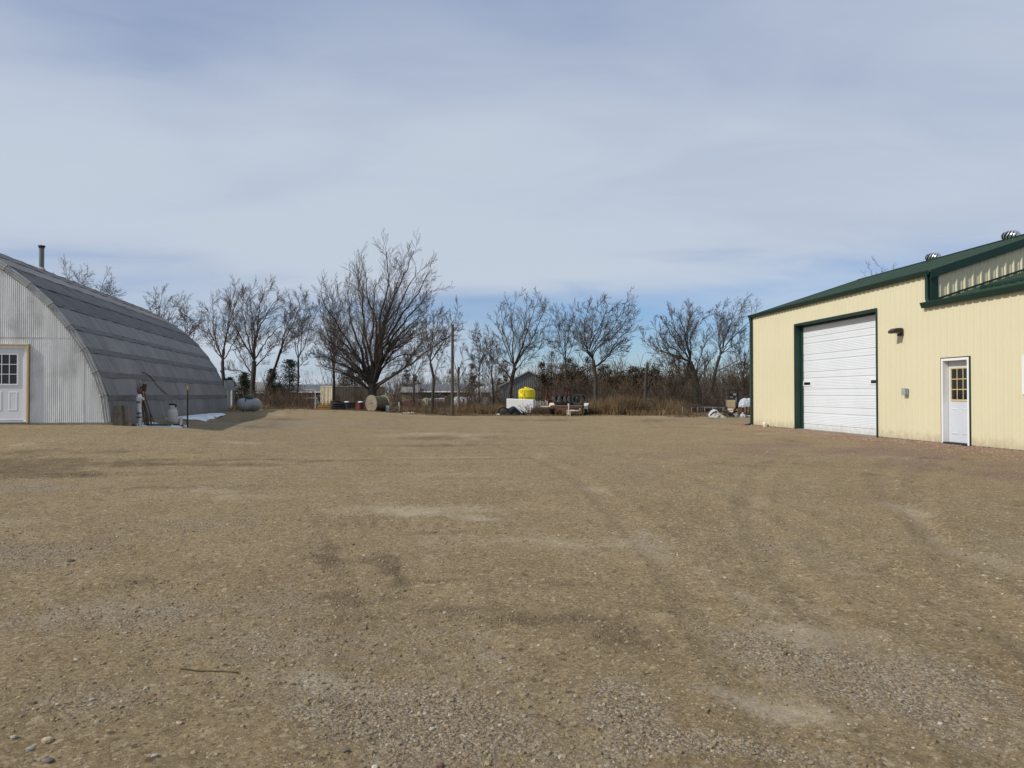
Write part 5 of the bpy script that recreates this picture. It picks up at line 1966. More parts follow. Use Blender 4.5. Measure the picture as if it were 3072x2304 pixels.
o = q.build('red_canister', M['darkred'], None, True)
o.location = vb
tag(o, 'small faded red canister stuck in the dead stick bundle', 'canister')

# wrapped standpipe with red handle
hp = gp(-10.76, 21.2)
hy = thing('standpipe', 'water standpipe wrapped in white plastic with dark red handle', 'standpipe', hp)
prof = [(.048, -.08), (.048, .05), (.056, .12), (.050, .22), (.056, .30), (.052, .42), (.048, .50), (.052, .62), (.060, .72), (.072, .85), (.082, .89), (.07, .94), (.055, .99), (.040, 1.02), (.001, 1.03)]
q = MB()
q.lathe(prof, 14)
for i, v in enumerate(q.v):
    x_, y_, z_ = v
    q.v[i] = (x_ * (1 + .12 * math.sin(z_ * 40 + math.atan2(y_, x_) * 3)) + .015 * math.sin(z_ * 6), y_ * (1 + .12 * math.cos(z_ * 33 + x_ * 40)), z_)
q.build('wrapping', M['wrap'], hy, True)
for z_ in (.34, .46, .78):
    q = MB()
    q.lathe([(.064, z_), (.066, z_ + .01), (.064, z_ + .025)], 14, Matrix.Rotation(.1, 4, 'X'))
    q.build('tape_band', M['black'], hy, True)
q = MB()
q.tube([(.02, 0, .86), (.10, -.01, .90), (.12, -.01, .84)], .03, 8)
q.build('spout', M['wrap'], hy, True)
q = MB()
q.lathe([(.03, 1.0), (.050, 1.03), (.054, 1.10), (.036, 1.13), (.001, 1.135)], 12)
q.box(-.065, .065, -.02, .02, 1.06, 1.09)
q.build('handle', M['red'], hy, True, auto=40)
q = MB()
q.tube([(.075, -.02, .38), (.085, -.03, .2), (.08, -.03, .02)], .007, 5)
q.build('cord', M['red'], hy, True)

# thin dark rod between the standpipe and the wall
q = MB()
a = gp(-10.9, 22.5)
q.tube([(a.x - .30, 22.35, a.z + 1.0), (a.x + .12, 22.2, a.z - .02)], .011, 6)
o = q.build('iron_rod', M['dark'], None, True)
tag(o, 'thin dark iron rod leaning behind the wrapped standpipe', 'rod')

# propane cylinder
cp = gp(-11.05, 23.9)
cy = thing('propane_cylinder', 'off white upright propane cylinder with black valve guard', 'gas cylinder', cp)
q = MB()
q.lathe([(.12, 0), (.14, .02), (.155, .06), (.158, .10), (.158, .35), (.150, .40), (.125, .44), (.07, .465), (.001, .47)], 24)
q.build('body', M['cylwhite'], cy, True, auto=50)
q = MB()
q.lathe([(.130, -.03), (.130, .03)], 24)
q.build('foot_ring', M['cylwhite'], cy, True, auto=40)
q = MB()
q.lathe([(.161, .225), (.163, .235), (.161, .245)], 24)
q.build('weld_seam', M['cylwhite'], cy, True)
q = MB()
for a in range(0, 250, 10):
    t0, t1 = math.radians(a + 140), math.radians(a + 150)
    hh = .155 if 40 < a < 200 else .10
    q.add([(.11 * math.cos(t0), .11 * math.sin(t0), .43), (.11 * math.cos(t1), .11 * math.sin(t1), .43), (.115 * math.cos(t1), .115 * math.sin(t1), .43 + hh), (.115 * math.cos(t0), .115 * math.sin(t0), .43 + hh)], [(0, 1, 2, 3)])
q.build('collar', M['cylwhite'], cy, True)
q = MB()
q.lathe([(.03, .46), (.03, .52), (.06, .53), (.065, .57), (.02, .59), (.02, .62), (.001, .625)], 12)
q.tube([(-.10, -.06, .60), (-.03, -.03, .63), (.06, -.02, .61), (.13, -.05, .60), (.12, -.06, .53)], .028, 8)
q.build('valve', M['black'], cy, True)

# PVC stub, steel post, drain pipe, hose
p = gp(-9.92, 22.0)
pv = thing('pvc_pipe', 'short white plastic pipe standing beside the black steel post', 'pipe', p)
q = MB()
q.lathe([(.036, -.1), (.036, .30), (.044, .30), (.044, .345), (.036, .35), (.001, .352)], 14)
q.build('pipe', M['cylwhite'], pv, True, auto=40)
q = MB()
q.tube([(.0, 0, .06), (.09, .01, .06)], .036, 10)
q.tube([(.085, .01, .06), (.12, .012, .06)], .043, 10)
q.build('elbow', M['cylwhite'], pv, True, auto=40)
p = gp(-9.92, 22.45)
po = thing('steel_post', 'black steel post with yellow tip beside the arched shed', 'post', p)
q = MB()
q.prism([(-.022, -.02), (.022, -.02), (.022, -.013), (.005, -.013), (.005, .02), (-.005, .02), (-.005, -.013), (-.022, -.013)], -.2, 1.14, 'z')
q.build('post', M['black'], po)
q = MB()
q.box(-.026, .026, -.024, .024, 1.14, 1.27)
q.build('tip', M['orange'], po, bevel=.003)
q = MB()
pts = []
for k in range(60):
    a = k / 60 * 2 * math.pi * 2.6
    r = 1 + .14 * math.sin(a * 1.3)
    x, y = -10.5 + .30 * r * math.cos(a), 21.9 + .22 * r * math.sin(a)
    pts.append((x, y, float(gz(x, y)) + .075 + .010 * (k // 23)))
pts += [(-10.1, 21.6, float(gz(-10.1, 21.6)) + .08), (-10.35, 21.55, float(gz(-10.35, 21.55)) + .08)]
q.tube(pts, .013, 6)
o = q.build('garden_hose', M['hose'], None, True)
tag(o, 'coiled green garden hose lying on old snow', 'hose')
q = MB()
pts = []
for k in range(9):
    t = k / 8
    x, y = -10.3 + .45 * t, 22.3 - .25 * t + .1 * math.sin(t * 5)
    pts.append((x, y, float(gz(x, y)) + .075))
q.tube(pts, .024, 8)
o = q.build('drain_hose', M['black'], None, True)
tag(o, 'short black drain hose between the green hose and the white plastic pipe', 'hose')
q = MB()
q.lathe([(.10, 0), (.11, .05), (.09, .10), (.03, .12), (.001, .12)], 12, Matrix.Translation(gp(-11.0, 21.3)))
o = q.build('rubber_cup', M['black'], None, True)
tag(o, 'small black rubber cup on the snow by the leaning boards', 'cup')

# LP gas tank with green dome
tp_ = gp(-12.65, 35.3)
lp = thing('gas_tank', 'dull white horizontal gas tank with dark green dome', 'gas tank', tp_ + Vector((0, 0, -.02)), math.radians(24))
R = .31
mt = Matrix.Translation((-.28, 0, .365)) @ Matrix.Rotation(math.pi / 2, 4, 'Y')
pr = [(max(R * math.sin(a), .001), -.30 * math.cos(a)) for a in [i * math.pi / 2 / 8 for i in range(9)]]
pr += [(R, .06), (R + .004, .07), (R, .08), (R, .48), (R + .004, .49), (R, .50)] + [(max(R * math.cos(a), .001), .56 + .30 * math.sin(a)) for a in [i * math.pi / 2 / 8 for i in range(9)]]
q = MB()
q.lathe(pr, 32, mt)
q.build('tank', M['tankwhite'], lp, True, auto=50)
q = MB()
q.lathe([(.20, .63), (.205, .69), (.19, .76), (.15, .81), (.08, .835), (.001, .84)], 24)
q.build('dome', M['dome_green'], lp, True, auto=50)
for s in (-.22, .22):
    q = MB()
    q.box(s - .03, s + .03, -.22, .22, -.1, .12)
    q.build('leg', M['concrete'], lp)
q = MB()
q.box(-.20, -.17, -R - .004, -R + .1, .52, .66)
q.build('data_plate', M['black'], lp)
q = MB()
q.tube([(0, .1, .80), (-.1, .4, .80), (-.2, .6, .5), (-.25, .6, -.05)], .012, 6)
q.build('gas_line', M['black'], lp, True)
# grey cabinet past the shed end
p = on_ground(688, 41.5)
ec = thing('utility_cabinet', 'tall narrow grey metal cabinet standing behind the end of the arched shed', 'cabinet', p)
q = MB()
q.box(-.22, .22, -.2, .2, -.1, 1.66)
q.build('body', M['steelgrey'], ec, bevel=.01)
q = MB()
q.box(-.20, .20, -.225, -.203, .1, 1.55)
q.build('door', M['steelgrey'], ec, bevel=.006)
q = MB()
q.box(.18, .25, -.26, -.19, -.1, 1.20)
q.build('post', M['cylwhite'], ec)

# ------------------------------------------------------------------ far side of the yard
# wooden pole
p = on_ground(1357, 43)
po = thing('wooden_pole', 'plain weathered wooden pole standing alone at the far edge', 'pole', p)
q = MB()
q.tube([(0, 0, -.3), (0, 0, 2.5), (.01, 0, 5.33)], [.098, .09, .075], 14)
q.build('shaft', M['pole'], po, True, auto=60)
q = MB()
q.lathe([(.080, 5.26), (.080, 5.34), (.001, 5.37)], 14, Matrix.Translation((.01, 0, 0)))
q.build('pole_cap', M['bronze'], po, True, auto=40)
# slim white stake posts
p = on_ground(946, 44.5)
po = thing('wire_post', 'slim pale metal post with a small foot and bracket left of the orange rails', 'post', p)
q = MB()
q.tube([(0, 0, -.1), (0, 0, 1.28)], .022, 8)
q.build('post', M['dirtywhite'], po, True, auto=60)
q = MB()
q.beam((0, 0, 1.26), (-.62, .04, 1.27), .03)
q.build('arm', M['dirtywhite'], po)
q = MB()
q.box(-.09, .09, -.07, .07, -.02, .04)
q.build('foot', M['dirtywhite'], po)
p = on_ground(1197, 46)
q = MB()
q.box(-.03, .03, -.02, .02, -.1, .66)
o = q.build('white_stake', M['dirtywhite'], None)
o.location = p
tag(o, 'short white stake standing at the edge right of the cable reel', 'stake')
# long pale boards on the ground
for i, (u0, u1, Y, dv, lab) in enumerate([(842, 985, 46.2, .10, 'longest pale board lying flat left of the orange rails'), (858, 945, 45.4, .05, 'shorter pale board lying on the ground in front of the longest one'), (850, 930, 45.7, .03, 'splintered pale board half sunk in the litter by the orange rails')]):
    a, b = on_ground(u0, Y), on_ground(u1, Y - .4)
    q = MB()
    q.beam((a.x, a.y, a.z + dv + .03), (b.x, b.y, b.z + dv), .12, .04)
    o = q.build('pale_board', M['pine'], None, bevel=.004)
    tag(o, lab, 'board', 'pale boards lying at the far left edge')
# orange rails
p = on_ground(972, 44.3)
ora = thing('orange_rails', 'low pile of faded orange wooden rails', 'rails', p)
for k in range(6):
    q = MB()
    z = .05 + .055 * k
    q.beam((-.45 + .02 * k, .02 * (k % 3), z - .02), (.42 - .02 * k, .15 - .07 * (k % 2), z + .03 * (k % 2)), .06, .042)
    q.build('rail', M['orange'], ora, bevel=.004)
# black corrugated drum, pot, barrels
p = on_ground(1016, 44.0)
cd = thing('corrugated_drum', 'short wide black ribbed plastic drum', 'drum', p)
q = MB()
pr = []
for k in range(4):
    z = -.03 + k * .125
    pr += [(.40, z), (.475, z + .03), (.475, z + .08), (.40, z + .11)]
pr += [(.40, .49), (.34, .49), (.34, .2)]
q.lathe(pr, 28)
q.build('body', M['black'], cd, True, auto=35)
p = on_ground(1008, 46.6)
q = MB()
q.lathe([(.24, -.05), (.28, .3), (.31, .62), (.35, .64), (.35, .68), (.30, .68), (.28, .5)], 22)
o = q.build('clay_tub', M['rust'], None, True, auto=40)
o.location = p
tag(o, 'brown tub showing behind the black ribbed drum', 'tub')


def barrel(u, Y, r, h, m_, lab, snow):
    p = on_ground(u, Y)
    b = thing('barrel', lab, 'barrel', p, 0)
    q = MB()
    q.lathe([(r, -.03), (r + .012, -.01), (r, .02), (r, h * .33), (r + .014, h * .35), (r, h * .37), (r, h * .64), (r + .014, h * .66), (r, h * .68), (r, h - .02), (r + .012, h), (r - .01, h), (r - .02, h - .03), (.001, h - .03)], 22)
    q.build('body', m_, b, True, auto=35)
    if snow:
        q = MB()
        q.lathe([(r * .9, h - .028), (r * .8, h + .03), (r * .5, h + .055), (.001, h + .06)], 16, Matrix.Translation((snow, 0, 0)))
        q.build('snow_cap', M['snow'], b, True)


barrel(1041, 45.9, .20, .55, M['darkwall'], 'dark grey barrel with snow on its lid', -.01)
barrel(1056, 46.1, .20, .56, M['rust'], 'dark brown barrel between the grey and the red barrel', 0)
barrel(1081, 46.0, .21, .56, M['darkred'], 'red barrel just left of the cable reel', .02)

# big wooden cable reel: axis turned towards the camera's left
p = on_ground(1133, 45.4)
sp_ = thing('cable_reel', 'big weathered wooden cable reel standing on its rims', 'cable reel', p, math.radians(-38))
RR = .525
ax = Matrix.Translation((0, 0, RR - .01)) @ Matrix.Rotation(math.pi / 2, 4, 'X')
for s, nm in ((.47, 'flange'), (-.53, 'flange')):
    q = MB()
    prof = [(.035, s), (.50 * RR, s), (RR, s), (RR, s + .06), (.5 * RR, s + .06), (.035, s + .06)]
    q.lathe(prof, 36, ax, closed=True)
    fl_ = q.build(nm, M['greywood'], sp_, False)
    for k in range(8):
        a = k * math.pi / 4 + .2
        rr_ = .55 * RR if k % 2 else .42 * RR
        h = MB()
        zc = s + .0615 if s > 0 else s - .004
        h.lathe([(.022, zc), (.022, zc + .003), (.001, zc + .003)], 8, ax @ Matrix.Translation((rr_ * math.cos(a), rr_ * math.sin(a), 0)))
        h.build('bolt', M['dark'], fl_)
    h = MB()
    zc = s + .0615 if s > 0 else s - .004
    h.lathe([(.045, zc), (.045, zc + .003), (.001, zc + .003)], 10, ax)
    h.build('hub', M['dark'], fl_)
for k in range(24):
    a0, a1 = 2 * math.pi * k / 24, 2 * math.pi * (k + .95) / 24
    r0, r1 = .80 * RR, .87 * RR
    q = MB()
    q.prism([(r0 * math.cos(a0), r0 * math.sin(a0)), (r1 * math.cos(a0), r1 * math.sin(a0)), (r1 * math.cos(a1), r1 * math.sin(a1)), (r0 * math.cos(a1), r0 * math.sin(a1))], -.469, .469, 'z')
    q.v = [tuple(ax @ Vector(v)) for v in q.v]
    q.build('stave', M['reelcore'], sp_)
p = on_ground(1163, 45.2)
q = MB()
q.box(-.10, .10, -.12, .12, -.03, .40)
o = q.build('grey_bin', M['grey_plastic'], None, bevel=.015)
o.location = p
tag(o, 'narrow grey plastic bin beside the cable reel', 'bin')
p = on_ground(1182, 44.6)
q = MB()
q.tube([(-.25, 0, .06), (.02, .02, .08), (.18, .03, .22)], [.07, .085, .05], 8)
q.tube([(.1, .0, .08), (.3, .05, .05)], [.06, .03], 8)
o = q.build('stump_piece', M['bark'], None, True)
o.location = p
tag(o, 'dark piece of stump lying right of the cable reel', 'stump')
for u, Y, s, m_, lab in ((1226, 45.2, .5, 'snow', 'thin white sheet of snow at the edge right of the reel'), (1325, 44.6, .0, 'pine', ''), (1497, 45.3, .28, 'snow', 'scrap of white beside the black plastic heap')):
    if s:
        p = on_ground(u, Y)
        q = MB()
        rows = []
        for i in range(3):
            rows.append([(s * (j / 8 - .5) * 1.6 * (1 - .2 * abs(i - 1)), (i - 1) * .22, .05 + .02 * math.sin(j * 2.1 + i) - .05 * abs(i - 1)) for j in range(9)])
        q.strip(rows)
        o = q.build('snow_scrap', M[m_], None, True)
        o.location = p
        tag(o, lab, 'snow')
for u, Y, lab, a in ((1325, 45.2, 'round log end with pale cut face near the wooden pole', .5), (1331, 44.5, 'split pale log lying in front of the round one', 1.3)):
    p = on_ground(u, Y)
    lg = thing('log', lab, 'log', p + Vector((0, 0, .08)), a)
    q = MB()
    q.tube([(0, -.25, 0), (0, .3, .01)], [.085, .08], 10)
    q.build('bark', M['bark'], lg, True, auto=50)
    q = MB()
    q.lathe([(.078, 0), (.001, .004)], 10, Matrix.Translation((0, -.2505, 0)) @ Matrix.Rotation(math.pi / 2, 4, 'X'))
    q.build('cut_face', M['pine'], lg)

# black plastic heap in front of the white box
p = on_ground(1541, 44.8)
bh = thing('plastic_heap', 'heap of folded black plastic liner with a ring opening', 'plastic liner', p)
rows = []
for i in range(15):
    t = i / 14
    yy = -.45 + .95 * t
    row = []
    for j in range(41):
        s = j / 40
        xx = -.82 + 1.62 * s
        hgt = .36 * math.sin(math.pi * s) ** .45 * math.sin(math.pi * min(max(t, .0), 1)) ** .5
        hgt += .18 * math.exp(-((s - .52) / .13) ** 2) * math.sin(math.pi * t) + .10 * math.exp(-((s - .25) / .2) ** 2) * math.sin(math.pi * t)
        hgt += .02 * math.sin(s * 21 + t * 7) * math.sin(math.pi * t) + .02 * math.sin(s * 9 - t * 12) * math.sin(math.pi * t)
        row.append((xx + .04 * math.sin(t * 9), yy + .05 * math.sin(s * 8), hgt - .03))
    rows.append(row)
MB().strip(rows).build('liner', M['liner'], bh, True)
q = MB()
pts = [(-.62 + .30 * math.cos(a), -.36 + .05 * math.cos(a), .22 + .22 * math.sin(a)) for a in [i * math.pi / 8 - .3 for i in range(11)]]
q.tube(pts, .035, 8)
q.build('rim', M['liner'], bh, True)
q = MB()
q.strip([[(.05, -.46, .50), (.18, -.47, .40), (.35, -.49, .25), (.48, -.5, .12)], [(.10, -.42, .54), (.23, -.43, .44), (.42, -.45, .28), (.56, -.46, .13)]])
q.build('fold', M['silver_tarp'], bh, True)
# white box
p = on_ground(1560, 46.3)
wb = thing('white_box', 'plain white insulated box with a cut lower corner', 'box', p, math.radians(-9))
q = MB()
q.prism([(-.86, .06), (-.86, .98), (.86, .91), (.86, .40), (.66, .06)], -.02, .78, 'y')
q.build('body', M['white_trim'], wb, bevel=.03)
q = MB()
q.box(-.70, -.6, .1, .6, -.05, .06)
q.box(.45, .55, .1, .6, -.05, .06)
q.build('skid', M['oldwood'], wb)
# yellow poly tank
p = on_ground(1580, 50.6)
yt = thing('yellow_tank', 'bright yellow upright plastic tank', 'tank', p)
q = MB()
q.lathe([(.555, 0), (.56, .30), (.57, .32), (.56, .34), (.56, .66), (.57, .68), (.56, .70), (.56, 1.05), (.57, 1.07), (.56, 1.09), (.56, 1.50), (.55, 1.56), (.50, 1.60), (.30, 1.66), (.16, 1.68), (.16, 1.72), (.001, 1.725)], 40)
q.build('shell', M['yellow'], yt, True, auto=40)
q = MB()
q.lathe([(.17, 1.69), (.175, 1.73), (.15, 1.755), (.001, 1.76)], 20)
q.build('lid', M['yellow'], yt, True, auto=40)
for k in range(10):
    a = 2 * math.pi * k / 10
    q = MB()
    q.box(.545, .575, -.02, .02, 1.30, 1.52, Matrix.Rotation(a, 4, 'Z'))
    q.build('rib', M['yellow'], yt, bevel=.008)
p = on_ground(1603, 48.6)
q = MB()
q.box(-.06, .06, -.05, .05, -.05, .72)
o = q.build('orange_post', M['orange'], None, bevel=.01)
o.location = p
tag(o, 'short orange wooden post by the foot of the yellow tank', 'post')

# flatbed trailer loaded with old tyres
tr_p = on_ground(1698, 43.4)
tr = thing('flatbed_trailer', 'small flatbed trailer with oxide red frame and white fender', 'trailer', tr_p, math.radians(-14))
q = MB()
q.box(-.95, .95, 0, .07, .44, .56)
q.box(-.95, -.88, .0705, 3.0, .44, .56)
q.box(.88, .95, .0705, 3.0, .44, .56)
q.box(-.95, .95, 3.001, 3.07, .44, .56)
for y in (.8, 1.6, 2.4):
    q.box(-.8795, .8795, y, y + .07, .45, .555)
q.beam((-.5, .02, .40), (.30, -1.0, .40), .08, .08)
q.beam((.75, .02, .40), (.34, -1.0, .40), .08, .08)
q.build('frame', M['trailerred'], tr)
for k in range(12):
    q = MB()
    x0 = -.94 + k * .157
    q.box(x0, x0 + .15, .01, 3.05, .562, .60)
    q.build('deck_plank', M['oldwood'], tr)
for s in (-1, 1):
    w = MB()
    mtx = Matrix.Translation((s * 1.06, 1.2, .31)) @ Matrix.Rotation(math.pi / 2, 4, 'Y')
    w.lathe([(.16, -.09), (.29, -.10), (.325, -.07), (.33, 0), (.325, .07), (.29, .10), (.16, .09)], 28, mtx, closed=True)
    wh = w.build('wheel', M['rubber'], tr, True, auto=40)
    w = MB()
    w.lathe([(.001, .03), (.05, .04), (.10, .02), (.16, .07), (.165, .0), (.16, -.07), (.1, -.02), (.001, -.03)], 20, mtx)
    w.build('rim', M['dirtywhite'], wh, True, auto=40)
    f_ = MB()
    pr_o = [(1.2 + .42 * math.cos(a), .31 + .42 * math.sin(a)) for a in [math.pi * (i / 8) * .9 + .16 for i in range(9)]]
    pr_i = [(1.2 + .40 * math.cos(a), .31 + .40 * math.sin(a)) for a in [math.pi * (i / 8) * .9 + .16 for i in range(9)]]
    f_.prism(pr_o + pr_i[::-1], s * 1.06 - .13, s * 1.06 + .13, 'x')
    f_.build('fender', M['dirtywhite'], tr)
q = MB()
q.box(-1.6, -.96, .25, .9, .50, .54)
q.build('side_plate', M['dirtywhite'], tr)
q = MB()
q.box(.12, .86, -.03, -.005, .26, .42)
q.build('name_plate', M['dirtywhite'], tr)
q = MB()
for x0 in (.50, .56, .62):
    q.box(x0, x0 + .035, -.034, -.0305, .31, .37)
q.build('plate_marks', M['dark'], tr)
q = MB()
q.tube([(.33, -1.0, .06), (.33, -1.0, .62)], .035, 8)
q.tube([(.33, -1.0, .60), (.33, -1.0, .72)], .055, 8)
q.tube([(.24, -1.0, .36), (.24, -1.0, -.02)], .02, 6)
q.tube([(.42, -1.0, .36), (.42, -1.0, -.02)], .02, 6)
q.box(.22, .44, -1.02, -.98, .12, .15)
q.build('jack_stand', M['dirtywhite'], tr, True, auto=40)
TM = Matrix.Translation(tr_p) @ Matrix.Rotation(math.radians(-14), 4, 'Z')


def tyre_mesh(Ro, wd, ri):
    q = MB()
    pr = [(ri, -wd * .42), (ri + .06, -wd * .5), (Ro - .05, -wd * .5), (Ro - .012, -wd * .43)]
    for k in range(6):
        a = -wd * .40 + k * wd * .16
        pr += [(Ro, a), (Ro, a + wd * .10), (Ro - .016, a + wd * .105), (Ro - .016, a + wd * .155)]
    pr = pr[:-2] + [(Ro - .012, wd * .43), (Ro - .05, wd * .5), (ri + .06, wd * .5), (ri, wd * .42), (ri + .05, wd * .3), (Ro - .05, wd * .3), (Ro - .05, -wd * .3), (ri + .05, -wd * .3)]
    q.lathe(pr, 32, None, closed=True)
    return q.mesh('tyre', M['rubber'], True)


tyA, tyB = tyre_mesh(.36, .24, .20), tyre_mesh(.33, .20, .19)
for k, (x, y, z, rx, ry, rz, me, lab) in enumerate([
        (.62, .35, .60 + .34, 90, 0, 12, tyA, 'old tyre on the trailer with its open hole facing the yard'),
        (-.60, .5, .60 + .27, 58, 0, 62, tyA, 'leftmost old tyre leaning on the trailer deck'),
        (-.28, .55, .60 + .29, 60, 0, 60, tyA, 'old tyre leaning second from the left on the trailer deck'),
        (.02, .6, .60 + .28, 60, 0, 64, tyB, 'old tyre leaning in the middle of the row on the trailer deck'),
        (.27, .6, .60 + .28, 62, 0, 60, tyB, 'old tyre leaning against the one with its hole facing out'),
        (-.45, 1.5, .60 + .13, 0, 0, 0, tyA, 'old tyre lying flat on the trailer behind the leaning row'),
        (.75, 1.25, .60 + .34, 80, 0, 30, tyA, 'old tyre standing behind the one with its hole facing out')]):
    o = link('tyre', me)
    o.matrix_world = TM @ Matrix.Translation((x, y, z)) @ Matrix.Rotation(math.radians(rz), 4, 'Z') @ Matrix.Rotation(math.radians(rx), 4, 'X')
    tag(o, lab, 'tyre', 'old tyres loaded on the trailer')
q = MB()
q.box(-.92, -.42, .9, 1.3, .605, .86)
o = q.build('white_crate', M['dirtywhite'], None, bevel=.02)
o.matrix_world = TM
tag(o, 'dirty white crate on the trailer behind the left tyres', 'crate')
# pale planks and red frames behind the branch heap
p = on_ground(1624, 48.4)
pf = thing('picket_panel', 'low panel of pale upright pickets behind the branch heap', 'fence', p)
for k in range(8):
    q = MB()
    q.box(-.42 + k * .11, -.35 + k * .11, -.01, .02, .35, .86 - .04 * (k % 3))
    q.build('picket', M['dirtywhite'], pf)
q = MB()
q.box(-.45, .47, .0205, .05, .45, .52)
q.build('rail', M['oldwood'], pf)
p = on_ground(1655, 52)
rf = thing('red_implement', 'red tubular farm implement frame behind the trailer', 'implement', p)
q = MB()
for a, b in (((-.5, 0, 0), (-.35, 0, 1.45)), ((-.35, 0, 1.45), (-.1, .1, .5)), ((-.1, .1, .5), (.2, 0, 1.5)), ((.2, 0, 1.5), (.45, 0, .3)), ((-.45, 0, .8), (.4, .1, .9)), ((1.0, .2, .3), (1.05, .2, 1.5)), ((1.3, .2, .3), (1.25, .2, 1.45)), ((.9, .2, 1.3), (1.4, .2, 1.3)), ((.9, .2, .95), (1.4, .2, .95))):
    q.tube([a, b], .045, 6)
q.build('frame', M['darkred'], rf, True, auto=50)
q = MB()
q.lathe([(.30, -.06), (.34, -.05), (.34, .05), (.30, .06), (.2, .03), (.2, -.03)], 18, Matrix.Translation((.1, -.1, .3)) @ Matrix.Rotation(math.pi / 2, 4, 'X'), closed=True)
q.build('wheel', M['rubber'], rf, True, auto=40)

# ------------------------------------------------------------------ junk by the corner of the cream building
p = on_ground(2046, 41.0)
rk_ = thing('pipe_rack', 'long low rack of weathered steel rails on thin legs', 'rack', p, math.radians(2))
q = MB()
q.beam((0, 0, .62), (1.25, .1, .60), .05, .05)
q.beam((0, .9, .66), (1.3, .9, .66), .05, .05)
q.beam((0, 0, .62), (0, .9, .64), .05)
q.build('rail', M['pole'], rk_)
q = MB()
q.beam((.02, .05, .53), (2.5, .3, .48), .045, .06)
q.beam((.05, .85, .53), (2.5, 1.0, .48), .045, .06)
q.beam((1.1, .2, .56), (3.1, .4, .50), .06, .03)
q.build('rail', M['pipe_steel'], rk_)
for k, x in enumerate((.03, .19, .36, .53, .90, 1.08, 1.28, 1.75)):
    q = MB()
    q.tube([(x, .0 + .06 * (k % 3), .56), (x + .015 * (k % 2), .0 + .06 * (k % 3), -.03)], .016, 6)
    q.build('leg', M['pipe_steel'], rk_, True)
q = MB()
for z in (.12, .22, .31, .40):
    q.tube([(.19, .06, z), (.36, .12, z)], .009, 5)
q.build('rung', M['pipe_steel'], rk_, True)
q = MB()
for k in range(9):
    q.tube([(.45 + k * .12, .8, .0), (.45 + k * .12, .85, .48)], .012, 5)
q.build('rear_bar', M['rust'], rk_, True)
q = MB()
q.beam((1.30, .25, .36), (1.76, .3, .36), .03)
q.beam((1.31, .25, .0), (1.31, .25, .36), .03)
q.beam((1.75, .3, .0), (1.75, .3, .36), .03)
q.build('frame', M['trailerred'], rk_)
p = on_ground(2155, 41.8)
q = MB()
for k in range(5):
    q.box(-1.0 + .1 * k, .55 + .05 * k, .1 + k * .16, .24 + k * .16, .44 + .02 * k, .47 + .02 * k)
o = q.build('sheet_stack', M['dark'], None)
o.location = p
tag(o, 'dark strips of sheet metal lying over the pipe rack', 'sheet metal')
# crumpled white tarp
p = on_ground(2152, 40.2)
rows = []
for i in range(19):
    t = i / 18
    row = []
    for j in range(31):
        s = j / 30
        e = (math.sin(math.pi * s) * math.sin(math.pi * t)) ** .6
        h = .30 * e * (.65 + .5 * float(fbm(np.array(s * 4.0), np.array(t * 3.0), 7, 3))) + .10 * e * math.exp(-((s - .55) / .2) ** 2)
        h += .05 * e * float(vn(np.array(s * 13), np.array(t * 9), 3))
        row.append((-.48 + .96 * s + .04 * math.sin(t * 12), -.35 + .7 * t + .05 * math.sin(s * 13), h - .02))
    rows.append(row)
o = MB().strip(rows).build('white_tarp', M['tarp'], None, False)
o.location = p
o.scale = (.9, .9, .8)
tag(o, 'crumpled dirty white tarp lying in front of the pipe rack', 'tarp')
p = on_ground(2144, 40.9)
q = MB()
rows = [[(-.34 + .7 * j / 12, -.1 + .5 * i / 4, .08 + .34 * math.sin(math.pi * j / 12) ** .7 - .05 * abs(i - 2) + .02 * math.sin(j * 2.2 + i)) for j in range(13)] for i in range(5)]
q.strip(rows)
o = q.build('grey_tarp', M['silver_tarp'], None, True)
o.location = p
tag(o, 'grey sheet humped behind the crumpled white tarp', 'tarp')
# wooden crate on a pallet
p = on_ground(2191, 42.6)
cr = thing('wooden_crate', 'small tan wooden crate on a stack of pallets', 'crate', p)
q = MB()
q.box(-.2, .2, -.2, .2, .42, .93)
q.build('core', M['oldwood'], cr)
for k in range(3):
    for j in range(3):
        q = MB()
        q.box(-.215 + j * .145, -.08 + j * .145, -.222, -.2, .43 + k * .165, .585 + k * .165)
        q.build('slat', M['pine'], cr)
pl = thing('pallet', 'grey wooden pallet stack under the tan crate', 'pallet', p)
for k in range(3):
    q = MB()
    q.box(-.36, .36, -.36, .36, .02 + k * .14, .05 + k * .14)
    q.box(-.36, -.28, -.36, .36, .0501 + k * .14, .13 + k * .14)
    q.box(.28, .36, -.36, .36, .0501 + k * .14, .13 + k * .14)
    q.build('deck', M['oldwood'], pl)
# old tractor seen past the corner
p = on_ground(2212, 43.6)
tc_ = thing('old_tractor', 'old dark farm tractor with pale wheel rims at the building corner', 'tractor', p, math.radians(-62))
for x, y, r, w in ((0, -.45, .46, .2), (0, .45, .46, .2), (1.3, -.3, .26, .12), (1.3, .3, .26, .12)):
    q = MB()
    mtx = Matrix.Translation((x, y, r)) @ Matrix.Rotation(math.pi / 2, 4, 'X')
    q.lathe([(r * .62, -w / 2), (r * .95, -w / 2), (r, -w / 4), (r, w / 4), (r * .95, w / 2), (r * .62, w / 2)], 24, mtx, closed=True)
    wh = q.build('wheel', M['rubber'], tc_, True, auto=40)
    q = MB()
    q.lathe([(.001, -.04), (r * .2, -.05), (r * .5, -.02), (r * .62, -w * .4), (r * .63, 0), (r * .62, w * .4), (r * .5, .02), (.001, .05)], 18, mtx)
    q.build('rim', M['dirtywhite'], wh, True, auto=40)
q = MB()
q.box(-.2, .35, -.25, .25, .45, .80)
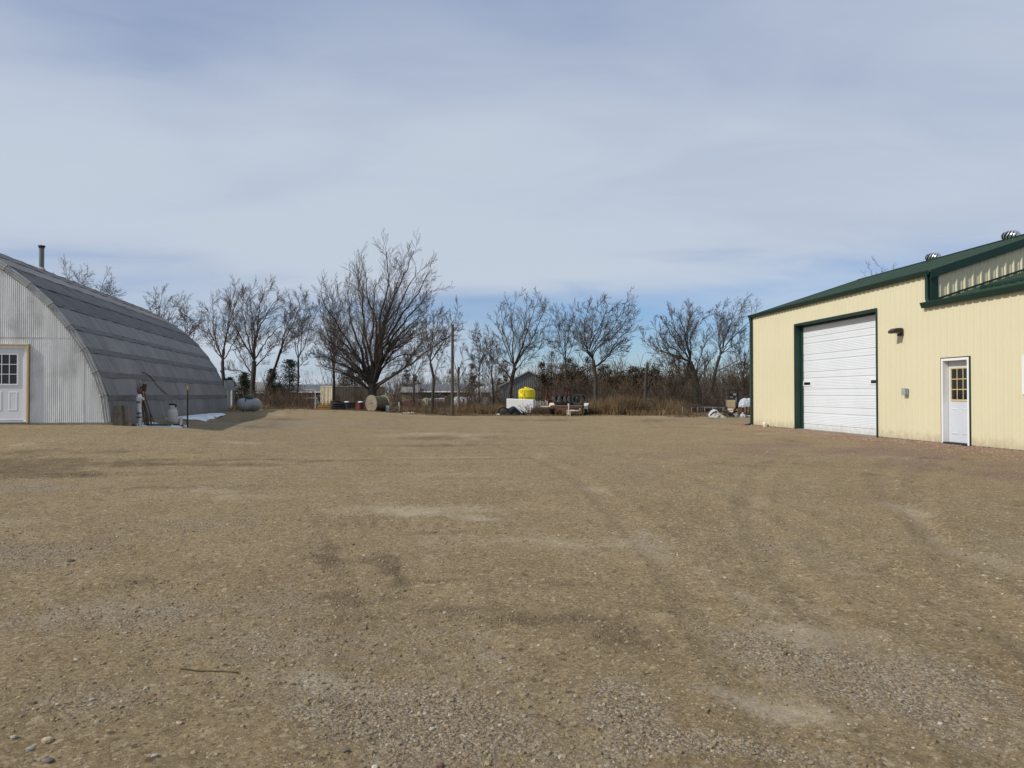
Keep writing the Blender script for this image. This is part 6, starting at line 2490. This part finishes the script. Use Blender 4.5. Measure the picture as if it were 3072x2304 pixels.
q.prism([(.351, .50), (1.5, .50), (1.55, .62), (1.5, .88), (.351, .92)], -.19, .19, 'y')
q.build('body', M['darkwall'], tc_, bevel=.03)
q = MB()
q.box(-.3, .1, -.2, .2, .98, 1.03)
q.box(-.34, -.29, -.2, .2, 1.0, 1.3)
q.build('seat', M['black'], tc_, bevel=.02)
q = MB()
q.lathe([(.15, -.012), (.17, 0), (.15, .012), (.13, 0)], 18, Matrix.Translation((.36, 0, 1.12)) @ Matrix.Rotation(.9, 4, 'Y'), closed=True)
q.tube([(.36, 0, 1.12), (.55, 0, .85)], .02, 6)
q.build('steering_wheel', M['black'], tc_, True)
q = MB()
q.tube([(.9, .1, .88), (.9, .1, 1.35)], .03, 8)
q.build('exhaust', M['rust'], tc_, True)
q = MB()
q.beam((-.3, -.36, .3), (-.3, -.36, 1.5), .06)
q.beam((-.3, .36, .3), (-.3, .36, 1.5), .06)
q.box(-.34, -.26, -.36, .36, 1.47, 1.55)
q.build('roll_bar', M['black'], tc_)
p = on_ground(2200, 43.2)
sg_ = thing('scrap_sign', 'dark board with pale rectangles on a thin post near the tractor', 'board', p)
q = MB()
q.tube([(.16, 0, -.05), (.16, 0, 1.2)], .02, 6)
q.build('post', M['pipe_steel'], sg_, True)
q = MB()
q.box(-.20, .28, -.03, .0, 1.12, 1.32)
q.build('board', M['dark'], sg_)
q = MB()
q.box(-.02, .16, -.036, -.031, 1.19, 1.30)
q.box(-.19, -.03, -.036, -.031, 1.06, 1.11)
q.build('pale_patch', M['grey_plastic'], sg_)
# box under a silver tarp
p = on_ground(2236, 42.0)
sb_ = thing('brown_box', 'brown wooden box under a silver tarp at the building corner', 'box', p)
q = MB()
q.box(-.30, .55, -.3, .4, .22, .54)
q.build('body', M['rust'], sb_)
for x in (-.16, .02, .3):
    q = MB()
    q.box(x, x + .09, -.322, -.301, .22, .54)
    q.build('slat', M['oldwood'], sb_)
q = MB()
q.box(-.5, .9, -.4, .5, .14, .219)
q.beam((-.8, -.5, .16), (.9, -.45, .16), .05)
q.build('skid', M['trailerred'], sb_)
rows = []
for (s, z) in ((1.05, .52), (1.06, .62), (.98, .78), (.80, .92), (.5, 1.0), (.2, 1.02)):
    row = []
    for j in range(29):
        a = 2 * math.pi * j / 28
        ex = max(abs(math.cos(a)), abs(math.sin(a)))
        k = s * (1 + .05 * math.sin(a * 7 + z * 9))
        row.append((.12 + .43 * k * math.cos(a) / ex ** .8, .05 + .36 * k * math.sin(a) / ex ** .8, z + .02 * math.sin(a * 5 + z * 20)))
    rows.append(row)
q = MB().strip(rows)
q.lathe([(.12, 1.015), (.001, 1.02)], 8, Matrix.Translation((.12, .05, 0)))
o = q.build('silver_tarp', M['silver_tarp'], None, False)
o.location = p
tag(o, 'silver tarp draped over the brown box at the building corner', 'tarp')
rg = random.Random(9)
scr = [('bent rusty rail in the scrap pile beside the white tarp', 'rust'), ('long thin grey pipe sloping down beside the white tarp', 'pipe_steel'), ('dark rail in the scrap pile before the tractor', 'dark'), ('pale pipe lying flat before the brown box', 'dirtywhite'), ('dark crooked beam at the foot of the brown box', 'bark')]
for k, (lab, m_) in enumerate(scr):
    p = on_ground(2182 + 14 * k, 41.0 - .15 * k)
    q = MB()
    a = rg.uniform(-.3, .3)
    q.beam((p.x - .5, p.y + a, p.z + .05 + (.35 if k < 2 else .1)), (p.x + .45, p.y - a, p.z + .06), .05, .05)
    o = q.build('scrap_rail', M[m_], None, bevel=.005)
    tag(o, lab, 'scrap', 'scrap at the corner of the cream building')
for k, (u, Y, s, lab, m_) in enumerate([(2196, 40.6, .13, 'dark lump of machine scrap below the tan crate', 'dark'), (2210, 40.3, .15, 'grey engine part lying before the tractor', 'pipe_steel'), (2228, 39.6, .16, 'pale grey casting lying by the downspout', 'grey_plastic'), (2222, 40.8, .12, 'small rusty gear housing near the pale casting', 'rust')]):
    p = on_ground(u, Y)
    q = MB()
    q.lathe([(s * .9, -.02), (s, s * .5), (s * .8, s), (s * .4, s * 1.3), (s * .35, s * 1.7), (.001, s * 1.72)], 9)
    q.box(-s * 1.3, s * .2, -s * .5, s * .5, 0, s * .9)
    o = q.build('machine_part', M[m_], None, bevel=.01)
    o.location = p
    o.rotation_euler = (0, 0, k * 1.1)
    tag(o, lab, 'machine part', 'scrap at the corner of the cream building')

# ------------------------------------------------------------------ beyond the trees: container, houses, shed, vehicles
def box_building(name, label, cat, x0, x1, y0, dep, zb, ze, zr, wall, roof, ov=.35, ridge='x', rz=0.0, fasc=None):
    """small gabled building; local origin at the front left base"""
    b = thing(name, label, cat, (x0, y0, zb), rz)
    w = x1 - x0
    q = MB()
    if ridge == 'x':
        q.box(0, w, 0, dep, 0, ze - zb)
        q.prism([(0, ze - zb), (dep, ze - zb), (dep / 2, zr - zb - .1)], .02, w - .02, 'x')
    else:
        q.prism([(0, 0), (w, 0), (w, ze - zb), (w / 2, zr - zb - .06), (0, ze - zb)], 0, dep, 'y')
    q.build('wall', wall, b)
    h, r = ze - zb, zr - zb
    q = MB()
    if ridge == 'x':
        sl = (r - h) / (dep / 2)
        q.prism([(-ov, h - sl * ov), (dep / 2, r), (dep + ov, h - sl * ov), (dep + ov, h - sl * ov + .1), (dep / 2, r + .12), (-ov, h - sl * ov + .1)], -ov, w + ov, 'x')
    else:
        sl = (r - h) / (w / 2)
        q.prism([(-ov, h - sl * ov), (w / 2, r), (w + ov, h - sl * ov), (w + ov, h - sl * ov + .1), (w / 2, r + .12), (-ov, h - sl * ov + .1)], -ov, dep + ov, 'y')
    q.build('roof', roof, b)
    if fasc is not None and ridge == 'x':
        q = MB()
        q.box(-ov, w + ov, -ov - .05, -ov - .003, h - sl * ov - .10, h - sl * ov + .08)
        q.build('fascia', fasc, b)
    return b


def feature(b, name, x0, x1, z0, z1, m_, out=.03, y=0.0):
    q = MB()
    q.box(x0, x1, y - out, y - .002, z0, z1)
    return q.build(name, m_, b)


ZF = -0.8
# house behind the thick tree on the left, hip-like grey roof
Y = 100
k = Y / F
b = box_building('grey_roofed_house', 'brown house with grey roof behind the thick dark tree on the left', 'house', (672 - 1536) * k, (800 - 1536) * k, Y, 8, ZF, 1.85, 3.1, M['brownwall'], M['shingle2'], .5, fasc=M['white_trim'])
f_ = feature(b, 'window', 1.2, 2.4, 1.0, 2.1, M['white_trim'])
feature(f_, 'pane', 1.27, 2.33, 1.07, 2.03, M['glass'], .045)
f_ = feature(b, 'door', 3.4, 4.3, 0.05, 2.1, M['pine'])
Y = 108
k = Y / F
b = box_building('long_house', 'long low brown house with slate roof and white eave line', 'house', (792 - 1536) * k, (1000 - 1536) * k, Y, 9, ZF, 1.95, 2.9, M['brownwall'], M['shingle'], .5, fasc=M['white_trim'])
for x in (1.0, 4.0, 7.2):
    f_ = feature(b, 'window', x, x + 1.2, 1.0, 2.1, M['white_trim'])
    feature(f_, 'pane', x + .07, x + 1.13, 1.07, 2.03, M['glass'], .045)
Y = 104
k = Y / F
x0, x1 = (1215 - 1536) * k, (1424 - 1536) * k
b = box_building('ranch_house', 'dark ranch house with slate roof and white eave line right of the reel', 'house', x0 + 1.6, x1, Y, 9, ZF, 2.0, 2.85, M['darkwall'], M['shingle'], .6, fasc=M['white_trim'])
w = x1 - x0 - 1.6
for x0_, x1_, z0, z1, m_ in ((.5, 1.4, 1.2, 2.3, 'glass'), (2.2, 3.3, 1.1, 2.3, 'glass'), (4.6, 5.6, .2, 2.3, 'grey_door')):
    f_ = feature(b, 'window', x0_, x1_, z0, z1, M['grey_plastic'])
    feature(f_, 'pane', x0_ + .08, x1_ - .08, z0 + .08, z1 - .08, M['glass'], .045)
for x in (6.35, 6.95, 7.5):
    f_ = feature(b, 'window', x, x + .45, 1.0, 2.35, M['grey_plastic'])
    feature(f_, 'pane', x + .04, x + .41, 1.04, 2.31, M['blue'], .045)
for x in (.1, 1.8, 3.8, 6.0):
    q = MB()
    q.box(x, x + .1, -.55, -.45, 0, 2.55)
    q.build('porch_post', M['pole'], b)
Y = 101.5
k = Y / F
b2 = box_building('garage', 'tan garage wing at the left end of the dark ranch house', 'garage', (1206 - 1536) * k, (1250 - 1536) * k, Y, 5, ZF, 1.75, 2.45, M['tanwall'], M['shingle2'], .3, fasc=M['dark'])
feature(b2, 'garage_door', .25, 1.75, 0, 1.95, M['tanwall'])
# grey gabled shed
Y = 88
k = Y / F
ctr = (1586 - 1536) * k
b = box_building('grey_shed', 'grey ribbed metal shed with low gable behind the yellow tank', 'shed', ctr - 3.5, ctr + 3.5, Y, 9, ZF + .2, EYE + .95, EYE + 2.75, M['steelgrey'], M['steelgrey'], .12, ridge='y')
for i in range(30):
    x = .08 + i * .236
    top = (EYE + .95 - ZF - .2) + (1.8 - .1) * (1 - abs(x - 3.5) / 3.5)
    q = MB()
    q.prism([(x - .03, -.002), (x + .03, -.002), (x + .015, -.05), (x - .015, -.05)], 0, top - .06, 'z')
    q.build('siding_rib', M['steelgrey'], b)
q = MB()
sl = 1.8 / 3.5
q.beam((-.12, -.16, EYE + .95 - ZF - .2 - .06), (3.5, -.16, EYE + 2.75 - ZF - .2), .05, .18, up=(0, -1, 0))
q.beam((7.12, -.16, EYE + .95 - ZF - .2 - .06), (3.5, -.16, EYE + 2.75 - ZF - .2), .05, .18, up=(0, -1, 0))
q.build('rake_trim', M['galv_trim'], b)
# white camper
p = on_ground(1456, 84)
cm = thing('camper_trailer', 'white rounded camper trailer partly hidden left of the grey shed', 'camper', p, math.radians(8))
q = MB()
q.prism([(-.85, .45), (.85, .45), (.85, 2.3), (.65, 2.62), (.3, 2.74), (-.3, 2.74), (-.65, 2.62), (-.85, 2.3)], 0, 4.2, 'y')
q.build('body', M['boatwhite'], cm, bevel=.06)
w_ = feature(cm, 'window', -.5, .5, 1.5, 2.1, M['grey_plastic'])
feature(w_, 'pane', -.45, .45, 1.55, 2.05, M['glass'], .045)
for s in (-1, 1):
    q = MB()
    q.lathe([(.001, -.1), (.34, -.1), (.36, 0), (.34, .1), (.001, .1)], 18, Matrix.Translation((s * .78, 2.0, .36)) @ Matrix.Rotation(math.pi / 2, 4, 'Y'))
    q.build('wheel', M['rubber'], cm, True, auto=40)
q = MB()
q.beam((0, 0, .5), (0, -1.1, .45), .1)
q.build('tow_bar', M['dark'], cm)

# shipping container
Y = 74
k = Y / F
p = on_ground(964, Y)
ct_ = thing('shipping_container', 'cream ribbed shipping container behind the brush', 'container', (p.x, Y, p.z), math.radians(-48))
Hc, Wc, Lc = 2.30, 2.35, 6.0


def corr(a, b, n, mk):
    rows = [[], []]
    for i in range(n):
        for t, h in ((0, 0), (.22, 0), (.36, -.06), (.78, -.06), (.92, 0)):
            s = a + (b - a) * (i + t) / n
            rows[0].append(mk(s, h, .12))
            rows[1].append(mk(s, h, Hc - .08))
    rows[0].append(mk(b, 0, .12))
    rows[1].append(mk(b, 0, Hc - .08))
    return MB().strip(rows)


corr(.08, Wc - .08, 6, lambda s, h, z: (s, -h - .07, z)).build('end_panel', M['container'], ct_)
corr(.08, Lc - .08, 20, lambda s, h, z: (Wc + h + .07, s, z)).build('side_panel', M['container_shade'], ct_)
q = MB()
for z0, z1 in ((0, .12), (Hc - .08, Hc)):
    q.box(0, Wc + .08, -.09, .02, z0, z1)
    q.box(Wc - .02, Wc + .08, .0201, Lc, z0, z1)
q.box(-.01, .08, -.095, .02, .1205, Hc - .0805)
q.box(Wc - .08, Wc + .085, -.095, .08, .1205, Hc - .0805)
q.box(Wc - .02, Wc + .085, Lc - .08, Lc, .1205, Hc - .0805)
q.build('frame', M['container'], ct_)
q = MB()
q.box(.01, Wc - .03, .03, Lc - .01, .05, Hc - .02)
q.build('body', M['container_shade'], ct_)
for x in (.8, 1.55):
    q = MB()
    q.tube([(x, -.11, .15), (x, -.11, Hc - .1)], .025, 6)
    q.build('lock_rod', M['container'], ct_, True)


# parked vehicles beyond the brush
def car(label, u, Y, rz, paint, h=1.75):
    p = on_ground(u, Y)
    c = thing('parked_car', label, 'car', p, rz, 'vehicles parked beyond the brush')
    q = MB()
    s = h / 1.75
    q.prism([(-2.2, .35), (2.2, .35), (2.25, .7), (2.2, .98 * s), (1.0, 1.08 * s), (.35, 1.62 * s), (.1, 1.72 * s), (-1.7, 1.75 * s), (-2.05, 1.55 * s), (-2.2, 1.0 * s)], -.88, .88, 'x')
    q.v = [(y * .0 + xx, yy, z) if False else (-xx if False else xx, -yy, z) for xx, yy, z in q.v]
    for i, (xx, yy, z) in enumerate(q.v):
        if z > 1.05 * s:
            q.v[i] = (xx * (1 - .18 * (z - 1.05 * s) / (.7 * s)), yy, z)
    q.build('body', paint, c, bevel=.05)
    q = MB()
    q.add([(-.78, -1.02, 1.12 * s), (.78, -1.02, 1.12 * s), (.68, -.40, 1.60 * s), (-.68, -.40, 1.60 * s)], [(0, 1, 2, 3)])
    q.v = [(a, b - .02, z + .012) for a, b, z in q.v]
    q.build('windscreen', M['glass'], c)
    for sx in (-1, 1):
        q = MB()
        q.add([(sx * .86, -.85, 1.12 * s), (sx * .86, 1.75, 1.12 * s), (sx * .755, 1.6, 1.58 * s), (sx * .755, -.3, 1.58 * s)], [(0, 1, 2, 3)])
        q.v = [(a + sx * .022, b, z) for a, b, z in q.v]
        q.build('side_window', M['glass'], c)
        q = MB()
        q.box(sx * .72 - .14, sx * .72 + .14, -2.27, -2.22, .72, .90)
        q.build('headlight', M['lens'], c, bevel=.01)
        for y in (-1.4, 1.35):
            q = MB()
            q.lathe([(.001, -.1), (.31, -.11), (.34, -.05), (.34, .05), (.31, .11), (.001, .1)], 18, Matrix.Translation((sx * .82, y, .34)) @ Matrix.Rotation(math.pi / 2, 4, 'Y'))
            wh = q.build('wheel', M['rubber'], c, True, auto=40)
    q = MB()
    q.box(-.5, .5, -2.275, -2.22, .66, .9)
    q.build('grille', M['dark'], c)
    q = MB()
    q.box(-.86, .86, -2.30, -2.20, .42, .60)
    q.build('bumper', M['grey_plastic'], c, bevel=.02)


car('silver car with rounded windscreen left of the cream container', 930, 92, .15, M['carpaint'])
car('white topped car half hidden in the brush, left of the silver car', 880, 96, .5, M['carpaint_w'], 1.9)
# boat, white tanks, red tractor, panels by the ranch house
p = on_ground(1300, 74)
bt = thing('small_boat', 'small white boat on blocks in front of the ranch house', 'boat', p, math.radians(12))
rows = []
for i in range(9):
    t = i / 8
    wd = .62 * math.sin(math.pi * min(t * .62 + .38, 1.0)) ** .7 * (1 if t < .98 else .5)
    x = 1.5 - 3.0 * t if False else -1.6 + 3.0 * t
    wd = .6 * (1 - (t ** 3) * .96)
    z0 = .45 + .25 * t ** 3
    rows.append([(x, -wd, .95 + .12 * t), (x, -wd * .9, .7 + .1 * t), (x, 0, z0), (x, wd * .9, .7 + .1 * t), (x, wd, .95 + .12 * t)])
MB().strip(rows).build('hull', M['boatwhite'], bt, True)
q = MB()
q.strip([[r[0] for r in rows], [((r[0][0]), 0, r[0][2] + .05) for r in rows], [r[4] for r in rows]])
q.build('deck', M['boatwhite'], bt, True)
q = MB()
q.box(-.9, -.7, -.4, .4, -.05, .6)
q.box(.6, .8, -.3, .3, -.05, .65)
q.build('cradle', M['oldwood'], bt)
p = on_ground(1291, 73)
q = MB()
q.lathe([(.4, 0), (.45, .3), (.42, .8), (.3, 1.05), (.12, 1.1), (.001, 1.1)], 16)
o = q.build('pale_tub', mat('pale_yellow_plastic', (.6, .6, .35), (.55, .55, .3), .5), None, True)
o.location = on_ground(1280, 73)
tag(o, 'pale yellow plastic tub left of the small boat', 'tub')
wt = thing('white_tank', 'pair of joined low white tanks right of the dead snag', 'tank', on_ground(1392, 66))
for x in (-.4, .45):
    q = MB()
    q.lathe([(.001, -.52), (.30, -.50), (.42, -.42), (.45, -.2), (.45, .2), (.42, .42), (.30, .50), (.001, .52)], 20, Matrix.Translation((x, 0, .62)) @ Matrix.Rotation(math.pi / 2, 4, 'Y'))
    q.build('tank', M['boatwhite'], wt, True, auto=50)
q = MB()
q.box(-.7, .8, -.3, .3, -.1, .25)
q.build('stand', M['oldwood'], wt)
tn = thing('plywood_panel', 'orange tan plywood panel leaning in front of the blue windows', 'panel', on_ground(1406, 92))
q = MB()
q.prism([(-.9, .9), (.75, .95), (.7, 1.75), (-.85, 1.8)], -.02, .03, 'y')
q.build('panel', mat('orange_plywood', (.42, .235, .095), (.36, .2, .08), .8, scale=3), tn)
q = MB()
q.beam((-.7, 0, 0), (-.7, 0, .95), .08)
q.beam((.6, 0, 0), (.6, 0, .98), .08)
q.build('leg', M['oldwood'], tn)
cb_ = thing('cabinet', 'brown cabinet standing in the brush left of the wooden pole', 'cabinet', on_ground(1342, 58))
q = MB()
q.box(-.22, .22, -.2, .2, .2, 1.12)
q.build('body', M['oldwood'], cb_)
q = MB()
q.box(-.2, .2, -.222, -.201, .24, 1.08)
q.build('door', M['brownwall'], cb_)


def cart(u, Y, label, m_, s=1.0, rz=0.0):
    """small garden machine: seat, hood, wheels"""
    c = thing('garden_tractor', label, 'garden tractor', on_ground(u, Y), rz, 'garden machines in front of the ranch house')
    q = MB()
    q.prism([(-.9, .3), (.9, .3), (.9, .8), (.2, .85), (.15, .55), (-.5, .55), (-.55, .75), (-.9, .75)], -.32, .32, 'y')
    q.v = [(a * s, b * s, z * s) for a, b, z in q.v]
    q.build('hood', m_, c, bevel=.04)
    q = MB()
    q.box(-.6 * s, -.2 * s, -.25 * s, .25 * s, .62 * s, .72 * s)
    q.box(-.68 * s, -.6 * s, -.25 * s, .25 * s, .66 * s, 1.15 * s)
    q.build('seat', M['black'], c, bevel=.02)
    q = MB()
    q.tube([(.15 * s, 0, .8 * s), (-.05 * s, 0, 1.15 * s)], .03, 6)
    q.lathe([(.14, -.015), (.18, 0), (.14, .015)], 12, Matrix.Translation((-.06 * s, 0, 1.16 * s)) @ Matrix.Rotation(-.6, 4, 'Y'), closed=True)
    q.build('steering_wheel', M['black'], c, True)
    for x, y, r in ((-.6, -.42, .3), (-.6, .42, .3), (.65, -.38, .2), (.65, .38, .2)):
        q = MB()
        q.lathe([(.001, -.08), (r, -.09), (r * 1.05, 0), (r, .09), (.001, .08)], 16, Matrix.Translation((x * s, y * s, r * s)) @ Matrix.Rotation(math.pi / 2, 4, 'X') @ Matrix.Scale(s, 4))
        q.build('wheel', M['rubber'], c, True, auto=40)


cart(1222, 76, 'dark garden tractor nearest the cable reel, before the tan garage', M['darkwall'], 1.1, .3)
cart(1244, 74, 'dull red garden tractor before the tan garage', M['darkred'], 1.1, 2.8)
cart(1262, 75, 'red garden tractor before the left end of the ranch house porch', M['red'], 1.1, .2)
